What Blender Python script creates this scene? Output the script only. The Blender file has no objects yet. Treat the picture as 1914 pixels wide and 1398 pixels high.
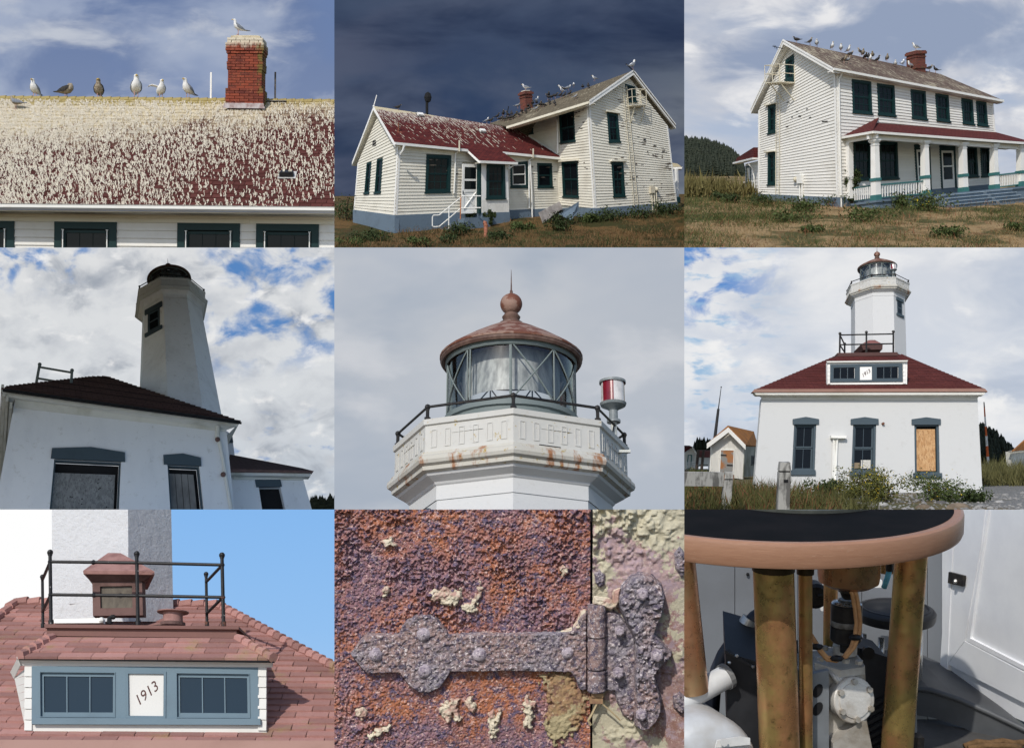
import bpy,bmesh,math,random
import numpy as np
from mathutils import Vector,Matrix,noise as mnoise

# ------------------------------------------------------------------ camera, sky light, sun, exposure
scene = bpy.context.scene
FPX = 2400.0                      # focal length in pixels of a 1914 px wide picture
CX,CY = 957.0,699.0
cam_d = bpy.data.cameras.new('camera')
cam_d.sensor_fit = 'HORIZONTAL'; cam_d.sensor_width = 36.0
cam_d.lens = 36.0*FPX/1914.0
cam_d.clip_start = 0.1; cam_d.clip_end = 3000.0
cam = bpy.data.objects.new('camera',cam_d)
scene.collection.objects.link(cam)
cam.rotation_euler = (math.radians(90),0,0)
scene.camera = cam
SUN_AZ,SUN_EL = math.radians(24),math.radians(45)     # sun behind the viewer, to the left
to_sun = Vector((-math.sin(SUN_AZ)*math.cos(SUN_EL),-math.cos(SUN_AZ)*math.cos(SUN_EL),math.sin(SUN_EL)))
world = bpy.data.worlds.new('World'); scene.world = world; world.use_nodes = True
wn = world.node_tree
sky_n = wn.nodes.new('ShaderNodeTexSky'); sky_n.sky_type = 'NISHITA'; sky_n.sun_disc = False
sky_n.sun_elevation = SUN_EL
sky_n.sun_rotation = math.atan2(to_sun.x,to_sun.y)
wn.nodes['Background'].inputs['Strength'].default_value = 0.15
wn.links.new(sky_n.outputs['Color'],wn.nodes['Background'].inputs['Color'])
sun_d = bpy.data.lights.new('sun','SUN'); sun_d.energy = 3.05; sun_d.angle = math.radians(0.6)
sun_d.color = (1.0,0.955,0.89)
sun = bpy.data.objects.new('sun',sun_d); scene.collection.objects.link(sun)
sun.rotation_euler = to_sun.to_track_quat('Z','Y').to_euler()
vs = scene.view_settings
vs.view_transform = 'Standard'; vs.look = 'None'; vs.exposure = 0.0; vs.gamma = 1.0
vs.use_curve_mapping = False

rnd = random.Random(7)
rng = np.random.default_rng(7)
A = lambda *a: np.array(a,float)
def nrm(v): return v/np.linalg.norm(v)

# ------------------------------------------------------------------ rays, frames, mesh builder
def ray(px,py): return A((px-CX)/FPX,1.0,-(py-CY)/FPX)
def at(px,py,y): return ray(px,py)*y
def on_plane(px,py,p,n):
 d = ray(px,py); return d*(np.dot(p,n)/np.dot(d,n))

class Frame:
 """local axes: X along, Y inward (away from the viewer), Z up; may be slightly skew"""
 def __init__(s,o,X,Y,Z): s.o,s.X,s.Y,s.Z = A(*o),A(*X),A(*Y),A(*Z)
 def P(s,x,y,z): return s.o + x*s.X + y*s.Y + z*s.Z
 def uv(s,px,py,y=0.0):
  d = ray(px,py)
  m = np.column_stack([d,-s.X,-s.Z])
  r = np.linalg.solve(m,s.o + y*s.Y)
  return (r[1],r[2])
 def hit(s,px,py,axis,val):
  """local point where the ray meets the local plane axis=val"""
  d = ray(px,py); M = np.column_stack([s.X,s.Y,s.Z]); Mi = np.linalg.inv(M)
  a = Mi @ d; b = Mi @ (-s.o)
  lam = (val-b[axis])/a[axis]
  return a*lam+b
 def at(s,x,y,z): return Frame(s.P(x,y,z),s.X,s.Y,s.Z)
 def loc(s,w): return np.linalg.inv(np.column_stack([s.X,s.Y,s.Z])) @ (A(*w)-s.o)
def wall_frame(bl,br,tl):
 X = nrm(br-bl); Z = nrm(tl-bl); Y = nrm(np.cross(Z,X))
 return Frame(bl,X,Y,Z)

class MB:
 def __init__(s): s.v,s.f,s.m,s.uv = [],[],[],[]
 def add(s,vs,fs,m=0,uv=None):
  k = len(s.v); s.v += [tuple(p) for p in vs]
  s.f += [tuple(i+k for i in f) for f in fs]; s.m += [m]*len(fs)
  s.uv += list(uv) if uv is not None else [(p[0],p[2]) for p in vs]
  return s
 def hexa(s,p,m=0,uv=None):   # p: 4 bottom ccw, 4 top
  return s.add(p,[(3,2,1,0),(4,5,6,7),(0,1,5,4),(1,2,6,5),(2,3,7,6),(3,0,4,7)],m,uv)
 def box(s,fr,x0,x1,y0,y1,z0,z1,m=0):
  c = [(x0,y0,z0),(x1,y0,z0),(x1,y1,z0),(x0,y1,z0),(x0,y0,z1),(x1,y0,z1),(x1,y1,z1),(x0,y1,z1)]
  return s.hexa([fr.P(*q) for q in c],m,[(q[0],q[2]) for q in c])
 def slab(s,fr,poly,y0,y1,m=0):
  """polygon in (x,z) of the frame pulled from y0 (outer) to y1; y0/y1 number or per-vertex list"""
  n = len(poly)
  ya = y0 if hasattr(y0,'__len__') else [y0]*n
  yb = y1 if hasattr(y1,'__len__') else [y1]*n
  vs = [fr.P(x,ya[i],z) for i,(x,z) in enumerate(poly)]+[fr.P(x,yb[i],z) for i,(x,z) in enumerate(poly)]
  fs = [tuple(range(n)),tuple(range(2*n-1,n-1,-1))]+[(i,i+n,(i+1) % n+n,(i+1) % n) for i in range(n)]
  return s.add(vs,fs,m,list(poly)+list(poly))
 def ring(s,fr,outer,inner,y0,y1,m=0):
  """frame between two quads (x,z) lists of equal length"""
  n = len(outer)
  for i in range(n):
   j = (i+1) % n
   s.slab(fr,[outer[i],outer[j],inner[j],inner[i]],y0,y1,m)
  return s
 def tube(s,pts,r,n=8,m=0,cap=True,closed=False):
  pts = [A(*p) for p in pts]; k = len(pts)
  rs = r if hasattr(r,'__len__') else [r]*k
  vs,fs = [],[]
  ref = None
  for i,p in enumerate(pts):
   a = pts[i-1] if (i > 0 or closed) else pts[i]; b = pts[(i+1) % k] if (i < k-1 or closed) else pts[i]
   t = nrm(b-a)
   if ref is None:
    ref = A(0,0,1) if abs(t[2]) < .9 else A(1,0,0)
   u = ref-t*np.dot(ref,t); u = nrm(u); w = np.cross(t,u); ref = u
   for q in range(n):
    an = 2*math.pi*q/n
    vs.append(p+rs[i]*(math.cos(an)*u+math.sin(an)*w))
  for i in range(k-1 if not closed else k):
   i2 = (i+1) % k
   for q in range(n):
    q2 = (q+1) % n
    fs.append((i*n+q,i*n+q2,i2*n+q2,i2*n+q))
  if cap and not closed:
   fs.append(tuple(range(n-1,-1,-1))); fs.append(tuple((k-1)*n+q for q in range(n)))
  return s.add(vs,fs,m)
 def lathe(s,fr,prof,n=24,a0=0.0,a1=2*math.pi,m=0,sq=None):
  full = abs(a1-a0-2*math.pi) < 1e-6
  cols = n if full else n+1
  vs,fs,uv = [],[],[]
  for j in range(cols):
   an = a0+(a1-a0)*j/n
   for (r,z) in prof:
    vs.append(fr.P(r*math.cos(an),r*math.sin(an),z)); uv.append((an,z))
  k = len(prof)
  for j in range(n):
   j2 = (j+1) % cols
   for i in range(k-1):
    fs.append((j*k+i,j2*k+i,j2*k+i+1,j*k+i+1))
  return s.add(vs,fs,m,uv)
 def ball(s,c,r,n=10,m=0,sc=(1,1,1)):
  fr = Frame(c,(sc[0],0,0),(0,sc[1],0),(0,0,sc[2]))
  k = max(4,n//2)
  return s.lathe(fr,[(max(1e-4,r*math.sin(math.pi*i/k)),-r*math.cos(math.pi*i/k)) for i in range(k+1)],n,m=m)
 def build(s,name,mats,parent=None,org=None,smooth=False,auto=None):
  me = bpy.data.meshes.new(name)
  if org is None:
   org = A(*parent['_o']) if parent is not None and '_o' in parent else (np.mean(A(*s.v),axis=0) if s.v else A(0,0,0))
  org = A(*org)
  V = np.array(s.v,float).reshape(-1,3)-org
  me.from_pydata(V.tolist(),[],s.f)
  if not isinstance(mats,(list,tuple)): mats = [mats]
  for mm in mats: me.materials.append(mm)
  me.polygons.foreach_set('material_index',s.m)
  ul = me.uv_layers.new(name='UVMap')
  li = np.zeros(len(me.loops),dtype=np.int32); me.loops.foreach_get('vertex_index',li)
  ul.data.foreach_set('uv',np.array(s.uv,dtype=np.float32)[li].ravel())
  if smooth: me.polygons.foreach_set('use_smooth',[True]*len(me.polygons))
  me.validate(); me.update()
  if smooth and auto: me.set_sharp_from_angle(angle=math.radians(auto))
  return link(name,me,parent,org)

PANEL = []          # every object of the panel being built
def link(name,data,parent=None,org=(0,0,0)):
 o = bpy.data.objects.new(name,data); scene.collection.objects.link(o)
 o['_o'] = [float(c) for c in org]
 if parent is not None:
  o.parent = parent
  o.location = Vector(org)-Vector(parent['_o'])
 else:
  o.location = Vector(org)
 PANEL.append(o)
 return o
def tag(o,label=None,cat=None,group=None,kind=None):
 if label: o['label'] = label
 if cat: o['category'] = cat
 if group: o['group'] = group
 if kind: o['kind'] = kind
 return o
def thing(name,label,cat,org,group=None):
 return tag(link(name,None,None,org),label,cat,group)
def copy_piece(src,parent,org,scale=None):
 o = src.copy(); scene.collection.objects.link(o); o.parent = parent
 o['_o'] = [float(c) for c in org]
 o.location = Vector(org)-Vector(parent['_o']); PANEL.append(o)
 return o

def clip_poly(poly,p,n):
 """keep the part of a 2d polygon where (q-p).n >= 0"""
 out = []
 for i in range(len(poly)):
  a,b = A(*poly[i]),A(*poly[(i+1) % len(poly)])
  da,db = np.dot(a-p,n),np.dot(b-p,n)
  if da >= 0: out.append(tuple(a))
  if da*db < 0: out.append(tuple(a+(b-a)*da/(da-db)))
 return out
def area2(poly):
 return abs(sum(poly[i][0]*poly[(i+1) % len(poly)][1]-poly[(i+1) % len(poly)][0]*poly[i][1] for i in range(len(poly))))/2

def finish_panel(x0,y0,x1,y1,size=1.0):
 """cut everything of this panel at the edges of its display bay"""
 global PANEL
 if size != 1.0:                     # the whole diorama built as a smaller model
  for o in PANEL:
   if o.parent is None: o.matrix_world = Matrix.Scale(size,4) @ o.matrix_basis
 bpy.context.view_layer.update()
 planes = [(Vector((1,-(x0-CX)/FPX,0)),0),(Vector((-1,(x1-CX)/FPX,0)),0),
   (Vector((0,(CY-y0)/FPX,-1)),0),(Vector((0,-(CY-y1)/FPX,1)),0)]
 dead = []
 for o in PANEL:
  if o.type != 'MESH': continue
  me = o.data; n = len(me.vertices)
  if n == 0: dead.append(o); continue
  co = np.zeros(n*3,dtype=np.float32); me.vertices.foreach_get('co',co); co = co.reshape(-1,3)
  mw = np.array(o.matrix_world)
  w = co @ mw[:3,:3].T+mw[:3,3]
  gone = False; cut = []
  for pl,_ in planes:
   d = w @ np.array(pl)
   if d.max() <= 1e-6: gone = True; break
   if d.min() < -1e-6: cut.append(pl)
  if gone: dead.append(o); continue
  if cut:
   if me.users > 1: me = me.copy(); o.data = me
   bm = bmesh.new(); bm.from_mesh(me)
   inv = o.matrix_world.inverted()
   for pl in cut:
    pc = inv @ Vector((0,0,0)); pn = o.matrix_world.to_3x3().transposed() @ pl
    bmesh.ops.bisect_plane(bm,geom=bm.verts[:]+bm.edges[:]+bm.faces[:],plane_co=pc,plane_no=pn.normalized(),clear_inner=True,dist=1e-6)
   if len(bm.faces) == 0: bm.free(); dead.append(o); continue
   bm.to_mesh(me); bm.free()
 for o in dead:
  PANEL.remove(o)
  for ch in list(o.children):
   if ch in PANEL and ch not in dead:
    mwx = ch.matrix_world.copy(); ch.parent = o.parent; ch.matrix_world = mwx
  bpy.data.objects.remove(o)
 for o in [q for q in PANEL if q.type == 'EMPTY' and not q.children]:
  PANEL.remove(o); bpy.data.objects.remove(o)
 for o in PANEL:
  if '_o' in o: del o['_o']
 PANEL = []

# ------------------------------------------------------------------ materials
def new_mat(name):
 m = bpy.data.materials.new(name); m.use_nodes = True
 nt = m.node_tree; b = nt.nodes['Principled BSDF']
 return m,nt,b
class N:
 """small node helper"""
 def __init__(s,nt): s.nt = nt
 def node(s,t,**kw):
  n = s.nt.nodes.new(t)
  for k,v in kw.items(): setattr(n,k,v)
  return n
 def put(s,sock,v):
  if hasattr(v,'is_linked') or isinstance(v,bpy.types.NodeSocket): s.nt.links.new(v,sock)
  else: sock.default_value = v
 def math(s,op,a,b=0.0,clamp=False):
  n = s.node('ShaderNodeMath',operation=op,use_clamp=clamp); s.put(n.inputs[0],a); s.put(n.inputs[1],b); return n.outputs[0]
 def mix(s,f,a,b):
  n = s.node('ShaderNodeMix',data_type='RGBA')
  s.put(n.inputs[0],f); s.put(n.inputs[6],col(a)); s.put(n.inputs[7],col(b)); return n.outputs[2]
 def ramp(s,v,lo,hi,a=0.0,b=1.0):
  n = s.node('ShaderNodeMapRange',clamp=True,interpolation_type='SMOOTHSTEP'); s.put(n.inputs[0],v)
  for i,q in enumerate((lo,hi,a,b)): s.put(n.inputs[i+1],q)
  return n.outputs[0]
 def pos(s): return s.node('ShaderNodeNewGeometry').outputs['Position']
 def uv(s): return s.node('ShaderNodeTexCoord').outputs['UV']
 def map(s,v,sc=(1,1,1),loc=(0,0,0),rot=(0,0,0)):
  n = s.node('ShaderNodeMapping'); s.put(n.inputs[0],v); n.inputs['Scale'].default_value = sc; n.inputs['Location'].default_value = loc; n.inputs['Rotation'].default_value = rot
  return n.outputs[0]
 def noise(s,v,scale,detail=4.0,rough=.55,dist=0.0,out='Fac'):
  n = s.node('ShaderNodeTexNoise'); s.put(n.inputs['Vector'],v); n.inputs['Scale'].default_value = scale
  n.inputs['Detail'].default_value = detail; n.inputs['Roughness'].default_value = rough; n.inputs['Distortion'].default_value = dist
  return n.outputs[out]
 def voro(s,v,scale,feat='F1',out='Distance',rand=1.0):
  n = s.node('ShaderNodeTexVoronoi',feature=feat); s.put(n.inputs['Vector'],v); n.inputs['Scale'].default_value = scale; n.inputs['Randomness'].default_value = rand
  return n.outputs[out]
 def bump(s,h,strength=.3,dist=.02):
  n = s.node('ShaderNodeBump'); s.put(n.inputs['Height'],h); n.inputs['Strength'].default_value = strength; n.inputs['Distance'].default_value = dist
  return n.outputs[0]
 def rand(s): return s.node('ShaderNodeObjectInfo').outputs['Random']
 def xyz(s,v):
  n = s.node('ShaderNodeSeparateXYZ'); s.put(n.inputs[0],v); return n.outputs
def col(c):
 if isinstance(c,(tuple,list)): return (c[0],c[1],c[2],1.0)
 return c
def plain(name,c,c2=None,scale=3.0,rough=.7,metal=0.0,bump=.0,bscale=20.0,sc=(1,1,1),obj_var=0.0,lo=.35,hi=.7,spec=.3,bdist=.02,transmission=0.0):
 m,nt,b = new_mat(name); h = N(nt)
 v = h.map(h.pos(),sc)
 c2 = c2 or tuple(q*.75 for q in c)
 f = h.ramp(h.noise(v,scale,6,.6),lo,hi)
 cc = h.mix(f,c,c2)
 if obj_var:
  k = h.math('MULTIPLY_ADD',h.rand(),obj_var); k.node.inputs[2].default_value = 1-obj_var/2
  n = nt.nodes.new('ShaderNodeVectorMath'); n.operation = 'SCALE'; h.put(n.inputs[0],cc); h.put(n.inputs['Scale'],k); cc = n.outputs[0]
 nt.links.new(cc,b.inputs['Base Color'])
 b.inputs['Roughness'].default_value = rough; b.inputs['Metallic'].default_value = metal
 b.inputs['Specular IOR Level'].default_value = spec
 if bump: nt.links.new(h.bump(h.noise(v,bscale,5,.65),bump,bdist),b.inputs['Normal'])
 return m
def worn_paint(name,paint,bare,amount=.5,scale=2.0,stretch=(1,1,4),grime=(.45,.42,.34),gamt=.3,rough=.6,obj_var=.06):
 """old paint: streaky grime and flaked patches"""
 m,nt,b = new_mat(name); h = N(nt)
 p = h.pos(); v = h.map(p,stretch)
 g = h.ramp(h.noise(p,scale*.35,6,.6),.45,.85)
 g2 = h.math('MULTIPLY',g,gamt)
 c = h.mix(g2,paint,grime)
 fl = h.noise(v,scale,9,.72)
 f = h.ramp(fl,1-amount*.55,1-amount*.55+.03)
 c = h.mix(f,c,bare)
 k = h.math('MULTIPLY_ADD',h.rand(),obj_var); k.node.inputs[2].default_value = 1-obj_var/2
 n = nt.nodes.new('ShaderNodeVectorMath'); n.operation = 'SCALE'; h.put(n.inputs[0],c); h.put(n.inputs['Scale'],k)
 nt.links.new(n.outputs[0],b.inputs['Base Color'])
 b.inputs['Roughness'].default_value = rough; b.inputs['Specular IOR Level'].default_value = .25
 nt.links.new(h.bump(h.math('SUBTRACT',h.noise(p,scale*9,4,.6),h.math('MULTIPLY',f,.8)),.25,.01),b.inputs['Normal'])
 return m
def glass_dark(name,c=(.012,.014,.016),rough=.12):
 m,nt,b = new_mat(name); h = N(nt)
 b.inputs['Base Color'].default_value = col(c); b.inputs['Roughness'].default_value = rough
 b.inputs['Specular IOR Level'].default_value = .18
 nt.links.new(h.bump(h.noise(h.pos(),1.5,2,.5),.05,.05),b.inputs['Normal'])
 return m

def emit_mat(name,build):
 m,nt,b = new_mat(name); h = N(nt)
 nt.nodes.remove(b)
 e = nt.nodes.new('ShaderNodeEmission'); out = nt.nodes['Material Output']
 c = build(h); h.put(e.inputs['Color'],c); nt.links.new(e.outputs[0],out.inputs['Surface'])
 return m
def clouds(h,layers,base,uvsc=(1,1,1)):
 """layers: (scale, stretch, offset, lo, hi, colour, detail, dist, mask)"""
 v = h.uv(); c = base(h,v) if callable(base) else col(base)
 for L in layers:
  sc,st,off,lo,hi,cc,det,di = L[:8]
  f = h.ramp(h.noise(h.map(v,(st[0],st[1],1),(off[0],off[1],off[2])),sc,det,L[9] if len(L) > 9 else .55,di),lo,hi)
  if len(L) > 8 and L[8]: f = h.math('MULTIPLY',f,L[8](h,v))
  c = h.mix(f,c,cc)
 return c
def vgrad(stops):
 def fn(h,v):
  n = h.node('ShaderNodeValToRGB'); h.put(n.inputs[0],h.xyz(v)[1])
  e = n.color_ramp.elements
  while len(e) > 1: e.remove(e[0])
  e[0].position = stops[0][0]; e[0].color = col(stops[0][1])
  for p,c in stops[1:]:
   q = e.new(p); q.color = col(c)
  return n.outputs[0]
 return fn
def S(r,g,b):   # 8 bit display colour to linear
 f = lambda q: (q/255/12.92 if q <= 10 else ((q/255+.055)/1.055)**2.4)
 return (f(r),f(g),f(b))
def sky_board(rect,depth,mat,pad=(0,0,0,0)):
 """backdrop of sky; uv runs 0..1 over the bay, v up, u scaled by the aspect"""
 x0,y0,x1,y1 = rect
 X0,Y0,X1,Y1 = x0-pad[0],y0-pad[1],x1+pad[2],y1+pad[3]
 asp = (x1-x0)/(y1-y0)
 mb = MB()
 pts = [(X0,Y1),(X1,Y1),(X1,Y0),(X0,Y0)]
 mb.add([at(px,py,depth) for px,py in pts],[(0,1,2,3)],0,[((px-x0)/(x1-x0)*asp,(y1-py)/(y1-y0)) for px,py in pts])
 o = mb.build('sky',mat); o['kind'] = 'structure'; return o

# ------------------------------------------------------------------ shared colours
M = {}
M['white_siding'] = worn_paint('white_siding',(.74,.72,.665),(.30,.25,.19),.47,1.6,(1,1,5),(.46,.42,.33),.55)
M['white_trim'] = worn_paint('white_trim',(.80,.785,.74),(.36,.31,.25),.36,3.0,(1,1,1),(.5,.47,.4),.45)
M['cream_trim'] = worn_paint('cream_trim',(.70,.655,.53),(.33,.26,.17),.45,3.0,(1,1,1),(.42,.37,.25),.6)
M['green_trim'] = worn_paint('green_trim',(.006,.030,.030),(.04,.06,.055),.34,5.0,(1,1,1),(.006,.018,.018),.4,.5)
M['dark_gap'] = plain('dark_gap',(.012,.012,.013),rough=.9)
M['pane'] = glass_dark('pane',(.006,.008,.010))
M['stone_blue'] = worn_paint('stone_blue',(.13,.175,.22),(.30,.31,.31),.40,3.0,(1,1,1),(.08,.10,.12),.6,.75)
M['steel_cream'] = worn_paint('steel_cream',(.62,.57,.44),(.22,.10,.05),.5,5.0,(1,1,1),(.4,.3,.2),.5)
M['white_metal'] = worn_paint('white_metal',(.78,.77,.72),(.26,.13,.06),.42,6.0,(1,1,1),(.5,.42,.3),.3,.45)
M['gull_white'] = plain('gull_white',(.80,.79,.76),(.66,.65,.62),14,.8)
M['gull_grey'] = plain('gull_grey',(.22,.235,.26),(.15,.16,.18),18,.8)
M['gull_brown'] = plain('gull_brown',(.20,.155,.105),(.36,.31,.24),26,.85,lo=.42,hi=.58)
M['gull_dark'] = plain('gull_dark',(.022,.020,.019),(.05,.045,.04),20,.85)
M['beak'] = plain('beak',(.62,.42,.08),rough=.5)
M['leg_pink'] = plain('leg_pink',(.50,.30,.26),rough=.6)

# ------------------------------------------------------------------ gulls: one swept body, folded or raised wings, legs, beak
def gull_parts(pose='stand',heavy=1.0):
 """body rings: (x forward, z, half width, half height)"""
 if pose == 'preen':
  R = [(-.30,.20,.006,.006),(-.24,.205,.035,.018),(-.15,.215,.07,.055),(-.04,.225,.095,.09),(.07,.24,.092,.095),(.14,.275,.07,.07),
   (.16,.315,.045,.045),(.145,.345,.042,.042),(.10,.35,.040,.036),(.055,.335,.022,.022),(.02,.315,.010,.010),(-.01,.30,.004,.004)]
 elif pose == 'tall':
  R = [(-.26,.14,.006,.006),(-.20,.16,.035,.018),(-.12,.19,.068,.055),(-.03,.225,.092,.085),(.05,.275,.088,.082),(.085,.335,.062,.058),
   (.09,.385,.043,.043),(.095,.425,.044,.044),(.115,.452,.042,.036),(.15,.452,.020,.018),(.18,.445,.010,.011),(.205,.436,.003,.004)]
 else:
  R = [(-.31,.175,.006,.006),(-.24,.19,.035,.018),(-.15,.205,.07,.055),(-.04,.22,.095,.085),(.07,.245,.09,.085),(.125,.295,.062,.06),
   (.14,.34,.043,.043),(.15,.375,.044,.044),(.17,.395,.042,.036),(.205,.393,.020,.018),(.235,.386,.010,.011),(.26,.376,.003,.004)]
 return R
GULL_MESH = {}
def gull_mesh(pose,kind,raised):
 key = (pose,kind,raised)
 if key in GULL_MESH: return GULL_MESH[key]
 mats = {'white': ('gull_white','gull_grey'),'brown': ('gull_brown','gull_dark'),'dark': ('gull_dark','gull_dark'),'young': ('gull_brown','gull_grey')}[kind]
 R = gull_parts(pose); n = 10
 vs,fs,ms = [],[],[]
 for i,(x,z,w,hh) in enumerate(R):
  a,b = R[max(0,i-1)],R[min(len(R)-1,i+1)]
  t = nrm(A(b[0]-a[0],0,b[1]-a[1])); up = A(-t[2],0,t[0])
  for q in range(n):
   an = 2*math.pi*q/n
   vs.append(A(x,0,z)+A(0,1,0)*w*math.cos(an)+up*hh*math.sin(an))
 beak0 = len(R)-4
 for i in range(len(R)-1):
  for q in range(n):
   fs.append((i*n+q,i*n+(q+1) % n,(i+1)*n+(q+1) % n,(i+1)*n+q)); ms.append(2 if i >= beak0+1 else 0)
 fs += [tuple(range(n-1,-1,-1)),tuple((len(R)-1)*n+q for q in range(n))]; ms += [0,2]
 out = {}
 def mesh(nm,vs,fs,ms,mm):
  me = bpy.data.meshes.new(nm); me.from_pydata([tuple(v) for v in vs],[],fs)
  for k in mm: me.materials.append(M[k])
  me.polygons.foreach_set('material_index',ms); me.polygons.foreach_set('use_smooth',[True]*len(fs)); me.update(); return me
 vs = [v*A(1,1.15,1) for v in vs]
 out['body'] = mesh('body',vs,fs,ms,[mats[0],mats[1],'beak'])
 # folded wings: curved shells on the flanks with a pointed tip over the tail
 for sgn in (-1,1):
  mb = MB()
  if raised and sgn == raised:
   L = [(.07,.30,.06),(.03,.33,.14),(-.02,.35,.21),(-.10,.33,.27)]
   pts = []
   for (x,z,y) in L: pts += [A(x,sgn*y,z),A(x-.11,sgn*y,z-.02)]
   vs2 = pts+[p+A(0,0,.012) for p in pts]; k = len(pts)
   f2 = []
   for i in range(0,k-2,2):
    f2 += [(i,i+2,i+3,i+1),(k+i,k+i+1,k+i+3,k+i+2),(i,k+i,k+i+2,i+2),(i+1,i+3,k+i+3,k+i+1)]
   out['wing%d' % sgn] = mesh('wing',vs2,f2,[0]*len(f2),[mats[0]])
  else:
   body = [r for r in R if r[0] > -.26][:5]
   vs2,f2 = [],[]
   rows = [(-.36,R[0][1]+.012,.012,.015)]+[(r[0],r[1],r[2],r[3]) for r in body]
   for i,(x,z,w,hh) in enumerate(rows):
    for q in range(5):
     an = math.radians(80-q*27)
     k = 1.10 if i else 1.0
     taper = 1 if i < len(rows)-1 else .55
     vs2.append(A(x,sgn*w*k*math.cos(an)*1.18,z+hh*k*math.sin(an)*taper+.004))
   for i in range(len(rows)-1):
    for q in range(4):
     f2.append((i*5+q,i*5+q+1,(i+1)*5+q+1,(i+1)*5+q))
   out['wing%d' % sgn] = mesh('wing',vs2,f2,[0]*len(f2),[mats[1]])
  mb = MB()
  mb.tube([(.0,sgn*.035,.17),(.005,sgn*.035,.08),(.0,sgn*.035,.0)],[.012,.007,.007],5)
  mb.tube([(-.01,sgn*.035,.004),(.055,sgn*.045,.004)],[.008,.012],4)
  out['leg%d' % sgn] = mesh('leg',mb.v,mb.f,[0]*len(mb.f),['leg_pink'])
 GULL_MESH[key] = out
 return out
def gull(w,heading,kind,label,group,pose='stand',scale=1.0,raised=0,up=(0,0,1),tilt=0.0,simple=False,name='gull'):
 """w: world point under the feet; heading in degrees, 0 = towards the right, -90 = towards the viewer"""
 t = link(name,None,None,w); tag(t,label,'gull',group)
 z = Vector(up).normalized(); x = Vector((math.cos(math.radians(heading)),math.sin(math.radians(heading)),0))
 x = (x-z*x.dot(z)).normalized(); y = z.cross(x)
 t.matrix_world = Matrix.Translation(Vector(w)) @ Matrix((x,y,z)).transposed().to_4x4() @ Matrix.Rotation(math.radians(tilt),4,'Y') @ Matrix.Scale(scale,4)
 gm = gull_mesh(pose,kind,raised)
 for k,me in gm.items():
  nm = ''.join(c for c in k if c.isalpha())
  o = bpy.data.objects.new(nm,me); scene.collection.objects.link(o); o.parent = t; PANEL.append(o)
 return t

# ------------------------------------------------------------------ siding, windows, leaves
BOARDS = []
def siding(fr,poly,n,zlo,zhi,openings=(),depth=.022,mat='white_siding',keep=True):
 """clapboards over polygon (x,z); zlo/zhi: functions x -> z of the lowest and highest board line; openings: quads bl,br,tr,tl"""
 xs = [p[0] for p in poly]; xa,xb = min(xs)-.5,max(xs)+.5
 for i in range(n):
  a0,a1 = i/n,(i+1)/n
  L = lambda x,a: zlo(x)+(zhi(x)-zlo(x))*a
  p0,p1 = A(xa,L(xa,a0)),A(xb,L(xb,a0)); q0,q1 = A(xa,L(xa,a1)),A(xb,L(xb,a1))
  d = nrm(p1-p0); e = nrm(q1-q0)
  pol = clip_poly(poly,p0,A(-d[1],d[0]))
  if len(pol) < 3: continue
  pol = clip_poly(pol,q0,A(e[1],-e[0]))
  if len(pol) < 3: continue
  pieces = [pol]
  for o in openings:
   bl,br,tr,tl = [A(*q) for q in o]
   nxt = []
   for pc in pieces:
    xm = np.mean([q[0] for q in pc])
    mid = (L((bl[0]+br[0])/2,a0)+L((bl[0]+br[0])/2,a1))/2
    if mid < (bl[1]+br[1])/2 or mid > (tl[1]+tr[1])/2: nxt.append(pc); continue
    dl = nrm(tl-bl); l = clip_poly(pc,bl,A(-dl[1],dl[0])); dr = nrm(tr-br); r = clip_poly(pc,br,A(dr[1],-dr[0]))
    if len(l) > 2 and area2(l) > 1e-4: nxt.append(l)
    if len(r) > 2 and area2(r) > 1e-4: nxt.append(r)
   pieces = nxt
  for pc in pieces:
   ys = []
   for (x,z) in pc:
    k = (z-L(x,a0))/max(1e-6,L(x,a1)-L(x,a0)); ys.append(-depth*(1-k)-.004)
   mb = MB().slab(fr,pc,ys,.012)
   BOARDS.append((area2(pc),mb,mat))
def flush_boards(parent,limit=300,name='board'):
 global BOARDS
 BOARDS.sort(key=lambda b: -b[0])
 rest = {}
 for i,(a,mb,mat) in enumerate(BOARDS):
  if i < limit: mb.build(name,M[mat],parent)
  else:
   r = rest.setdefault(mat,MB()); r.add(mb.v,mb.f,0,mb.uv)
 for mat,r in rest.items(): tag(r.build(name,M[mat],parent),kind='stuff')
 BOARDS = []
def lerp2(a,b,t): return (a[0]+(b[0]-a[0])*t,a[1]+(b[1]-a[1])*t)
def inset(q,l,b,r=None,t=None):
 r = l if r is None else r; t = b if t is None else t
 bl,br,tr,tl = q
 def mid(u,v): return lerp2(lerp2(bl,br,u),lerp2(tl,tr,u),v)
 w = math.hypot(br[0]-bl[0],br[1]-bl[1]); h = math.hypot(tl[0]-bl[0],tl[1]-bl[1])
 return [mid(l/w,b/h),mid(1-r/w,b/h),mid(1-r/w,1-t/h),mid(l/w,1-t/h)]
def sub(q,u0,u1,v0,v1):
 bl,br,tr,tl = q
 def mid(u,v): return lerp2(lerp2(bl,br,u),lerp2(tl,tr,u),v)
 return [mid(u0,v0),mid(u1,v0),mid(u1,v1),mid(u0,v1)]
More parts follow.
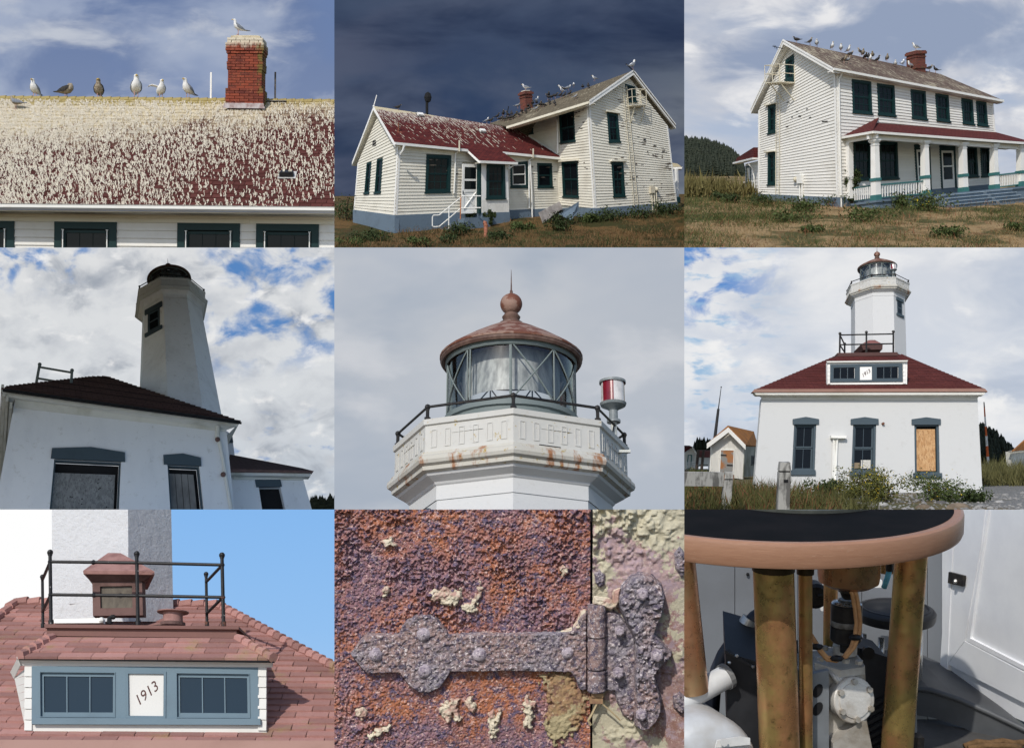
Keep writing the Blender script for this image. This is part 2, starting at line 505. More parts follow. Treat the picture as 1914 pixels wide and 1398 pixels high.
def window(fr,quad,parent,trim=.13,cols=3,rows=2,sash=True,mat='green_trim',sill=True,proud=.05,bars=.022,glass='pane',head=None):
 """double hung window: trim, two sashes, glazing bars, panes; quad = outer edge of the trim bl,br,tr,tl"""
 w = tag(MB().ring(fr,quad,inset(quad,trim,trim),-proud,.05).build('window',M[mat],parent))
 inn = inset(quad,trim,trim)
 if sill:
  q = [(quad[0][0]-.04,quad[0][1]-.03),(quad[1][0]+.04,quad[1][1]-.03),(quad[1][0]+.04,quad[1][1]+.06),(quad[0][0]-.04,quad[0][1]+.06)]
  MB().slab(fr,q,-proud-.05,.0).build('sill',M[mat],w)
 halves = [(0,.5,.02),(.5,1,.0)] if sash else [(0,1,0)]
 for (a,b,dy) in halves:
  q = sub(inn,0,1,a,b); i2 = inset(q,.045,.05)
  mb = MB().ring(fr,q,i2,.0+dy,.05+dy)
  for c in range(1,cols):
   u = c/cols; uu = bars/2/max(.1,math.hypot(i2[1][0]-i2[0][0],i2[1][1]-i2[0][1]))
   mb.slab(fr,sub(i2,u-uu,u+uu,0,1),.01+dy,.045+dy)
  for r in range(1,rows):
   mb.slab(fr,sub(i2,0,1,r/rows-.02,r/rows+.02),.012+dy,.043+dy)
  mb.build('sash',M[mat],w)
  for c in range(cols):
   for r in range(rows):
    MB().slab(fr,sub(i2,c/cols,(c+1)/cols,r/rows,(r+1)/rows),.030+dy,.040+dy).build('pane',M[glass],w)
 MB().slab(fr,inn,.16,.18).build('backing',M['dark_gap'],w)
 return w

def leaf_cloud(cents,size,n,squash=1.0,updir=A(0,0,1),bias=.4,r=None):
 """many small leaf faces scattered in balls; cents: (centre, radius)"""
 r = r or rng
 vs,fs = [],[]
 out = MB()
 C,Rr = np.array([c for c,_ in cents]),np.array([q for _,q in cents])
 k = r.integers(0,len(cents),n)
 d = r.normal(size=(n,3)); d /= np.linalg.norm(d,axis=1)[:,None]
 rad = r.random(n)**(1/2.2)
 p = C[k]+d*(Rr[k]*rad)[:,None]*A(1,1,squash)
 nn = d*.6+r.normal(size=(n,3))*.7+updir*bias
 nn /= np.linalg.norm(nn,axis=1)[:,None]
 u = np.cross(nn,r.normal(size=(n,3))); u /= np.linalg.norm(u,axis=1)[:,None]; w = np.cross(nn,u)
 s = size*(.6+.8*r.random(n))[:,None]
 P = np.stack([p-u*s,p-w*s*.45,p+u*s,p+w*s*.45],1).reshape(-1,3)
 F = np.arange(4*n).reshape(-1,4)
 out.v = [tuple(q) for q in P]; out.f = [tuple(q) for q in F]; out.m = [0]*n; out.uv = [(q[0],q[2]) for q in P]
 return out
def blades(base,up,h,width,n,spread,lean,r=None):
 """grass blades: base array of root points; returns MB"""
 r = r or rng
 base = np.array(base); k = r.integers(0,len(base),n)
 p = base[k]+r.normal(size=(n,3))*spread
 side = r.normal(size=(n,3)); side[:,2] *= .2; side /= np.linalg.norm(side,axis=1)[:,None]
 tip = p+up*(h*(.5+r.random(n)))[:,None]+r.normal(size=(n,3))*lean
 w = width*(.6+.8*r.random(n))[:,None]
 P = np.stack([p-side*w,p+side*w,tip],1).reshape(-1,3)
 out = MB(); out.v = [tuple(q) for q in P]; out.f = [tuple(q) for q in np.arange(3*n).reshape(-1,3)]; out.m = [0]*n; out.uv = [(q[0],q[2]) for q in P]
 return out
ORD = ['first','second','third','fourth','fifth','sixth','seventh','eighth','ninth','tenth','eleventh','twelfth','thirteenth','fourteenth','fifteenth','sixteenth','seventeenth','eighteenth','nineteenth','twentieth','twenty-first','twenty-second','twenty-third','twenty-fourth','twenty-fifth','twenty-sixth','twenty-seventh','twenty-eighth','twenty-ninth','thirtieth','thirty-first','thirty-second','thirty-third','thirty-fourth','thirty-fifth']

# ================================================================== bay 1: guano streaked roof with gulls
def bay1():
 rect = (0,0,625,463)
 z1 = lambda x,y: (x/3.0192,y/3.0192)
 def skyb(h):
  lay = [(1.2,(1,1.8),(3.1,1.7,0),.42,.60,S(160,172,196),6,.3),
   (2.0,(1,2.2),(7.3,4.2,1),.48,.66,S(190,196,208),6,.3),
   (1.5,(1,1.9),(1.4,9.2,2),.46,.75,S(108,130,172),3,.2)]
  return clouds(h,lay,vgrad([(0,S(132,146,178)),(.5,S(122,138,172)),(1,S(104,124,164))]))
 sky_board(rect,46,emit_mat('sky_slate',skyb),(60,60,0,12))
 # house frame: x right, y away, z up, wall plane at depth 27
 fr = Frame((0,27,0),nrm(A(1,0,-.0105)),(0,1,0),nrm(A(.0105,0,1)))
 U = lambda x,y,yy=0.0: fr.uv(*z1(x,y),yy)
 house = thing('white_house','white clapboard house wall under a red shingle roof caked with droppings','house',fr.P(-7,0,0))
 # ---- roof plane frame: X along the eave, Z up the slope
 ex = fr.hit(*z1(900,1166),1,-.5); eave_z = ex[2]
 run,rise = 4.3,3.11
 sl = math.hypot(run,rise); Zr = fr.Y*(run/sl)+fr.Z*(rise/sl); Yr = nrm(np.cross(Zr,fr.X))
 rf = Frame(fr.P(0,-.5,eave_z),fr.X,Yr,Zr)
 xl,xr = -14.2,-3.4
 # shingle materials: red brown with a cream crust that thickens towards the ridge
 def shingle(name,crust):
  m,nt,b = new_mat(name); h = N(nt)
  p = h.pos()
  sep = h.xyz(p); zz = h.math('DIVIDE',h.math('SUBTRACT',sep[2],float(rf.o[2])),rise)      # 0 eave .. 1 ridge
  xx = h.ramp(sep[0],-11.4,-3.6)
  n1 = h.noise(p,1.1,4,.6); n2 = h.noise(h.map(p,(1,.35,.35)),9,6,.7)
  k = h.math('ADD',h.math('MULTIPLY',zz,1.0),h.math('ADD',h.math('MULTIPLY',n1,.55),h.math('MULTIPLY',n2,.75)))
  k = h.math('SUBTRACT',k,h.math('MULTIPLY',xx,.30))
  f = h.ramp(k,1.08,1.46)
  red = h.mix(h.noise(p,22,4,.7),(.115,.036,.028),(.060,.022,.020))
  kk = h.math('MULTIPLY_ADD',h.rand(),.5); kk.node.inputs[2].default_value = .75
  n = nt.nodes.new('ShaderNodeVectorMath'); n.operation = 'SCALE'; h.put(n.inputs[0],red); h.put(n.inputs['Scale'],kk)
  cream = h.mix(h.noise(p,7,5,.7),(.66,.57,.38),(.44,.37,.25))
  moss = h.ramp(h.math('ADD',zz,h.math('MULTIPLY',h.noise(p,5,4,.7),.22)),1.06,1.12)
  cream = h.mix(moss,cream,(.34,.27,.11))
  c = h.mix(f,n.outputs[0],cream)
  nt.links.new(c,b.inputs['Base Color']); b.inputs['Roughness'].default_value = .92; b.inputs['Specular IOR Level'].default_value = .15
  nt.links.new(h.bump(h.noise(p,45,4,.7),.35,.012),b.inputs['Normal'])
  return m
 msh = shingle('crusted_shingle',1)
 roof = MB().slab(rf,[(xl,0),(xr,0),(xr,sl),(xl,sl)],.012,.10).build('roof',M['dark_gap'],house)
 nrow,tw = 28,.232; eh = sl/nrow
 protos = []
 for k in range(5):
  dx,dz = rnd.uniform(-.004,.004),rnd.uniform(-.004,.005)
  q = [(.006+dx,dz),(tw-.006,dz+rnd.uniform(-.003,.003)),(tw-.004,eh+.02),(.004,eh+.02)]
  th = rnd.uniform(.015,.023)
  protos.append(MB().slab(rf.at(0,0,0),q,[-th,-th,-.002,-.002],[.008]*4))
 rest = MB(); count = 0; base = {}
 for r in range(nrow):
  off = (.5*tw if r % 2 else 0)+rnd.uniform(-.02,.02)
  c0 = int((xr-xl)/tw)
  for c in range(c0):
   x = xl+off+c*tw; p = rnd.randrange(5)
   d = rf.P(x,0,r*eh)-rf.o
   w = rf.P(x+tw/2,0,r*eh+eh/2); px = CX+FPX*w[0]/w[1]
   if px < -25 or px > 650: continue
   if count < 300:
    if p not in base:
     base[p] = protos[p].build('shingle',msh,roof,rf.o); o = base[p]; o['_p'] = 1
     o.location = Vector(rf.o+d)-Vector(roof['_o']); o['_o'] = [float(q) for q in rf.o+d]
    else: copy_piece(base[p],roof,rf.o+d)
    count += 1
   else: rest.add([tuple(A(*v)+d) for v in protos[p].v],protos[p].f)
 for o in base.values():
  if '_p' in o: del o['_p']
 tag(rest.build('shingle',msh,roof),kind='stuff')
 # ridge cap tiles
 for i in range(52):
  x = xl+.1+i*.21
  if x > xr-.2: break
  q = MB().tube([rf.P(x,.03,sl-.01),rf.P(x+.225,.02,sl-.005)],[.075,.085],8).build('ridge_tile',msh,roof)
 # ---- droppings: blobs with runs, thousands of them, thick towards the ridge and to the left
 dm,nt,b = new_mat('droppings'); h = N(nt)
 nt.links.new(h.mix(h.noise(h.pos(),5,3,.6),(.74,.69,.57),(.55,.47,.34)),b.inputs['Base Color']); b.inputs['Roughness'].default_value = .9
 mb = MB(); r2 = np.random.default_rng(3)
 made = 0
 while made < 9000:
  u,v = r2.random(),r2.random()
  patch = mnoise.noise(Vector((u*5,v*4,3.3)))*.30
  dens = .07+.45*(1-u)**1.2+.42*v*(1-.3*u)+patch*.9
  if .50 < u < .62 and v > .72: dens *= .55
  if r2.random() > dens: continue
  yy_ = 26.5+v*run; x = (-.405+.278*u)*yy_; z = v*(sl-.1)+.04
  made += 1
  w = r2.uniform(.008,.026); hh = r2.uniform(.004,.010)
  pts = []
  m_ = 6
  for q in range(m_):
   an = 2*math.pi*q/m_; rr = r2.uniform(.6,1.15)
   pts.append((x+w*rr*math.cos(an),z+hh*rr*math.sin(an)))
  mb.add([rf.P(a,-.0245,c) for a,c in pts],[tuple(range(m_))])
  for q in range(r2.integers(1,4)):
   xx = x+r2.uniform(-.9,.9)*w; ln = r2.gamma(2.0,.045)+.03; ww = r2.uniform(.0028,.0062); bend = r2.normal()*.006-(x/yy_)*ln*run/sl
   if z-ln < .01: ln = max(.02,z-.01)
   mb.add([rf.P(xx-ww,-.024,z),rf.P(xx+ww,-.024,z),rf.P(xx+ww*.9+bend,-.024,z-ln*.6),rf.P(xx-ww*.9+bend,-.024,z-ln*.6),
     rf.P(xx+ww*1.4+bend,-.024,z-ln*.93),rf.P(xx-ww*1.4+bend,-.024,z-ln*.93),rf.P(xx+bend,-.024,z-ln)],
    [(3,2,1,0),(5,4,2,3),(6,4,5)])
 tag(mb.build('bird_droppings',dm,roof),kind='stuff')
 # ---- roof vent
 v = rf.uv(*z1(1620,1000))
 vent = thing('roof_vent','small black roof vent splashed with droppings low on the shingle roof','vent',rf.P(v[0],0,v[1]))
 vf = rf.at(v[0],0,v[1])
 MB().add([vf.P(-.155,-.03,-.08),vf.P(.155,-.03,-.08),vf.P(.15,-.14,-.06),vf.P(-.15,-.14,-.06),vf.P(-.13,-.03,.16),vf.P(.13,-.03,.16),vf.P(.12,-.12,.10),vf.P(-.12,-.12,.10)],
   [(0,1,2,3),(3,2,6,7),(7,6,5,4),(1,5,6,2),(0,3,7,4)]).build('hood',plain('vent_black',(.012,.013,.015),(.03,.03,.03),8,.35),vent)
 MB().slab(vf,[(-.19,-.13),(.2,-.12),(.19,.2),(-.18,.19)],-.036,-.028).build('flashing',plain('vent_flash',(.62,.60,.56),(.10,.10,.10),6,.6),vent)
 for q in range(6):
  x = rnd.uniform(-.12,.12); MB().slab(vf,[(x-.012,-.02),(x+.012,-.02),(x+.008,.08),(x-.01,.08)],-.150,-.10).build('dropping',dm,vent)
 # ---- gutter, soffit, frieze
 g = MB()
 prof = [(-.62,.00),(-.62,.055),(-.635,.075),(-.50,.075),(-.50,-.035),(-.585,-.035)]
 vs = []
 for x in (xl,xr): vs += [fr.P(x,y,eave_z-.06+z) for y,z in prof]
 n = len(prof); g.add(vs,[(i,(i+1) % n,(i+1) % n+n,i+n) for i in range(n)]+[tuple(range(n-1,-1,-1)),tuple(range(n,2*n))])
 gut = g.build('gutter',M['white_metal'],house)
 for i in range(12):
  x = xl+.4+i*.7
  MB().box(fr,x,x+.025,-.64,-.50,eave_z+.012,eave_z+.02).build('strap',M['white_metal'],gut)
 MB().box(fr,xl,xr,-.50,.0,eave_z-.13,eave_z-.10).build('soffit',M['cream_trim'],house)
 zf = U(900,1258)[1]
 for (a,b_) in ((xl,-5.54),(-5.535,xr)):
  MB().box(fr,a,b_,-.035,.02,zf,eave_z-.12).build('frieze_board',M['cream_trim'],house)
 MB().box(fr,xl,xr,-.07,-.036,eave_z-.19,eave_z-.13).build('crown_moulding',M['cream_trim'],house)
 # ---- wall boards and windows
 zb = U(900,1440)[1]; z_end = zf
 wins = [(-260,83),(310,660),(1003,1355),(1447,1800)]
 quads = []
 for (a,b_) in wins:
  x0,x1 = U(a,1330)[0],U(b_,1330)[0]
  quads.append([(x0,zb-1.2),(x1,zb-1.2),(x1,zf-.0),(x0,zf-.0)])
 siding(fr,[(xl,zb-.15),(xr,zb-.15),(xr,zf),(xl,zf)],5,lambda x: zb-.15,lambda x: zf,quads,.024)
 flush_boards(house)
 MB().box(fr,xl,xr,.05,.3,zb-.3,zf).build('sheathing',M['dark_gap'],house)
 for q in quads:
  # upper part of a tall window, its foot lies below the bay
  w = MB().ring(fr,q,inset(q,.15,.15),-.05,.05).build('window',M['green_trim'],house)
  i1 = inset(q,.17,.17)
  MB().ring(fr,i1,inset(i1,.06,.06),.0,.05).build('sash',M['green_trim'],w)
  i2 = inset(i1,.06,.06)
  for c in range(3): MB().slab(fr,sub(i2,c/3+.008,(c+1)/3-.008,0,1),.03,.04).build('pane',M['pane'],w)
  MB().slab(fr,i2,.045,.05).build('mullion',M['green_trim'],w)
  for sx in (i1[3][0]+.005,i1[2][0]-.03):
   MB().box(fr,sx,sx+.022,-.075,-.05,zf-.75,zf-.165).box(fr,sx-.012,sx+.034,-.08,-.05,zf-.18,zf-.165).build('storm_clip',M['white_metal'],w)
 # ---- chimney with its own bricks
 ch = MB()
 yc = -.5+run-.05
 cl = lambda x,y: fr.uv(*z1(x,y),yc-.42)
 bx0,zb0 = cl(1283,590); bx1,zt = cl(1480,215); cz0 = zb0
 cf = Frame(fr.P((bx0+bx1)/2,yc,0),fr.X,fr.Y,fr.Z); hw = (bx1-bx0)/2
 brick_m,nt,b = new_mat('chimney_brick'); h = N(nt)
 p = h.pos()
 c = h.mix(h.rand(),(.26,.050,.022),(.11,.022,.014)); c = h.mix(h.ramp(h.noise(p,16,5,.7),.5,.75),c,(.34,.10,.05))
 zz = h.xyz(p)[2]
 mo = h.ramp(h.math('ADD',h.noise(p,2.2,5,.7),h.math('MULTIPLY',h.ramp(h.math('ABSOLUTE',h.math('SUBTRACT',h.xyz(p)[0],float(cf.o[0]))),hw*.55,hw*1.05),.26)),.68,.82)
 c = h.mix(mo,c,(.15,.11,.025))
 gu = h.ramp(h.math('ADD',h.math('MULTIPLY',h.noise(h.map(p,(1,1,.18)),17,4,.7),.35),zz),cf.P(0,0,zt)[2]-.10,cf.P(0,0,zt)[2]+.12)
 c = h.mix(gu,c,(.62,.55,.42))
 nt.links.new(c,b.inputs['Base Color']); b.inputs['Roughness'].default_value = .9
 nt.links.new(h.bump(h.noise(p,40,5,.7),.5,.01),b.inputs['Normal'])
 mortar = plain('old_mortar',(.105,.060,.042),(.16,.13,.09),9,.95)
 core = MB().box(cf,-hw+.012,hw-.012,-.42+.012,.02,cz0-.35,zt).build('chimney',mortar,house)
 def widths(zk):   # corbels: how far the course stands out from the shaft
  f = (zk-cz0)/(zt-cz0)
  if f < .24: return .045
  if f < .53: return 0.0
  if f < .585: return .022
  if f < .63: return .028
  if f < .78: return .012
  if f < .82: return .035
  if f < .91: return .055
  return .02
 nc = 25; chh = (zt-cz0)/nc; lib = {}
 for k in range(nc):
  z0 = cz0+k*chh; e = widths(z0+chh/2); W = hw+e; nb = 4
  xs = [-W]+[(-W+(i+(.5 if k % 2 else 0))*2*W/nb) for i in range(1 if k % 2 == 0 else 0,nb)]+[W]
  for i in range(len(xs)-1):
   a,b2 = xs[i]+.006,xs[i+1]-.006
   if b2-a < .03: continue
   j = rnd.uniform(-.006,.004)
   MB().box(cf,a,b2,-.42-e+j,-.30,z0+.005,z0+chh-.005).build('brick',brick_m,core)
  for sgn in (-1,1):
   for i in range(1):
    y0 = -.29+i*.33
    MB().box(cf,sgn*W-(.1 if sgn > 0 else 0),sgn*W+(.1 if sgn < 0 else 0),y0,y0+.315,z0+.005,z0+chh-.005).build('brick',brick_m,core)
 cap = MB()
 cap.box(cf,-hw+.05,hw-.06,-.36,.02,zt,zt+.06)
 cap.box(cf,-hw+.10,hw-.12,-.30,.0,zt+.06,zt+.085)
 cap.build('cap',plain('cap_crust',(.66,.58,.42),(.45,.38,.25),7,.9,bump=.5),core)
 MB().add([cf.P(-hw-.10,-.47,cz0-.10),cf.P(hw+.09,-.47,cz0-.10),cf.P(hw+.055,-.49,cz0+.02),cf.P(-hw-.055,-.49,cz0+.02),cf.P(-hw-.06,-.40,cz0+.03),cf.P(hw+.06,-.40,cz0+.03)],
   [(0,1,2,3),(3,2,5,4)]).build('flashing',plain('pale_flash',(.55,.50,.50),(.30,.20,.19),8,.6),core)
 # ---- two thin rods by the ridge
 for (x,y0,y1,m_,lab) in ((1190,410,600,M['white_trim'],'pale thin wooden rod standing on the ridge left of the brick chimney'),(1553,408,580,plain('grey_iron',(.05,.055,.06),(.12,.09,.07),10,.6),'dark iron strap standing on the ridge right of the brick chimney')):
  a = fr.hit(*z1(x,y1),1,-.5+run-.03); b_ = fr.hit(*z1(x,y0),1,-.5+run-.03)
  t = thing('ridge_rod',lab,'rod',fr.P(*a))
  MB().box(fr.at(a[0],a[1],a[2]),-.024,.016,-.01,.01,-.1,b_[2]-a[2]).build('shaft',m_,t)
  MB().box(fr.at(a[0],a[1],a[2]),-.05,.05,-.05,.03,-.02,.0).build('foot',m_,t)
 p0 = fr.hit(*z1(1500,583),1,-.5+run-.05)
 pl = thing('ridge_plank','flat grey plank lying along the ridge right of the brick chimney','plank',fr.P(*p0))
 MB().box(fr.at(*p0),0,.50,-.09,.02,.03,.05).build('board',plain('grey_plank',(.10,.10,.11),(.2,.18,.16),8,.8),pl)
 MB().box(fr.at(*p0),.2,.24,-.08,.0,-.03,.03).build('block',M['dark_gap'],pl)
 # ---- gulls on the ridge and the chimney
 def ridge_at(x,y): return fr.P(*fr.hit(*z1(x,y),1,-.5+run-.0))
 G = [(197,560,-100,'white','tall',.98,'white gull facing forward on the ridge, second from the left'),
  (372,565,-20,'brown','preen',1.02,'brown mottled gull bent over preening on the ridge'),
  (558,568,-80,'brown','tall',1.06,'upright brown young gull facing forward on the ridge'),
  (768,562,-70,'white','tall',1.2,'tallest white gull on the ridge with grey wing showing'),
  (908,564,-60,'white','tall',.98,'white gull lifting one wing on the roof ridge'),
  (1060,563,-115,'white','tall',1.04,'white gull nearest the chimney along the roof ridge')]
 for (x,y,hd,kd,po,sc,lab) in G:
  gull(ridge_at(x,y),hd,kd,lab,'gulls on the crusted roof',po,sc,raised=(-1 if 'lifting' in lab else 0))
 q = rf.uv(*z1(92,622)); gull(rf.P(q[0],-.03,q[1]),176,'young','grey winged gull standing on the shingles just below the ridge at far left','gulls on the crusted roof','stand',.72)
 q = fr.uv(*z1(1345,198),yc-.1); gull(fr.P(q[0],yc-.1,q[1]-.01),200,'white','white gull with grey wings perched on top of the brick chimney','gulls on the crusted roof','tall',.80)
 finish_panel(-70,-70,625,463)
bay1()

# ================================================================== bay 3: two storey white house with a porch
def prect(fr,*q):
 return [fr.uv(*p) for p in q]
def roof_mat(name,c1,c2,crust,amt,course=.16,tab=.3,streak=True):
 """shingle courses from the uv map (metres along the eave, metres up the slope)"""
 m,nt,b = new_mat(name); h = N(nt)
 v = h.uv(); p = h.pos()
 br = h.node('ShaderNodeTexBrick'); h.put(br.inputs['Vector'],v)
 br.inputs['Scale'].default_value = 1.0; br.inputs['Brick Width'].default_value = tab; br.inputs['Row Height'].default_value = course
 br.inputs['Mortar Size'].default_value = .012; br.inputs['Color1'].default_value = col(c1); br.inputs['Color2'].default_value = col(c2); br.inputs['Mortar'].default_value = (c2[0]*.4,c2[1]*.4,c2[2]*.4,1)
 c = h.mix(h.ramp(h.noise(p,2.0,5,.65),.35,.75),br.outputs['Color'],tuple(q*.6 for q in c1))
 n2 = h.noise(h.map(v,(1,.22,1)),7.5,6,.75)
 f = h.ramp(h.math('ADD',n2,h.math('MULTIPLY',h.noise(p,.5,3,.5),.35)),1.0-amt,1.16-amt)
 c = h.mix(f,c,crust)
 nt.links.new(c,b.inputs['Base Color']); b.inputs['Roughness'].default_value = .9; b.inputs['Specular IOR Level'].default_value = .15
 nt.links.new(h.bump(h.math('ADD',br.outputs['Fac'],h.math('MULTIPLY',h.noise(p,30,4,.7),.5)),.4,-.02),b.inputs['Normal'])
 return m
def brick_small(name):
 m,nt,b = new_mat(name); h = N(nt)
 br = h.node('ShaderNodeTexBrick'); h.put(br.inputs['Vector'],h.map(h.pos(),(1,1,1),rot=(math.radians(90),0,0)))
 br.inputs['Scale'].default_value = 1.0; br.inputs['Brick Width'].default_value = .2; br.inputs['Row Height'].default_value = .07; br.inputs['Mortar Size'].default_value = .008
 br.inputs['Color1'].default_value = (.20,.04,.022,1); br.inputs['Color2'].default_value = (.10,.022,.016,1); br.inputs['Mortar'].default_value = (.10,.07,.05,1)
 c = h.mix(h.ramp(h.noise(h.pos(),3,5,.7),.52,.75),br.outputs['Color'],(.09,.07,.03))
 nt.links.new(c,b.inputs['Base Color']); b.inputs['Roughness'].default_value = .9
 return m
def strip(mb,a,b,w,t,dn,out,m=0):
 """board from a to b, w deep along dn, t thick along out"""
 a,b = A(*a),A(*b); dn = A(*dn); out = A(*out)
 return mb.hexa([a,b,b+out*t,a+out*t,a+dn*w,b+dn*w,b+dn*w+out*t,a+dn*w+out*t],m)
def small_chimney(fr,x0,x1,z0,z1,y,house,mat,name='chimney'):
 cf = fr.at((x0+x1)/2,y,0); hw = (x1-x0)/2*.62
 mb = MB().box(cf,-hw,hw,-hw,hw,z0-.9,z1)
 c = mb.build(name,mat,house)
 for (f0,f1,e) in ((-.02,.20,.05),(.62,.68,.04),(.80,.94,.07),(.94,1.0,.03)):
  MB().box(cf,-hw-e,hw+e,-hw-e,hw+e,z0+(z1-z0)*f0,z0+(z1-z0)*f1).build('corbel',mat,c)
 MB().box(cf,-hw*.6,hw*.6,-hw*.6,hw*.6,z1,z1+.05).build('cap',M['cream_trim'],c)
 return c,cf
def terrain(table,x0,x1,y0,y1,nx,ny,amp,mat,name='ground',lat=None,kind='structure',seed=0.0):
 """height field; table maps depth to the picture row where flat ground of that depth lies"""
 D = [t[0] for t in table]; R = [t[1] for t in table]
 def z(x,y):
  zz = y*(CY-np.interp(y,D,R))/FPX
  if lat: zz += lat(x,y)
  return zz+amp*mnoise.fractal(Vector((x*.35+seed,y*.35,seed)),.9,2.1,4)
 vs,fs = [],[]
 for j in range(ny+1):
  y = y0*(y1/y0)**(j/ny)
  for i in range(nx+1):
   x = (x0+(x1-x0)*i/nx)*y
   vs.append((x,y,z(x,y)))
 for j in range(ny):
  for i in range(nx):
   a = j*(nx+1)+i; fs.append((a,a+1,a+nx+2,a+nx+1))
 o = MB().add(vs,fs).build(name,mat,None,(0,y0,0),smooth=True); o['kind'] = kind
 return o,z
def grass_ground(name,dry,green,soil,sc=.25):
 m,nt,b = new_mat(name); h = N(nt); p = h.pos()
 c = h.mix(h.ramp(h.noise(p,sc,6,.65),.46,.55),dry,green)
 c = h.mix(h.ramp(h.noise(p,sc*3.3,6,.7),.52,.72),c,soil)
 c = h.mix(h.math('MULTIPLY',h.ramp(h.noise(p,6,5,.75),.4,.7),.6),c,tuple(q*.5 for q in dry))
 nt.links.new(c,b.inputs['Base Color']); b.inputs['Roughness'].default_value = .95; b.inputs['Specular IOR Level'].default_value = .1
 nt.links.new(h.bump(h.noise(p,5,6,.75),.8,.15),b.inputs['Normal'])
 return m
def leaf_mat(name,a,b_,sc=2.0):
 m,nt,b = new_mat(name); h = N(nt); p = h.pos()
 c = h.mix(h.noise(p,sc,3,.6),a,b_); c = h.mix(h.ramp(h.noise(p,sc*9,2,.6),.3,.8),c,tuple(q*.55 for q in a))
 nt.links.new(c,b.inputs['Base Color']); b.inputs['Roughness'].default_value = .7; b.inputs['Specular IOR Level'].default_value = .2
 b.inputs['Subsurface Weight'].default_value = 0.0
 return m
def grass_stuff(zf,rect,n,h,w,mat,name,mask,lat=1.0,seed=1,parent=None):
 """grass blades on a terrain, spread evenly over picture-independent ground area"""
 r = np.random.default_rng(seed); x0,x1,y0,y1 = rect; P = []
 while len(P) < n:
  y = y0*(y1/y0)**r.random(); x = (x0+(x1-x0)*r.random())*y
  if mask(x,y) > r.random(): P.append((x,y,zf(x,y)))
 o = blades(P,A(0,0,1),h,w,n*7,.12*lat,.09*lat,r).build(name,mat); tag(o,kind='stuff'); return o
def bush(name,label,cat,base,r,h,n,leaf,mat,group=None,stem_mat=None,flowers=0,fmat=None,fsize=.04,seed=0,stems=7,squash=None):
 """shrub: stems, leaves through its volume, optional flowers"""
 rr = np.random.default_rng(100+seed); base = A(*base)
 t = thing(name,label,cat,base,group)
 cents = []
 mb = MB()
 for k in range(stems):
  an = rr.random()*6.283; q = rr.random()**.5*r*.8; top = base+A(math.cos(an)*q,math.sin(an)*q,h*(.55+.45*rr.random())*(1-.35*(q/r)**2))
  mid = base+(top-base)*.5+A(0,0,.08*h)
  mb.tube([base+A(math.cos(an),math.sin(an),0)*q*.25-A(0,0,.05),mid,top],[.02*h+.004,.014*h+.003,.004],5)
  cents += [(mid,r*.33),(top-A(0,0,h*.12),r*.30),(base+(top-base)*.28,r*.34)]
 mb.build('stem',stem_mat or M['twig'],t)
 leaf_cloud(cents,leaf,n,.85,r=rr).build('foliage',mat,t)
 if flowers:
  f = leaf_cloud([(c+A(0,-.05*r,.12*h),q*1.08) for c,q in cents],fsize,flowers,.85,bias=1.0,r=rr)
  f.build('blossom',fmat,t)
 return t
M['twig'] = plain('twig',(.10,.075,.05),(.05,.035,.02),8,.9)
M['leaf_dark'] = leaf_mat('leaf_dark',(.035,.055,.018),(.065,.085,.025))
M['leaf_mid'] = leaf_mat('leaf_mid',(.060,.090,.025),(.10,.12,.035))
M['leaf_dry'] = leaf_mat('leaf_dry',(.16,.10,.045),(.24,.17,.08))
M['teal'] = worn_paint('teal',(.045,.155,.150),(.3,.33,.3),.36,6,(1,1,1),(.03,.09,.09),.4,.5)
M['brick_far'] = brick_small('brick_far')
M['tread_lit_blue'] = plain('tread_lit_blue',(.30,.36,.41),(.20,.25,.29),3,.7)  # lighter than the risers: light on the step tops put into the colour

def fire_balcony(fr,quadpx,parent,y_out,z_floor,x0,x1,railz,struts):
 """iron landing on two struts with rails; returns it as a part"""
 b = MB().box(fr,x0,x1,-y_out,-.03,z_floor-.05,z_floor).build('fire_balcony',M['steel_cream'],parent)
 for i in range(6):
  xx = x0+(x1-x0)*(i+.5)/6
  MB().box(fr,xx-.03,xx+.03,-y_out+.02,-.05,z_floor-.11,z_floor-.052).build('joist',M['steel_cream'],b)
 for z in (z_floor+railz,z_floor+railz*.5):
  MB().tube([fr.P(x0,-.03,z),fr.P(x0,-y_out,z),fr.P(x1,-y_out,z),fr.P(x1,-.03,z)],.022,6).build('rail',M['steel_cream'],b)
 for (xx,yy) in ((x0,-y_out),(x1,-y_out),(x0,-.05),(x1,-.05),((x0+x1)/2,-y_out)):
  MB().tube([fr.P(xx,yy,z_floor),fr.P(xx,yy,z_floor+railz)],.022,6).build('post',M['steel_cream'],b)
 for xx in struts:
  MB().tube([fr.P(xx,-y_out+.06,z_floor-.05),fr.P(xx,-.02,z_floor-1.05)],.035,6).build('strut',M['steel_cream'],b)
 return b
def ladder(fr,bot,top,parent,w=.32,n=18,off=-.14):
 """bot/top: (x,z) of the ladder's left rail"""
 ld = MB()
 for dx in (0,w): ld.tube([fr.P(bot[0]+dx,off,bot[1]),fr.P(top[0]+dx,off,top[1])],.022,6)
 l = ld.build('ladder',M['steel_cream'],parent)
 for i in range(n):
  t = (i+.5)/n; q = lerp2(bot,top,t)
  MB().tube([fr.P(q[0],off,q[1]),fr.P(q[0]+w,off,q[1])],.012,5).build('rung',M['steel_cream'],l)
 for t in (.1,.4,.7,.95):
  q = lerp2(bot,top,t)
  for dx in (0,w): MB().tube([fr.P(q[0]+dx,off,q[1]),fr.P(q[0]+dx,.0,q[1])],.012,5).build('bracket',M['steel_cream'],l)

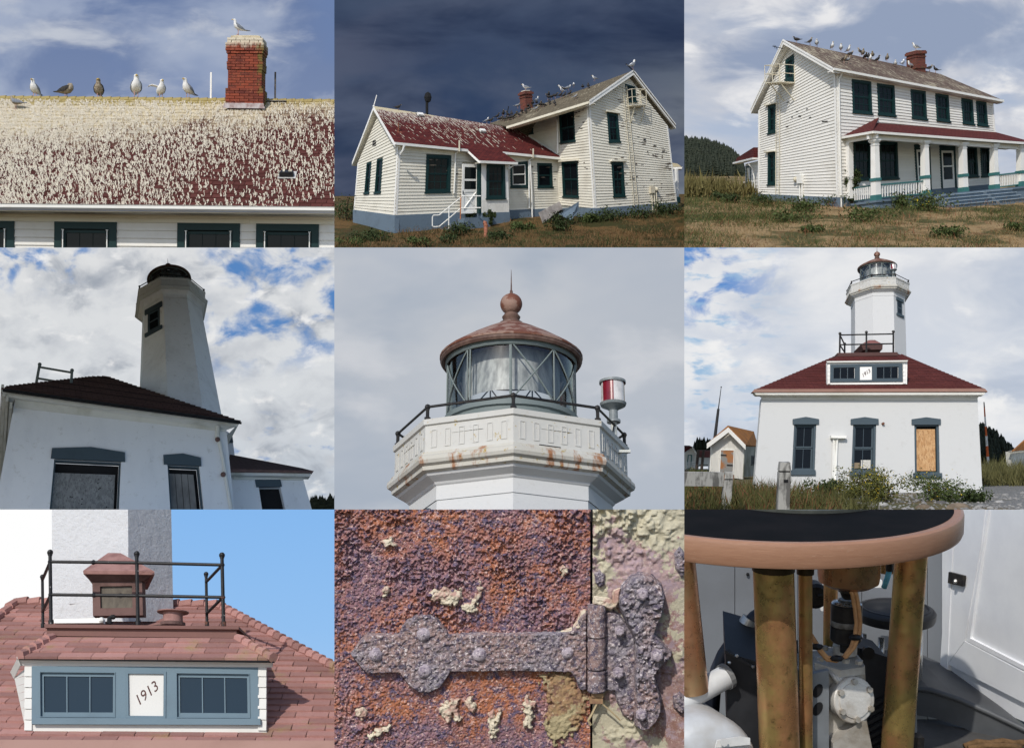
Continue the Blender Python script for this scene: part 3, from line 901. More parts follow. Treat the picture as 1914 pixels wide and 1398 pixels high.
def bay3():
 rect = (1279,0,1914,463)
 Z = lambda x,y: (1279+x/3.0142,y/3.0142)
 def skyb(h):
  lay = [(1.15,(1,2.3),(2.1,3.7,0),.42,.60,S(198,202,212),7,.4),
   (2.1,(1,2.4),(6.3,1.2,1),.47,.64,S(232,232,234),7,.4),
   (1.4,(1,2.1),(3.9,7.2,2),.49,.66,S(146,160,186),6,.4)]
  return clouds(h,lay,vgrad([(0,S(196,206,218)),(.35,S(176,190,212)),(1,S(168,178,198))]))
 sky_board(rect,330,emit_mat('sky_pale_cloud',skyb),(0,60,60,12))
 c0,c1 = A(18.409,72.432,9.953),A(18.187,72.144,17.021)
 b0 = A(15.134,78.845,11.05)
 rt,rr,re,apex,lr = A(29.325,78.349,16.646),A(17.882,71.521,17.003),A(29.909,78.234,16.643),A(15.906,75.275,19.551),A(14.692,78.938,16.226)
 Zv = nrm(c1-c0)
 gX = nrm(c0-b0); gf = Frame(b0,gX,nrm(np.cross(Zv,gX)),Zv)
 nf = nrm(np.cross(rt-c0,c1-c0))
 brp = on_plane(*Z(1775,1035),c0,nf); fX = nrm(brp-c0); ff = Frame(c0,fX,nrm(np.cross(Zv,fX)),Zv)
 house = thing('porch_house','two storey white clapboard house with front porch, brick chimney and gulls on its roof','house',c0)
 # ---- gable wall
 Q = lambda fr,*pts: [fr.uv(*Z(*p)) for p in pts]
 bl,br,tr,ap,tl = Q(gf,(418,1093),(868,1113),(853,398),(592,262),(420,625))
 lin = lambda a,b: (lambda x: a[1]+(b[1]-a[1])*(x-a[0])/(b[0]-a[0]))
 zl = lin(bl,br); ze = lin(tl,tr)
 g1,g2,ga = Q(gf,(474,758),(516,748),(518,585),(474,598)),Q(gf,(472,1046),(515,1042),(516,855),(473,862)),Q(gf,(572,455),(622,460),(621,310),(572,340))
 siding(gf,[bl,br,tr,ap,tl],56,zl,lambda x: zl(x)+(ze(x)-zl(x))*1.5,[g1,g2,ga],.040)
 MB().slab(gf,[bl,br,tr,ap,tl],.06,.2).build('gable_sheathing',M['white_siding'],house)
 # ---- front wall
 f0,f1,f2,f3 = Q(ff,(868,1113),(1775,1035),(1737,572),(855,398))
 zl2 = lin(f0,f1); ze2 = lin(f3,f2)
 ups = [[(947,637),(1057,648),(1050,462),(941,447)],[(1090,648),(1189,660),(1181,484),(1083,470)],[(1281,668),(1366,680),(1357,516),(1272,504)],
  [(1420,681),(1496,692),(1486,538),(1411,527)],[(1567,697),(1632,707),(1622,564),(1557,553)],[(1649,707),(1710,716),(1699,577),(1640,568)]]
 upq = [Q(ff,*w) for w in ups]
 lows = [[(955,1022),(1052,1016),(1048,796),(950,792)],[(1103,1015),(1206,1010),(1198,800),(1095,798)],[(1592,1004),(1655,998),(1645,822),(1583,820)],[(1672,1000),(1727,995),(1716,826),(1664,824)]]
 lowq = [Q(ff,*w) for w in lows]
 drs = [[(1308,1078),(1392,1074),(1382,815),(1292,815)],[(1446,1070),(1534,1062),(1524,822),(1434,820)]]
 drq = [Q(ff,*w) for w in drs]
 siding(ff,[f0,f1,f2,f3],37,zl2,ze2,upq+lowq+drq,.040)
 flush_boards(house,300)
 MB().slab(ff,[f0,f1,f2,f3],.06,.2).build('front_sheathing',M['white_siding'],house)
 for q in upq: window(ff,q,house,.15,3,2)
 for q in lowq: window(ff,q,house,.15,3,2)
 window(gf,g1,house,.17,2,2); window(gf,g2,house,.17,2,2); window(gf,ga,house,.17,2,2)
 for q in (g1,g2):
  MB().slab(gf,[(q[3][0]-.18,q[3][1]+.0),(q[2][0]+.12,q[2][1]+.0),(q[2][0]+.10,q[2][1]+.07),(q[3][0]-.15,q[3][1]+.09)],-.22,.0).build('drip_cap',M['cream_trim'],house)
 for q in drq:
  d = MB().ring(ff,q,inset(q,.14,.02,.14,.30),-.05,.05).build('door',M['green_trim'],house)
  i1 = inset(q,.15,.03,.15,.31)
  MB().ring(ff,i1,inset(i1,.13,.55,.13,.13),-.02,.04).build('door_leaf',M['white_trim'],d)
  i2 = inset(i1,.13,.55,.13,.13)
  MB().slab(ff,sub(i2,0,1,.47,.52),-.018,.03).build('cross_rail',M['white_trim'],d)
  for (a,b) in ((0,.47),(.52,1)): MB().slab(ff,sub(i2,0,1,a,b),.012,.02).build('pane',M['pane'],d)
  MB().slab(ff,sub(i1,.06,.1,.42,.46),-.06,-.02).build('handle',M['white_metal'],d)
  MB().slab(ff,inset(q,.14,q[0][1]*0+.02,.14,.02),.05,.06).build('backing',M['pane'],d)
 # corner boards
 for (fr_,a,b) in ((gf,br,tr),(gf,bl,tl)):
  s_ = -1 if a is br else 1
  MB().slab(fr_,[a,(a[0]+s_*.13,a[1]),(b[0]+s_*.13,b[1]),b][::s_ and 1],-.05,.0).build('corner_board',M['white_trim'],house)
 MB().slab(ff,[f0,(f0[0]+.13,f0[1]),(f3[0]+.13,f3[1]),f3],-.05,.0).build('corner_board',M['white_trim'],house)
 MB().slab(ff,[(f1[0]-.13,f1[1]),f1,f2,(f2[0]-.13,f2[1])],-.05,.0).build('corner_board',M['white_trim'],house)
 fz = .26
 MB().slab(ff,[(f3[0],f3[1]-fz),(f2[0],f2[1]-fz),(f2[0],f2[1]+.1),(f3[0],f3[1]+.1)],-.04,.0).build('frieze_board',M['white_trim'],house)
 # foundation
 fq = Q(gf,(418,1093),(868,1113),(868,1185),(418,1140))
 MB().slab(gf,[fq[3],fq[2],fq[1],fq[0]],-.05,.2).build('foundation',M['stone_blue'],house)
 fq = Q(ff,(868,1113),(1775,1035),(1775,1100),(868,1185))
 MB().slab(ff,[fq[3],fq[2],fq[1],fq[0]],-.05,.2).build('foundation',M['stone_blue'],house)
 # ---- roof
 nr = nrm(np.cross(re-rr,apex-rr))
 rend = on_plane(*Z(1442,420),rr,nr)
 rX = nrm(re-rr); rZ = nrm(np.cross(nr,rX)); rf = Frame(rr,rX,-nr if np.dot(nr,A(0,-1,1)) > 0 else nr,rZ if rZ[2] > 0 else -rZ)
 loc2 = lambda w: (rf.loc(w)[0],rf.loc(w)[2])
 mroof = roof_mat('grey_roof',(.16,.115,.09),(.115,.075,.06),(.40,.35,.25),.34)
 roof = MB().slab(rf,[loc2(rr),loc2(re),loc2(rend),loc2(apex)],-.02,.07).build('roof',mroof,house)
 back = lr+(rend-apex)
 nb = nrm(np.cross(apex-lr,back-lr)); nb = nb if nb[2] > 0 else -nb
 MB().hexa([lr,back,back-nb*.09,lr-nb*.09,apex,rend,rend-nb*.09,apex-nb*.09]).build('roof_back',mroof,house)
 dn = -Zv
 gn = -gf.Y
 for (a,b) in ((lr,apex),(rr,apex)):
  mb = MB(); strip(mb,a+gn*.02,b+gn*.02,.24,.05,dn,-gn); mb.build('rake_board',M['white_trim'],house)
  mb = MB(); strip(mb,a+gn*.05+Zv*.05,b+gn*.05+Zv*.05,.10,.05,dn,-gn); mb.build('rake_moulding',M['white_trim'],house)
 # soffits of the rakes and the eave
 for (a,b) in ((lr,apex),(rr,apex)):
  mb = MB(); strip(mb,a+dn*.20,b+dn*.20,.03,.52,dn,-gn); mb.build('rake_soffit',M['white_trim'],house)
 mb = MB(); strip(mb,rr+dn*.10+ff.Y*.03,re+dn*.10+ff.Y*.03,.05,.42,dn,ff.Y); mb.build('soffit',M['white_trim'],house)
 mb = MB(); strip(mb,rr-ff.Y*.10+Zv*.02,re-ff.Y*.10+Zv*.02,.13,.12,dn,ff.Y); mb.build('gutter',M['white_metal'],house)
 # ---- chimney
 y0 = rf.loc(rend)[2]
 cz = (rf.P(*[rf.loc(rend)[0]*.75,0,rf.loc(rend)[2]]))
 cy = ff.loc(cz)[1]
 x0,zb_ = ff.hit(*Z(1264,392),1,cy)[[0,2]]; x1,zt_ = ff.hit(*Z(1346,292),1,cy)[[0,2]]
 ch,cf = small_chimney(ff,x0,x1,zb_,zt_,cy,house,M['brick_far'])
 # ---- ground
 tab = [(40,560),(55,462),(62,424),(72,387),(79,371),(100,351),(140,338),(220,331),(330,328)]
 mg = grass_ground('grass_dry_green',(.34,.235,.12),(.065,.072,.026),(.17,.09,.045),.26)
 gr,zf = terrain(tab,.120,.420,44,325,90,110,.10,mg)
 # ---- porch
 wl = ff.uv(*Z(887,770))
 best = min(((abs(ff.hit(*Z(1060,740),1,-d)[0]-wl[0]-.0),d) for d in np.linspace(1.2,4.5,120)))[1]
 PD = min(best,3.2); ov = .35
 P = lambda x,y,d: ff.hit(*Z(x,y),1,-d)
 e0 = P(1060,740,PD); e1 = P(1914,803,PD); e1 = e0+(e1-e0)*1.10
 t0 = ff.uv(*Z(1095,662)); t1 = ff.uv(*Z(1752,745))
 porch = house
 w0_ = (wl[0],0,wl[1])
 wr_ = (e1[0],0,e1[2]+(wl[1]-e0[2]))
 mred = roof_mat('red_porch_roof',(.135,.034,.030),(.085,.022,.022),(.33,.26,.18),.10,.14,.3)
 def face(pts,name,mat,th=.06):
  V = [ff.P(*q) for q in pts]; n = nrm(np.cross(V[1]-V[0],V[2]-V[0])); n = n if n[2] > 0 else -n
  fX_ = nrm(V[1]-V[0]); f_ = Frame(V[0],fX_,-n,nrm(np.cross(n,fX_)) if np.cross(n,fX_)[2] > 0 else -nrm(np.cross(n,fX_)))
  pl = [(f_.loc(v)[0],f_.loc(v)[2]) for v in V]
  return MB().slab(f_,pl,0,th).build(name,mat,porch)
 pr = face([e0,e1,(t1[0],0,t1[1]),(t0[0],0,t0[1])],'porch_roof',mred)
 face([w0_,e0,(t0[0],0,t0[1])],'porch_hip',mred)
 for (a,b) in ((e0,e1),(w0_,e0)):
  a_,b_ = ff.P(*a),ff.P(*b)
  o_ = ff.Y if a is e0 else ff.X
  mb = MB(); strip(mb,a_-o_*.08,b_-o_*.08,.13,.12,dn,o_); mb.build('porch_gutter',M['white_metal'],porch)
  mb = MB(); strip(mb,a_+o_*.28+dn*.13,b_+o_*.28+dn*.13,.26,.16,dn,o_); mb.build('porch_beam',M['white_trim'],porch)
 V = [e0+A(.1,.1,-.12),(e1[0],e1[1]+.1,e1[2]-.12),(wr_[0],0,wr_[2]-.12),(wl[0]+.1,0,wl[1]-.12)]
 MB().hexa([ff.P(*q) for q in V]+[ff.P(q[0],q[1],q[2]+.03) for q in V]).build('porch_ceiling',M['cream_trim'],porch)
 cd = PD-.33                                        # columns' depth
 Zc = lambda x,y: P(x,y,cd)
 cols = [((1069,786),(1080,1130)),((1339,797),(1359,1104)),((1558,806),(1573,1086)),((1733,815),(1747,1070)),((1879,821),(1896,1052))]
 base = []
 for (tp,bt) in cols:
  t_,b_ = Zc(*tp),Zc(*bt); base.append((b_,t_))
  cfm = ff.at(b_[0],-cd,b_[2]); H = t_[2]-b_[2]
  def sq(z0,z1,h0,h1,mb): mb.hexa([cfm.P(-h0,-h0,z0),cfm.P(h0,-h0,z0),cfm.P(h0,h0,z0),cfm.P(-h0,h0,z0),cfm.P(-h1,-h1,z1),cfm.P(h1,-h1,z1),cfm.P(h1,h1,z1),cfm.P(-h1,h1,z1)]); return mb
  c_ = sq(0,H,.20,.155,MB()).build('column',M['white_trim'],porch)
  sq(0,.30,.23,.225,MB()).build('plinth',M['teal'],c_)
  sq(H*.315,H*.315+.17,.225,.225,MB()).build('band',M['teal'],c_)
  m_ = MB(); sq(H-.10,H,.25,.25,m_); sq(H-.2,H-.101,.19,.24,m_); sq(H-.34,H-.30,.185,.185,m_); m_.build('capital',M['white_trim'],c_)
 b1_,t1_ = ff.hit(*Z(932,1020),1,-.15),ff.hit(*Z(930,806),1,-.15)
 MB().box(ff,b1_[0]-.16,b1_[0]+.16,-.3,-.03,b1_[2]-1.0,t1_[2]).build('column',M['white_trim'],porch)
 dz = lambda x: np.interp(x,[b[0][0] for b in base],[b[0][2] for b in base])
 xL,xR = wl[0]+.3,e1[0]-.2
 x_a,x_b = base[0][0][0]-.25,base[4][0][0]+.6
 dk = [(x_a,-cd-.28),(x_b,-cd-.28),(x_b,-.03),(x_a-.0,-.03)]
 MB().hexa([ff.P(x,y,dz(x)-.12) for x,y in dk]+[ff.P(x,y,dz(x)) for x,y in dk]).build('porch_deck',M['stone_blue'],porch)
 dk = [(x_a+.08,-cd-.20),(x_b-.08,-cd-.20),(x_b-.08,-.06),(x_a+.08,-.06)]
 MB().hexa([ff.P(x,y,dz(x)-1.6) for x,y in dk]+[ff.P(x,y,dz(x)-.12) for x,y in dk]).build('porch_base',M['stone_blue'],porch)
 # railings
 def railing(pa,pb,n,zt_=.88):
  a,b = A(*pa),A(*pb)
  r_ = MB(); strip(r_,ff.P(*(a+A(0,-.05,zt_))),ff.P(*(b+A(0,-.05,zt_))),.08,.11,-Zv,ff.Y)
  r_ = r_.build('railing',M['teal'],porch)
  m_ = MB(); strip(m_,ff.P(*(a+A(0,-.03,.16))),ff.P(*(b+A(0,-.03,.16))),.06,.06,-Zv,ff.Y); m_.build('bottom_rail',M['teal'],r_)
  pr_ = None
  for i in range(n):
   q = a+(b-a)*(i+.5)/n
   MB().box(ff.at(*q),-.028,.028,-.025,.025,.15,zt_-.07).build('baluster',M['white_trim'],r_)
 railing(base[0][0]+A(.2,0,0),base[1][0]-A(.2,0,0),17)
 railing(base[3][0]+A(.2,0,0),base[4][0]-A(.2,0,0),13)
 railing((base[0][0][0],-.35,base[0][0][2]),base[0][0]+A(0,.2,0),9)
 # two flights of steps with sloped cheek walls
 for (xa,xb) in ((1400,1640),(1655,1800)):
  s0 = Zc(xa,1095)[0]; s1 = Zc(xb,1080)[0]
  st = MB().box(ff,s0,s1,-cd-.58,-cd-.28,dz(s0)-1.3,dz((s0+s1)/2)-.10).build('step',M['stone_blue'],porch)
  sw = lambda k: MB().box(ff,s0+.01,s1-.01,-cd-.28-.30*(k+1)-.07,-cd-.28-.30*k,dz((s0+s1)/2)-.099-.20*k,dz((s0+s1)/2)-.05-.20*k).build('tread',M['tread_lit_blue'],st)
  sw(0); sw(1); sw(2); sw(3)
  for k in range(1,4):
   y_ = -cd-.28-.30*k
   MB().box(ff,s0,s1,y_-.30,y_,dz(s0)-1.6,dz((s0+s1)/2)-.10-.20*k).build('step',M['stone_blue'],porch)
  for xx in ((s0-.26,s1) if xa == 1400 else (s1,)):
   zz_ = dz(xx)
   ck = [(-cd-.20,zz_-.10),(-cd-.20,zz_-1.6),(-cd-1.60,zz_-1.6),(-cd-1.60,zz_-.95),(-cd-1.35,zz_-.93),(-cd-.50,zz_-.30),(-cd-.40,zz_-.10)]
   vs = [ff.P(xx,y,z) for y,z in ck]+[ff.P(xx+.18,y,z) for y,z in ck]; n = len(ck)
   MB().add(vs,[tuple(range(n)),tuple(range(2*n-1,n-1,-1))]+[(i,i+n,(i+1) % n+n,(i+1) % n) for i in range(n)]).build('stair_cheek',M['stone_blue'],porch)
 # ---- gable fittings
 fl = gf.uv(*Z(566,458)); x_0 = fl[0]-.55; x_1 = fl[0]+.75
 q0 = gf.hit(*Z(540,510),1,-1.0); q1 = gf.hit(*Z(452,508),1,-1.0)
 wa,wb = gf.uv(*Z(540,510)),gf.uv(*Z(625,466))
 bd = min((abs(gf.hit(*Z(540,460),1,-d)[0]-wb[0]),d) for d in np.linspace(.5,2.0,80))[1]
 fire_balcony(gf,None,house,bd,wb[1],min(wa[0],wb[0]-1.2),wb[0],1.0,(wb[0]-1.05,wb[0]-.1))
 ladder(gf,gf.uv(*Z(523,1098)),gf.uv(*Z(528,515)),house,.32,22,-.12)
 mp = gf.uv(*Z(655,1010))
 mbx = MB().box(gf,mp[0]-.10,mp[0]+.32,-.22,-.03,mp[1]-.25,mp[1]+.25).build('meter_box',M['white_metal'],house)
 MB().ball(gf.P(mp[0]-.30,-.14,mp[1]-.02),.15,10).build('meter',M['steel_cream'],mbx)
 for dx in (.02,.24): MB().tube([gf.P(mp[0]+dx,-.1,mp[1]-.25),gf.P(mp[0]+dx,-.1,mp[1]-1.7)],.05,7).build('conduit',M['white_metal'],mbx)
 dsp = gf.uv(*Z(868,440))
 MB().tube([ff.P(.22,-.35,f3[1]-.15),ff.P(.12,-.12,f3[1]-.55),ff.P(.12,-.10,wl[1]-.1),ff.P(.12,-.10,-1.1)],.045,7).build('downspout',M['white_metal'],house)
 an = thing('roof_antenna','small bare antenna sticking out from the gable peak','antenna',apex)
 MB().tube([apex+A(0,0,-.5),at(*Z(497,262),75.2)],.02,5).build('mast',M['dark_gap'],an)
 MB().tube([at(*Z(505,255),75.2),at(*Z(512,275),75.2)],.014,5).build('rod',M['dark_gap'],an)
 MB().tube([at(*Z(514,258),75.2),at(*Z(524,282),75.2)],.014,5).build('rod',M['dark_gap'],an)
 # missing boards: dark holes in the clapboards
 for (x,y,w,hh) in ((652,657,16,7),(712,664,14,5),(795,687,34,6),(694,617,12,5),(588,580,18,3),(582,716,14,4),(610,663,10,4),(637,630,12,3)):
  q = Q(gf,(x-w/2,y+hh/2),(x+w/2,y+hh/2-2),(x+w/2-2,y-hh/2-2),(x-w/2+3,y-hh/2))
  MB().slab(gf,q,-.052,-.01).build('broken_board',M['dark_gap'],house)
 # ---- small rear wing behind the gable
 A0 = at(*Z(345,1085),84); A1 = at(*Z(418,1082),81)
 wf = wall_frame(A0,A1,at(*Z(345,925),84)); 
 wq = [wf.uv(*Z(*p)) for p in ((345,1085),(430,1085),(430,905),(345,925))]
 BOARDS.clear(); zw = lin(wq[0],wq[1]); zu = lin(wq[3],wq[2])
 siding(wf,wq,9,zw,zu,[],.026); flush_boards(house,300)
 MB().slab(wf,wq,.05,.2).build('wing_wall',M['white_siding'],house)
 MB().slab(wf,[wf.uv(*Z(*p)) for p in ((318,1132),(430,1130),(430,1083),(318,1085))],-.06,.3).build('wing_foundation',M['stone_blue'],house)
 window(wf,[wf.uv(*Z(*p)) for p in ((350,1036),(377,1034),(377,932),(350,936))],house,.14,1,2)
 MB().slab(wf,[wf.uv(*Z(*p)) for p in ((322,918),(430,888),(430,832),(336,890))],-.45,.1).build('wing_roof',mred,house)
 MB().slab(wf,[wf.uv(*Z(*p)) for p in ((318,926),(430,900),(430,890),(318,917))],-.55,-.1).build('wing_gutter',M['white_metal'],house)
 MB().tube([at(*Z(362,925),81.5),at(*Z(385,950),81.5),at(*Z(393,1000),81.5),at(*Z(395,1118),81.5)],.05,7).build('wing_downspout',M['white_metal'],house)
 st = MB().tube([at(*Z(300,1103),82.5),at(*Z(300,1078),82.5),at(*Z(325,1028),82.5),at(*Z(342,1028),82.5)],.03,6).tube([at(*Z(325,1028),82.5),at(*Z(325,1095),82.5)],.03,6).tube([at(*Z(303,1100),82.5),at(*Z(327,1062),82.5),at(*Z(342,1062),82.5)],.025,6)
 st.build('stair_rail',M['white_metal'],house)
 # ---- gulls
 gl = [(632,246,'dark',150),(697,252,'brown',10),(693,236,'white',80),(745,266,'white',-100),(833,284,'white',-80),(882,293,'white',-100),(924,303,'white',-60),(978,307,'brown',160),
  (935,327,'brown',20),(1006,322,'brown',-90),(1020,340,'dark',-80),(1036,342,'dark',60),(1060,332,'brown',-110),(1045,354,'white',-70),(1088,358,'dark',-20),(900,357,'brown',-60),(922,362,'young',0),
  (1142,350,'brown',-90),(1188,382,'white',-100),(1230,377,'white',40),(1272,388,'white',170),(1380,405,'brown',0),(1416,414,'dark',150)]
 gl.sort()
 kd = {'dark': 'dark','brown': 'brown','white': 'white','young': 'grey winged'}
 for i,(x,y,k,hd) in enumerate(gl):
  w = on_plane(*Z(x,y),rr,nr)
  if np.dot(w-rend,rZ if rZ[2] > 0 else -rZ) > 0 or True:
   t_ = rf.loc(w); zmax = rf.loc(apex)[2]
   w = rf.P(t_[0],-.02,min(t_[2],zmax))
  gull(w,hd,k,'%s gull on the porch house roof, %s of its gulls counted from the left' % (kd[k],ORD[i]),'gulls on the porch house roof','tall' if i % 3 else 'stand',.98)
 gull(cf.P(0,0,zt_+.05),200,'white','white gull sitting on the chimney of the porch house','gulls on the porch house roof','stand',1.15)
 # ---- hill with its wood, meadow, shrubs, weeds
 hill = [(0,940),(0,822),(40,818),(90,826),(140,832),(190,850),(230,868),(270,890),(300,915),(325,945),(336,985)]
 mh = plain('hill_soil',(.030,.035,.018),(.06,.05,.03),.2,.95)
 vs,fs = [],[]
 r5 = np.random.default_rng(5)
 prof = [(-60,818)]+hill[1:]+[(345,1004)]
 for j in range(7):
  k = j/6
  for (x,y) in prof:
   w = at(*Z(x,1002+(y+14-1002)*math.sin(k*math.pi/2)),250+50*k); vs.append(w)
 n = len(prof)
 for j in range(6):
  for i in range(n-1): fs.append((j*n+i,j*n+i+1,(j+1)*n+i+1,(j+1)*n+i))
 ho = MB().add(vs,fs).build('hill',mh); ho['kind'] = 'structure'
 ms = []
 xs = np.array([p[0] for p in prof],float); ys = np.array([p[1] for p in prof],float)
 wood = MB()
 for i in range(900):
  x = r5.uniform(-20,336); k = r5.random()**.8
  yt = np.interp(x,xs,ys)
  y = 1002+(yt+10-1002)*math.sin(k*math.pi/2)
  b_ = at(*Z(x,y),250+50*k); hh = r5.uniform(1.0,2.6)
  for q in range(5):
   z0 = hh*(.1+.18*q); rad = hh*.34*(1-q*.16)
   m_ = 7; pts = [b_+A(rad*math.cos(6.283*a/m_+q)*r5.uniform(.7,1.25),rad*math.sin(6.283*a/m_+q),z0+r5.uniform(-.1,.1)) for a in range(m_)]
   wood.add(pts+[b_+A(0,0,z0+hh*.34)],[(a,(a+1) % m_,m_) for a in range(m_)])
 tag(wood.build('wood',leaf_mat('conifer_far',(.016,.024,.014),(.045,.052,.030),.5)),kind='stuff')
 # grass over the ground
 Rg = (.128,.405,46,78)
 inhouse = lambda x,y: ff.loc(A(x,y,9))[1] > -PD-.3 and gf.loc(A(x,y,9))[1] > -.1
 def mk(x,y,s0):
  if inhouse(x,y): return 0
  return max(0,mnoise.noise(Vector((x*.30+s0,y*.30,s0)))*1.6+.25)
 grass_stuff(zf,Rg,4200,.075,.012,leaf_mat('blade_dry',(.34,.23,.10),(.22,.13,.06),1.2),'dry_grass',lambda x,y: mk(x,y,1.0)+.25,1.1,11)
 grass_stuff(zf,Rg,4200,.10,.014,leaf_mat('blade_green',(.060,.085,.022),(.10,.11,.03),1.2),'green_grass',lambda x,y: mk(x,y,9.0)+(.7 if y > 62 and x/y < .21 else -.15),1.3,12)
 grass_stuff(zf,(.128,.19,79,200),1600,.5,.06,leaf_mat('blade_meadow',(.20,.16,.06),(.11,.11,.035),.4),'meadow_grass',lambda x,y: .0 if inhouse(x,y) else 1,2.5,13)
 grass_stuff(zf,Rg,350,.14,.016,leaf_mat('blade_rust',(.26,.10,.05),(.15,.07,.035),1.2),'rust_grass',lambda x,y: mk(x,y,20.0),1.3,14)
 def on_ground(x,y):
  px,py = Z(x,y); lo,hi = 46.0,200.0
  for _ in range(40):
   m_ = (lo+hi)/2; w = at(px,py,m_)
   if w[2] > zf(w[0],w[1]): lo = m_
   else: hi = m_
  return at(px,py,lo)
 w = on_ground(935,1165)
 bush('climbing_shrub','tall dark leafy shrub climbing the porch corner of the white house','shrub',w,.85,2.5,3000,.085,M['leaf_dark'],None,seed=1,stems=16)
 k = 0
 wl_ = [(860,1160,1.3,.8,'leaf_dark','low green weeds at the house corner below the downspout'),(1345,1185,1.9,1.1,'leaf_mid','yellow flowered bush beside the left porch steps'),(1225,1170,1.2,.8,'leaf_mid','green weeds against the porch base below the railing'),
  (660,1190,1.8,.7,'leaf_mid','wide mat of green weeds in front of the gable wall'),(450,1160,1.6,.7,'leaf_dark','dark green weeds below the lower gable window'),(190,1135,.9,.6,'leaf_dark','small round dark bush out on the meadow'),
  (1480,1330,1.0,.5,'leaf_mid','lone green weed clump on dry grass in front of the steps'),(1000,1245,2.0,.6,'leaf_mid','broad green weed patch in front of the porch corner'),(560,1255,2.0,.55,'leaf_mid','broad green weed patch on the lawn left of the house corner'),
  (1865,1295,.8,.35,'leaf_mid','green weed tuft at the right end of the dry lawn'),(720,1310,.7,.35,'leaf_mid','small green weed tuft low in the dry lawn'),(270,1145,1.1,.5,'leaf_dark','dark weeds by the rear steps of the white house')]
 fm = plain('yellow_flower',(.55,.40,.03),rough=.7)
 for (x,y,r_,h_,lm,lab) in wl_:
  k += 1; bush('weed_clump',lab,'weeds',on_ground(x,y)-A(0,0,.05),r_,h_,1100,.075,M[lm],'weed clumps round the porch house',flowers=60 if 'yellow' in lab else 0,fmat=fm,fsize=.06,seed=10+k,stems=9)
 finish_panel(1279,-70,1985,463)
bay3()

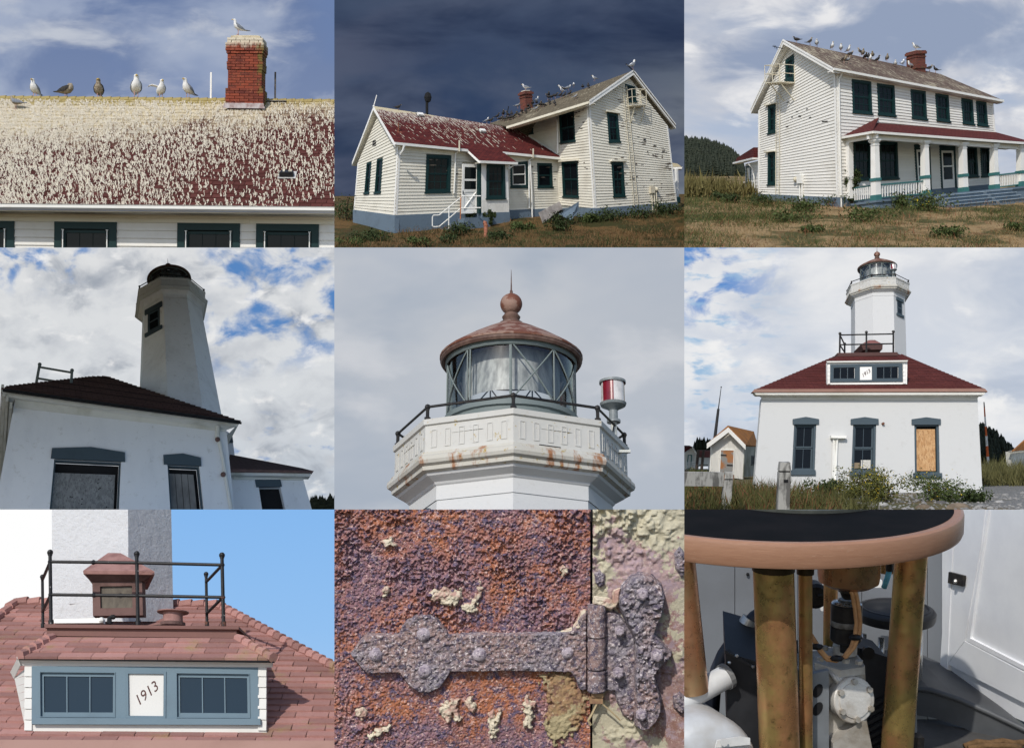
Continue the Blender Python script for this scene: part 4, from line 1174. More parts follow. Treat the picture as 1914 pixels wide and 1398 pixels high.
# ================================================================== bay 2: the same kind of house from behind, low wing, storm sky
def bay2():
 rect = (625,0,1279,463)
 Z = lambda x,y: (625+x/2.9266,y/2.9266)
 K = lambda x,y: (780+x/6.38,250+y/6.38)          # finer measure of the low wing
 K2 = lambda x,y: (900+x/5.05,110+y/5.05)         # finer measure of the gable end
 def skyb(h):
  right = lambda h,v: h.ramp(h.xyz(v)[0],1.10,1.42)
  left = lambda h,v: h.ramp(h.xyz(v)[0],.55,.0)
  low = lambda h,v: h.math('MULTIPLY',h.ramp(h.xyz(v)[1],.95,.35),h.ramp(h.xyz(v)[0],.98,1.32))
  lay = [(1.0,(1,2.0),(2.2,6.7,0),.38,.70,S(64,78,102),5,.3),
   (1.3,(1,2.6),(5.2,2.1,3),.42,.68,S(78,86,108),4,.3,left),
   (1.2,(1,1.5),(1.2,3.0,2),.28,.55,S(122,128,136),5,.4,low),
   (1.4,(1,2.2),(8.0,4.0,1),.46,.74,S(80,90,112),5,.3),(1.3,(1,3.2),(3.0,9.0,1),.42,.80,S(34,47,74),5,.3)]
  return clouds(h,lay,vgrad([(0,S(40,46,58)),(.25,S(40,52,74)),(.55,S(42,60,92)),(1,S(68,80,104))]))
 sky_board(rect,340,emit_mat('sky_storm',skyb),(0,60,14,75))
 c0,c1,b0 = A(5.223,80.927,10.436),A(4.782,80.67,16.947),A(10.936,85.312,11.424)
 apex,rr,lr = A(7.796,82.544,19.481),A(10.855,85.234,16.513),A(4.821,79.999,16.977)
 w0,w1,v0 = A(-6.998,76.864,9.497),A(-6.767,76.713,13.605),A(-9.976,81.135,10.369)
 wapex,wl,wr,wi,wre = A(-8.468,78.598,16.367),A(-10.104,81.224,13.388),A(-6.956,76.152,13.722),A(3.044,83.768,10.801),A(3.22,83.379,14.098)
 house = thing('winged_house','weathered white clapboard house with a low red roofed wing, seen under storm clouds','house',c0)
 lin = lambda a,b: (lambda x: a[1]+(b[1]-a[1])*(x-a[0])/(b[0]-a[0]))
 Zm = nrm(c1-c0)
 gX = nrm(b0-c0); gf = Frame(c0,gX,nrm(np.cross(Zm,gX)),Zm)                 # main gable
 bX = nrm(c0-wi); bf = Frame(wi,bX,nrm(np.cross(Zm,bX)),Zm)                 # main rear wall
 Zw = nrm(w1-w0)
 wX = nrm(wi-w0); wf = Frame(w0,wX,nrm(np.cross(Zw,wX)),Zw)                 # wing front
 vX = nrm(w0-v0); vf = Frame(v0,vX,nrm(np.cross(Zw,vX)),Zw)                 # wing gable
 Q = lambda fr,*p: [fr.uv(*Z(*q)) for q in p]
 QK = lambda fr,*p: [fr.uv(*K(*q)) for q in p]
 QK2 = lambda fr,*p: [fr.uv(*K2(*q)) for q in p]
 M['cream_siding'] = worn_paint('cream_siding',(.70,.665,.565),(.27,.22,.16),.50,1.8,(1,1,5),(.40,.35,.26),.6)
 sid = M['cream_siding']
 # ---- main gable
 p = Q(gf,(1425,1140),(1872,1105),(1822,690),(1612,428),(1390,568))
 zl,ze = lin(p[0],p[1]),lin(p[4],p[2])
 g1,g2 = Q(gf,(1500,783),(1562,781),(1548,627),(1488,614)),Q(gf,(1525,1080),(1590,1078),(1578,888),(1512,886))
 ga = QK2(gf,(1378,415),(1460,410),(1446,265),(1350,238))
 siding(gf,p,54,zl,lambda x: zl(x)+(ze(x)-zl(x))*1.5,[g1,g2,ga],.042,'cream_siding')
 MB().slab(gf,p,.06,.2).build('gable_sheathing',sid,house)
 gpoly = p
 # ---- rear wall of the main block
 p = Q(bf,(1225,1140),(1425,1140),(1388,568),(950,692),(1010,712),(1222,850))
 k0,k1 = Q(bf,(1225,1120),(1425,1140)); k2,k3 = Q(bf,(950,692),(1388,568))
 zl,ze = lin(k0,k1),lin(k2,k3)
 r1 = Q(bf,(1238,787),(1321,775),(1312,607),(1231,625)); r2 = Q(bf,(1253,1080),(1339,1083),(1333,880),(1245,887)); r3 = Q(bf,(1050,738),(1090,733),(1088,657),(1048,665))
 # the wall is not convex where the wing roof runs into it: build it in two convex pieces
 pa = [p[0],p[1],p[2],bf.uv(*Z(1222,615)),p[5]]; pb = [p[5],bf.uv(*Z(1222,615)),p[3],p[4]]
 siding(bf,pa,37,zl,ze,[r1,r2],.042,'cream_siding'); siding(bf,pb,37,zl,ze,[r3],.042,'cream_siding')
 MB().slab(bf,pa,.06,.2).build('rear_sheathing',sid,house); MB().slab(bf,pb,.06,.2).build('rear_sheathing',sid,house)
 # ---- wing front and gable
 p = Q(wf,(332,1178),(1227,1138),(1232,862),(352,795))
 zl,ze = lin(p[0],p[1]),lin(p[3],p[2]); wfront = p
 a1 = QK(wf,(88,712),(390,705),(402,262),(105,248)); a2 = QK(wf,(1108,648),(1320,645),(1312,330),(1105,345)); a3 = QK(wf,(1432,648),(1612,645),(1600,355),(1425,350))
 dq = QK(wf,(522,960),(728,955),(742,352),(535,350))
 siding(wf,p,21,zl,ze,[a1,a2,a3,dq],.042,'cream_siding')
 MB().slab(wf,p,.06,.2).build('wing_sheathing',sid,house)
 p = Q(vf,(108,1148),(332,1178),(352,795),(238,640),(130,893))
 zl,ze = lin(p[0],p[1]),lin(p[4],p[2])
 h1,h2 = Q(vf,(166,1062),(193,1060),(206,888),(180,892)),Q(vf,(222,1060),(256,1058),(268,866),(236,874))
 siding(vf,p,34,zl,lambda x: zl(x)+(ze(x)-zl(x))*1.75,[h1,h2],.042,'cream_siding')
 MB().slab(vf,p,.06,.2).build('wing_gable_sheathing',sid,house)
 vent = Q(vf,(210,803),(230,799),(230,769),(212,773)); MB().slab(vf,vent,-.04,.0).build('gable_vent',M['dark_gap'],house)
 flush_boards(house,300)
 for q in (g1,g2): window(gf,q,house,.17,2,2)
 window(gf,ga,house,.12,2,1)
 for q in (r1,r2,r3): window(bf,q,house,.10,2,1)
 window(wf,a1,house,.20,3,2); window(wf,a3,house,.12,1,1); window(vf,h1,house,.1,1,2); window(vf,h2,house,.1,1,2)
 # window with a white aluminium storm sash
 w_ = window(wf,a2,house,.17,1,1); i = inset(a2,.18,.18)
 MB().ring(wf,i,inset(i,.05,.05),-.02,.02).slab(wf,sub(i,0,1,.5,.55),-.018,.02).build('storm_sash',M['white_metal'],w_)
 for q in (g1,g2,r2):
  f_ = bf if q is r2 else gf
  MB().slab(f_,[(q[3][0]-.15,q[3][1]),(q[2][0]+.15,q[2][1]),(q[2][0]+.12,q[2][1]+.09),(q[3][0]-.12,q[3][1]+.09)],-.24,.0).build('drip_cap',M['cream_trim'],house)
 # ---- corner boards and frieze
 for (f_,a,b,sg) in ((gf,gpoly[0],gpoly[4],1),(gf,gpoly[1],gpoly[2],-1),(bf,bf.uv(*Z(1425,1140)),bf.uv(*Z(1388,568)),-1),(wf,wfront[0],wfront[3],1),(vf,p[1],p[2],-1),(vf,p[0],p[4],1)):
  q = [a,(a[0]+.13*sg,a[1]),(b[0]+.13*sg,b[1]),b]
  MB().slab(f_,q if sg > 0 else q[::-1],-.042,.0).build('corner_board',M['white_trim'],house)
 q = wfront; MB().slab(wf,[(q[3][0],q[3][1]-.3),(q[2][0],q[2][1]-.25),q[2],q[3]],-.045,.0).build('frieze_board',M['cream_trim'],house)
 # ---- foundations
 for (f_,pts) in ((gf,((1430,1200),(1880,1150),(1874,1105),(1425,1140))),(wf,((330,1310),(1230,1240),(1230,1138),(332,1178))),(vf,((105,1260),(334,1310),(334,1178),(106,1148))),(bf,((1225,1245),(1432,1200),(1426,1138),(1225,1138)))):
  MB().slab(f_,Q(f_,*pts),-.06,.25).build('foundation',M['stone_blue'],house)
 # ---- main roof
 nm = nrm(np.cross(apex-lr,at(*Z(945,692),92)-lr)); nm = nm if nm[2] > 0 else -nm
 eD = nrm(at(*Z(945,690),88.0)-lr)
 # rear slope: plane through the eave corner, the peak and the direction of the rear wall
 dW = -nrm(c0-wi)
 nm = nrm(np.cross(dW,apex-lr)); nm = nm if nm[2] > 0 else -nm
 mroof = roof_mat('tan_roof',(.17,.14,.095),(.12,.10,.068),(.34,.30,.21),.28)
 def plane_face(pts,n,name,mat,th=.09):
  o = pts[0]; X_ = nrm(pts[1]-pts[0]); Z_ = nrm(np.cross(n,X_)); Z_ = Z_ if Z_[2] > 0 else -Z_
  f_ = Frame(o,X_,-n,Z_)
  return MB().slab(f_,[(f_.loc(v)[0],f_.loc(v)[2]) for v in pts],-.01,th).build(name,mat,house),f_
 eL = on_plane(*Z(944,693),lr,nm); rL = on_plane(*Z(850,678),lr,nm)
 roof,rf = plane_face([eL,lr,apex,rL],nm,'roof',mroof)
 far = rL; nr2 = nrm(np.cross(rr-apex,rL-apex)); nr2 = nr2 if nr2[2] > 0 else -nr2
 plane_face([rr+(rL-apex),rr,apex,far],nr2,'roof_far_side',mroof)
 gn = -gf.Y; dn = -Zm
 for (a,b) in ((lr,apex),(rr,apex)):
  mb = MB(); strip(mb,a+gn*.02,b+gn*.02,.26,.06,dn,-gn); mb.build('rake_board',M['white_trim'],house)
  mb = MB(); strip(mb,a+gn*.05+Zm*.06,b+gn*.05+Zm*.06,.10,.05,dn,-gn); mb.build('rake_moulding',M['white_trim'],house)
  mb = MB(); strip(mb,a+dn*.22,b+dn*.22,.03,.50,dn,-gn); mb.build('rake_soffit',M['white_trim'],house)
 mb = MB(); strip(mb,lr-bf.Y*.06,eL-bf.Y*.06,.14,.12,dn,bf.Y); mb.build('gutter',M['cream_trim'],house)
 mb = MB(); strip(mb,lr+dn*.12,eL+dn*.12,.04,.5,dn,bf.Y); mb.build('soffit',M['cream_trim'],house)
 # ---- wing roof: red shingles, droppings along the ridge
 nw = nrm(np.cross(wre-wr,wapex-wr)); nw = nw if nw[2] > 0 else -nw
 WP = lambda x,y: on_plane(*Z(x,y),wr,nw)
 WK = lambda x,y: on_plane(*K(x,y),wr,nw)
 mwing,nt,b = new_mat('wing_shingle'); h = N(nt); v = h.uv(); ps = h.pos()
 br = h.node('ShaderNodeTexBrick'); h.put(br.inputs['Vector'],v); br.inputs['Scale'].default_value = 1; br.inputs['Brick Width'].default_value = .3; br.inputs['Row Height'].default_value = .15; br.inputs['Mortar Size'].default_value = .012
 br.inputs['Color1'].default_value = (.125,.026,.022,1); br.inputs['Color2'].default_value = (.075,.016,.016,1); br.inputs['Mortar'].default_value = (.03,.008,.008,1)
 hz = h.xyz(v)[1]
 tot = float(np.dot(wapex-wr,nrm(np.cross(nw,nrm(wre-wr))) if np.cross(nw,nrm(wre-wr))[2] > 0 else -nrm(np.cross(nw,nrm(wre-wr)))))
 st = h.noise(h.map(v,(3.2,.55,1),rot=(0,0,.25)),5.0,5,.8)
 f = h.ramp(h.math('ADD',st,h.math('MULTIPLY',h.ramp(hz,tot*.15,tot*1.02),.26)),.70,.80)
 c = h.mix(f,br.outputs['Color'],(.56,.50,.44))
 f2 = h.ramp(h.math('ADD',h.noise(v,2.2,5,.7),h.math('MULTIPLY',h.ramp(hz,tot*.72,tot),.75)),.92,1.10); c = h.mix(f2,c,(.52,.45,.30))
 nt.links.new(c,b.inputs['Base Color']); b.inputs['Roughness'].default_value = .9; b.inputs['Specular IOR Level'].default_value = .15
 nt.links.new(h.bump(br.outputs['Fac'],.4,-.02),b.inputs['Normal'])
 wm = WP(985,703)
 main_poly = [wr,WK(595,190),WK(740,325),WK(1190,345),WK(1015,220),WK(1725,290),wm,wapex]
 X_ = nrm(wre-wr); Zr_ = nrm(np.cross(nw,X_)); Zr_ = Zr_ if Zr_[2] > 0 else -Zr_
 wrf = Frame(wr,X_,-nw,Zr_); L2 = lambda w: (wrf.loc(w)[0],wrf.loc(w)[2])
 wroof = MB().slab(wrf,[L2(q) for q in main_poly],-.02,.07).build('wing_roof',mwing,house)
 nb = nrm(np.cross(wl-wapex,wm-wapex)); nb = nb if nb[2] > 0 else -nb
 plane_face([wl,wl+(wm-wapex),wm,wapex],nb,'wing_roof_back',mwing)
 r5 = np.random.default_rng(8); dm = bpy.data.materials['droppings']; mb = MB()
 for i_ in range(1500):
  u,t = r5.random(),r5.random()
  a_ = wr+(WK(1725,290)-wr)*u; b_ = wapex+(wm-wapex)*u
  if r5.random() > .12+.5*t: continue
  if u > .72 and r5.random() < .8: continue
  w = a_+(b_-a_)*(.12+.86*t); x,z = L2(w); ln = r5.gamma(2,.07)+.05; wd = r5.uniform(.012,.024); k = ln*.35
  mb.add([wrf.P(x-wd,-.03,z),wrf.P(x+wd,-.03,z),wrf.P(x+wd*.7+k,-.03,z-ln),wrf.P(x-wd*.7+k,-.03,z-ln)],[(3,2,1,0)])
 tag(mb.build('bird_droppings',dm,wroof),kind='stuff')
 wn_ = -vf.Y
 for (a,b) in ((wl,wapex),(wr,wapex)):
  mb = MB(); strip(mb,a+wn_*.02,b+wn_*.02,.22,.06,-Zw,-wn_); mb.build('wing_rake_board',M['white_trim'],house)
  mb = MB(); strip(mb,a-Zw*.20,b-Zw*.20,.03,.42,-Zw,-wn_); mb.build('wing_rake_soffit',M['cream_trim'],house)
 dnw = -Zw
 for (a,b) in ((wr,WK(595,190)),(WK(740,325),WK(1190,345)),(WK(1015,220),WK(1725,290))):
  mb = MB(); strip(mb,a-wf.Y*.10+Zw*.01,b-wf.Y*.10+Zw*.01,.15,.13,dnw,wf.Y); mb.build('wing_gutter',M['white_metal'],house)
  mb = MB(); strip(mb,a+wf.Y*.04+dnw*.1,b+wf.Y*.04+dnw*.1,.04,.45,dnw,wf.Y); mb.build('wing_soffit',M['cream_trim'],house)
 mb = MB(); strip(mb,WK(595,190),WK(740,325),.16,.08,dnw,wf.X); mb.build('lean_to_rake',M['white_trim'],house)
 # flashing board where the wing roof meets the main wall
 a_,b_ = bf.uv(*Z(1008,708)),bf.uv(*Z(1222,848))
 MB().slab(bf,[(a_[0],a_[1]-.10),(b_[0],b_[1]-.10),(b_[0],b_[1]+.10),(a_[0],a_[1]+.10)],-.06,.0).build('flashing_board',M['white_trim'],house)
 # ---- entry bay: projecting window bay and screen door
 ed = .85
 ef = wf.at(0,-ed,0)
 e = [ef.uv(*K(*q)) for q in ((768,945),(1095,935),(1080,352),(765,345))]
 ew = [ef.uv(*K(*q)) for q in ((820,785),(1048,780),(1040,360),(825,355))]
 MB().ring(ef,e,inset(ew,.06,.06),.0,ed).build('entry_wall',M['white_trim'],house)
 n_ = 19
 for k in range(n_):
  q = sub(e,k/n_+.004,(k+1)/n_-.004,0,.26); MB().slab(ef,q,-.02,.0).build('plank',M['white_siding'],house)
 ew = [ef.uv(*K(*q)) for q in ((820,785),(1048,780),(1040,360),(825,355))]
 window(ef,ew,house,.19,3,2,proud=.06)
 MB().slab(ef,[ef.uv(*K(*q)) for q in ((740,950),(772,950),(768,345),(742,345))],.02,.3).build('door_jamb',M['green_trim'],house)
 eb = [ef.uv(*K(*q)) for q in ((765,1190),(1105,1130),(1100,935),(768,945))]
 MB().slab(ef,eb,-.04,ed).build('entry_base',M['stone_blue'],house)
 df = wf.at(0,-.35,0); dq = [df.uv(*K(*q)) for q in ((522,955),(725,950),(728,368),(537,362))]
 dr = MB().ring(df,dq,inset(dq,.17,.12,.17,.19),-.04,.03).build('screen_door',M['white_trim'],house)
 i_ = inset(dq,.17,.12,.17,.19)
 MB().slab(df,sub(i_,0,1,.44,.50),-.035,.025).build('cross_rail',M['white_trim'],dr)
 MB().slab(df,sub(i_,0,1,.69,.735),-.035,.025).build('cross_rail',M['white_trim'],dr)
 for (a,b) in ((.50,.69),(.735,1)): MB().slab(df,sub(i_,.0,1,a,b),-.005,.005).build('pane',M['pane'],dr)
 MB().slab(df,sub(i_,0,1,.0,.44),-.0,.01).build('kick_panel',M['white_trim'],dr)
 kq = sub(i_,.0,1,.06,.44)
 for (a,b) in ((kq[0],kq[2]),(kq[1],kq[3])): MB().tube([df.P(a[0],-.02,a[1]),df.P(b[0],-.02,b[1])],.05,4).build('cross_brace',M['white_trim'],dr)
 MB().slab(df,sub(dq,.04,.07,.40,.46),-.08,-.04).build('handle',M['dark_gap'],dr)
 # steps with pipe rail
 for k in range(4):
  q = [df.uv(*K(*z)) for z in ((505-110*k-0,1200),(770 if k == 0 else 515-110*(k-1),1200),(770 if k == 0 else 515-110*(k-1),1005+62*k),(505-110*k,1008+62*k))]
  MB().slab(df,q,-1.0,.2).build('step',M['stone_blue'],house)
 rdep = 77.6
 T = lambda *pts: [at(*K(*q),rdep) for q in pts]
 rl = MB().tube(T((758,745),(540,745),(262,972),(190,975),(180,1000),(180,1100),(195,1112),(262,1108),(520,890),(758,885)),.035,7).build('hand_rail',M['white_metal'],house)
 MB().tube(T((378,880),(374,1140)),.035,7).build('rail_post',M['white_metal'],rl); MB().tube(T((520,745),(514,1020)),.04,7).build('rail_post',plain('rusty_post',(.45,.20,.10),(.30,.10,.05),8,.8),rl)
 # ---- downspouts and pipes
 for pts,f_,y_ in (([(480,215),(455,240),(450,470),(437,715)],wf,-.12),([(1380,295),(1330,320),(1335,890)],wf,-.14),([(1345,330),(1365,700),(1372,1050),(1395,1075)],wf,-.16),([(1140,345),(1135,390),(1080,420)],ef,-.1)):
  W_ = [f_.P(*f_.hit(*K(*q),1,y_)) for q in pts]; MB().tube(W_,.055,7).build('downspout',M['white_metal'],house)
 for pts in ([(502,80),(502,215)],[(1383,180),(1383,290)]):
  W_ = [wf.P(*wf.hit(*K(*q),1,-.55)) for q in pts]; MB().tube(W_,.05,6).build('vent_pipe',M['steel_cream'],house)
 W_ = [bf.P(*bf.hit(*Z(*q),1,-.1)) for q in ((1212,645),(1220,665),(1222,840))]; MB().tube(W_,.06,7).build('downspout',M['white_trim'],house)
 W_ = [vf.P(*vf.hit(*Z(*q),1,-.1)) for q in ((382,800),(375,825),(362,845))]; MB().tube(W_,.07,7).build('downspout',M['white_metal'],house)
 # ---- gable fittings: balcony, ladder, meters, broken boards
 fl,fr_ = QK2(gf,(1372,452),(1478,498))
 bd = min((abs(gf.hit(*K2(1425,410),1,-d)[0]-fl[0]),d) for d in np.linspace(.5,2.0,80))[1]
 fire_balcony(gf,None,house,bd,fl[1]+.02,fl[0],max(fr_[0],fl[0]+1.25),1.0,(fl[0]+.25,fl[0]+1.15))
 ladder(gf,gf.uv(*Z(1633,1130)),gf.uv(*K2(1320,260)),house,.34,30,-.14)
 mp = gf.uv(*Z(1735,1040)); mx = MB().box(gf,mp[0]-.25,mp[0]+.12,-.2,-.03,mp[1]-.22,mp[1]+.22).build('meter_box',M['steel_cream'],house)
 MB().ball(gf.P(mp[0]+.32,-.14,mp[1]),.15,10).build('meter',M['steel_cream'],mx)
 for dx in (-.1,.12,.32): MB().tube([gf.P(mp[0]+dx,-.1,mp[1]-.2),gf.P(mp[0]+dx,-.1,mp[1]-1.5)],.045,6).build('conduit',M['steel_cream'],mx)
 for (x,y,w_,hh) in ((1535,767,26,10),(1592,748,10,6),(1628,822,16,6),(1712,882,30,9),(1436,798,16,5),(1410,605,20,4),(1480,740,26,3),(1408,675,10,4),(1290,842,30,6)):
  q = QK2(gf,(x-w_/2,y+hh/2),(x+w_/2,y+hh/2),(x+w_/2-3,y-hh/2),(x-w_/2+4,y-hh/2)); MB().slab(gf,q,-.052,-.01).build('broken_board',M['dark_gap'],house)
 chips = MB(); r7 = np.random.default_rng(17)
 for (f_,poly_,n_) in ((gf,gpoly,150),(bf,pa,60),(wf,wfront,70)):
  xs_,zs_ = [q[0] for q in poly_],[q[1] for q in poly_]
  for _ in range(n_):
   x,z = r7.uniform(min(xs_)+.3,max(xs_)-.3),r7.uniform(min(zs_),max(zs_)-.3)
   ok = all((poly_[(i+1) % len(poly_)][0]-poly_[i][0])*(z-poly_[i][1])-(poly_[(i+1) % len(poly_)][1]-poly_[i][1])*(x-poly_[i][0]) > .4 for i in range(len(poly_)))
   if not ok or mnoise.noise(Vector((x*.5,z*.5,7.7))) < -.05: continue
   w_,h_ = r7.gamma(2,.07)+.04,r7.uniform(.015,.05)
   chips.slab(f_,[(x-w_,z-h_*.3),(x+w_*.3,z-h_),(x+w_,z-h_*.2),(x+w_*.5,z+h_),(x-w_*.6,z+h_*.7)],-.0495,-.04)
 tag(chips.build('paint_chip',plain('bare_wood',(.16,.13,.10),(.07,.055,.045),6,.9),house),kind='stuff')
 # far porch corner peeping past the gable
 pd = 88.5
 P_ = lambda x,y: at(*Z(x,y),pd)
 MB().tube([P_(1876,1100),P_(1870,925)],.13,4).build('porch_column',M['white_trim'],house)
 mb = MB().hexa([P_(1848,915),P_(1902,915),P_(1902,912)+A(0,1,0),P_(1848,912)+A(0,1,0),P_(1850,892),P_(1878,897),P_(1880,894)+A(0,1,0),P_(1850,890)+A(0,1,0)]); mb.build('porch_roof',mwing,house)
 MB().hexa([P_(1848,925),P_(1900,925),P_(1900,925)+A(0,.5,0),P_(1848,925)+A(0,.5,0),P_(1848,914),P_(1904,914),P_(1904,914)+A(0,.5,0),P_(1848,914)+A(0,.5,0)]).build('porch_fascia',M['white_trim'],house)
 MB().tube([P_(1878,1112),P_(1877,1080)],.2,4).build('porch_plinth',M['teal'],house)
 # ---- chimney and things on the roof
 cw = on_plane(*Z(1052,592),lr,nm); cfr = Frame(cw,gf.X,gf.Y,Zm)
 sc = FPX/cw[1]; hw = 34/2.9266/sc*.72; ht = (592-503)/2.9266/sc
 ch = MB().box(cfr,-hw,hw,-hw,hw,-.6,ht).build('chimney',M['brick_far'],house)
 for (f0,f1,e_) in ((.62,.68,.04),(.80,.93,.08)): MB().box(cfr,-hw-e_,hw+e_,-hw-e_,hw+e_,ht*f0,ht*f1).build('corbel',M['brick_far'],ch)
 MB().box(cfr,-hw*.7,hw*.7,-hw*.7,hw*.7,ht,ht+.06).build('cap',M['cream_trim'],ch)
 def rodthing(nm_,lab,cat,a,b,r_,m_):
  t = thing(nm_,lab,cat,a); MB().tube([a,b],r_,6).build('shaft',m_,t); MB().ball(a,r_*2.2,6).build('foot',m_,t)
 rodthing('ridge_rod','pale rod leaning at the gable end of the low red wing','rod',wapex,at(*Z(232,522),wapex[1]),.03,M['white_trim'])
 rodthing('ridge_rod','dark bent iron rod at the peak of the main gable under storm sky','rod',apex,at(*Z(1594,350),apex[1]),.035,M['dark_gap'])
 rodthing('ridge_rod','short dark rod on the far end of the tan main roof','rod',rL+(apex-rL)*.12,at(*Z(953,583),(rL+(apex-rL)*.12)[1]),.03,M['dark_gap'])
 sp = WP(506,626); t = thing('vent_stack','black capped vent stack on the ridge of the low red wing','vent',sp)
 MB().tube([sp-A(0,0,.2),sp+A(0,0,.75)],.09,7).build('pipe',M['dark_gap'],t); MB().ball(sp+A(.06,0,1.05),.24,8,sc=(1,1,1.5)).build('cowl',M['dark_gap'],t)
 for (x,y,lab) in ((468,634,'pale flat vent high on the red wing roof'),(808,722,'pale flat vent in the middle of the red wing roof')):
  q = L2(WP(x,y)); t = thing('roof_vent',lab,'vent',WP(x,y)); MB().box(wrf.at(q[0],0,q[1]),-.2,.2,-.16,-.02,-.12,.12).build('hood',M['white_metal'],t); MB().box(wrf.at(q[0],0,q[1]),-.26,.26,-.03,-.015,-.18,.18).build('flashing',M['dark_gap'],t)
 q = L2(WP(352,720)); t = thing('rusty_pipe','short rusty pipe low on the red wing roof near its gable','pipe',WP(352,720)); MB().tube([WP(352,725),WP(352,725)+A(0,0,.55)],.05,6).build('shaft',plain('rust_pipe',(.20,.07,.04),(.1,.03,.02),8,.8),t); MB().box(wrf.at(q[0],0,q[1]-.1),-.15,.15,-.04,-.02,-.12,.12).build('flange',plain('rust_flange',(.24,.08,.05),(.12,.03,.02),8,.8),t)
 # ---- gulls
 gl = [(750,300,'white'),(760,325,'white'),(818,300,'white'),(870,275,'white'),(1068,212,'white'),(340,470,'young'),(520,415,'white'),(520,498,'young'),(890,385,'young'),(50,612,'white')]
 dk = [(770,312),(955,292),(1008,285),(830,358),(695,375),(745,370),(778,375),(632,368),(628,390),(660,385),(640,438),(690,448),(485,445),(520,440),(525,470),(560,462),(585,462),(440,470),(445,498),(415,522),(380,522),(350,555),(315,562),(283,548),(250,555),(255,585),(290,578),(215,595),(205,545),(150,570),(182,592),(85,608)]
 alln = sorted([(x,y,k) for x,y,k in gl]+[(x,y,'dark') for x,y in dk])
 cnt = {}
 zmax = rf.loc(apex)[2]
 for i,(x,y,k) in enumerate(alln):
  w = on_plane(*K2(x,y),lr,nm); 
  kn = {'white': 'white','young': 'grey winged','dark': 'dark'}[k]; cnt[kn] = cnt.get(kn,0)+1
  gull(w,rnd.choice([10,160,200,-20,-80,90]),k,'%s gull on the tan roof, %s %s one from the left' % (kn,ORD[cnt[kn]-1],kn),'gulls on the tan roof','stand' if i % 2 else 'tall',.88)
 gull(cfr.P(0,0,ht+.05),170,'white','white gull on the brick chimney under the storm sky','gulls on the tan roof','stand',1.1)
 gull(apex+A(-.05,0,.08),30,'white','white gull at the very peak of the main gable under storm sky','gulls on the tan roof','tall',1.35)
 gull(WP(348,604),20,'dark','dark gull crouched on the ridge of the low red wing','gulls on the red wing','stand',.9)
 # ---- ground, cellar hatch, plants, clay pipe
 tab = [(50,560),(66,463),(72,450),(77,434),(81,412),(86,392),(95,380),(130,372),(340,366)]
 mg = grass_ground('grass_storm',(.15,.090,.036),(.042,.045,.016),(.075,.045,.022),.25)
 gr,zf = terrain(tab,-.150,.150,58,335,70,90,.07,mg,seed=4.0,lat=lambda x,y: (.010*(x-2.0)*max(0,min(1,(y-70)/8)) if x > -8 else -.1))
 def on_ground(x,y):
  px,py = Z(x,y); lo,hi = 58.0,200.0
  for _ in range(40):
   m_ = (lo+hi)/2; w = at(px,py,m_)
   if w[2] > zf(w[0],w[1]): lo = m_
   else: hi = m_
  return at(px,py,lo)
 hatch = thing('cellar_hatch','tilted grey white and blue cellar hatch leaves in the corner of the wing','hatch',at(*Z(1200,1200),81.5))
 def slab3(pts,d0,d1,name,mat):
  V = [at(*Z(*q),d) for q,d in zip(pts,(d0,d1,d1,d0))]; n = nrm(np.cross(V[1]-V[0],V[3]-V[0]))*.06; n = n if n[1] > 0 else -n
  MB().hexa(V+[v+n for v in V]).build(name,mat,hatch)
 slab3([(1143,1220),(1250,1142),(1232,1103),(1120,1162)],79.5,81.5,'white_leaf',plain('bare_board',(.42,.38,.34),(.25,.22,.2),2,.8))
 slab3([(1293,1205),(1337,1155),(1337,1103),(1225,1172)],79.2,80.0,'blue_leaf',M['stone_blue'])
 slab3([(1140,1222),(1300,1206),(1290,1150),(1240,1150)],80.2,80.8,'opening',M['dark_gap'])
 pw = on_ground(828,1296); t = thing('clay_pipe','short orange clay pipe with bent top standing in the yard','pipe',pw); up = A(0,0,1); hp = 78/2.9266/FPX*pw[1]
 MB().tube([pw-up*.2,pw+up*hp*.8,pw+up*hp*.97-A(.04,0,0),pw+up*hp-A(.14,0,0)],[.11,.11,.125,.12],9).build('shaft',plain('clay',(.42,.17,.10),(.28,.1,.06),6,.8),t)
 MB().tube([pw+up*hp*.74,pw+up*hp*.82],.135,9).build('collar',plain('clay_collar',(.36,.14,.08),(.24,.09,.05),6,.8),t)
 pl = [(690,1290,1.1,.9,'leaf_dark','dark green bush at the foot of the entry steps'),(610,1330,.9,.6,'leaf_dark','low dark bush in front of the entry steps'),(845,1240,.5,1.2,'leaf_dark','tall thin weeds behind the orange clay pipe'),(735,1230,.45,1.4,'leaf_dark','tall weeds beside the blue entry base'),
  (900,1310,1.0,.5,'leaf_dark','low green weeds right of the orange clay pipe'),(1240,1265,1.3,1.2,'leaf_dark','round dark bush in front of the cellar hatch'),(1500,1205,1.6,.8,'leaf_dark','weeds along the base of the main gable'),(1660,1195,1.8,.7,'leaf_dark','dark weeds below the ladder foot'),(1800,1170,1.8,.7,'leaf_dark','weeds at the far end of the gable foundation'),
  (210,1320,1.4,.7,'leaf_dark','dark green bush left of the wing foundation corner'),(60,1200,2.6,1.7,'leaf_dark','dark hedge in shade left of the wing gable'),(1020,1258,.9,.5,'leaf_mid','pale grassy weeds by the drain pipe foot'),(480,1345,1.0,.5,'leaf_mid','green weeds at the bottom edge near the wing corner'),(1380,1215,1.1,.7,'leaf_mid','weeds at the main house corner by the hatch'),(90,1345,.9,.5,'leaf_mid','green weeds in the lowest left corner of the yard')]
 fm = bpy.data.materials['yellow_flower'] if 'yellow_flower' in bpy.data.materials else plain('yellow_flower',(.55,.40,.03),rough=.7)
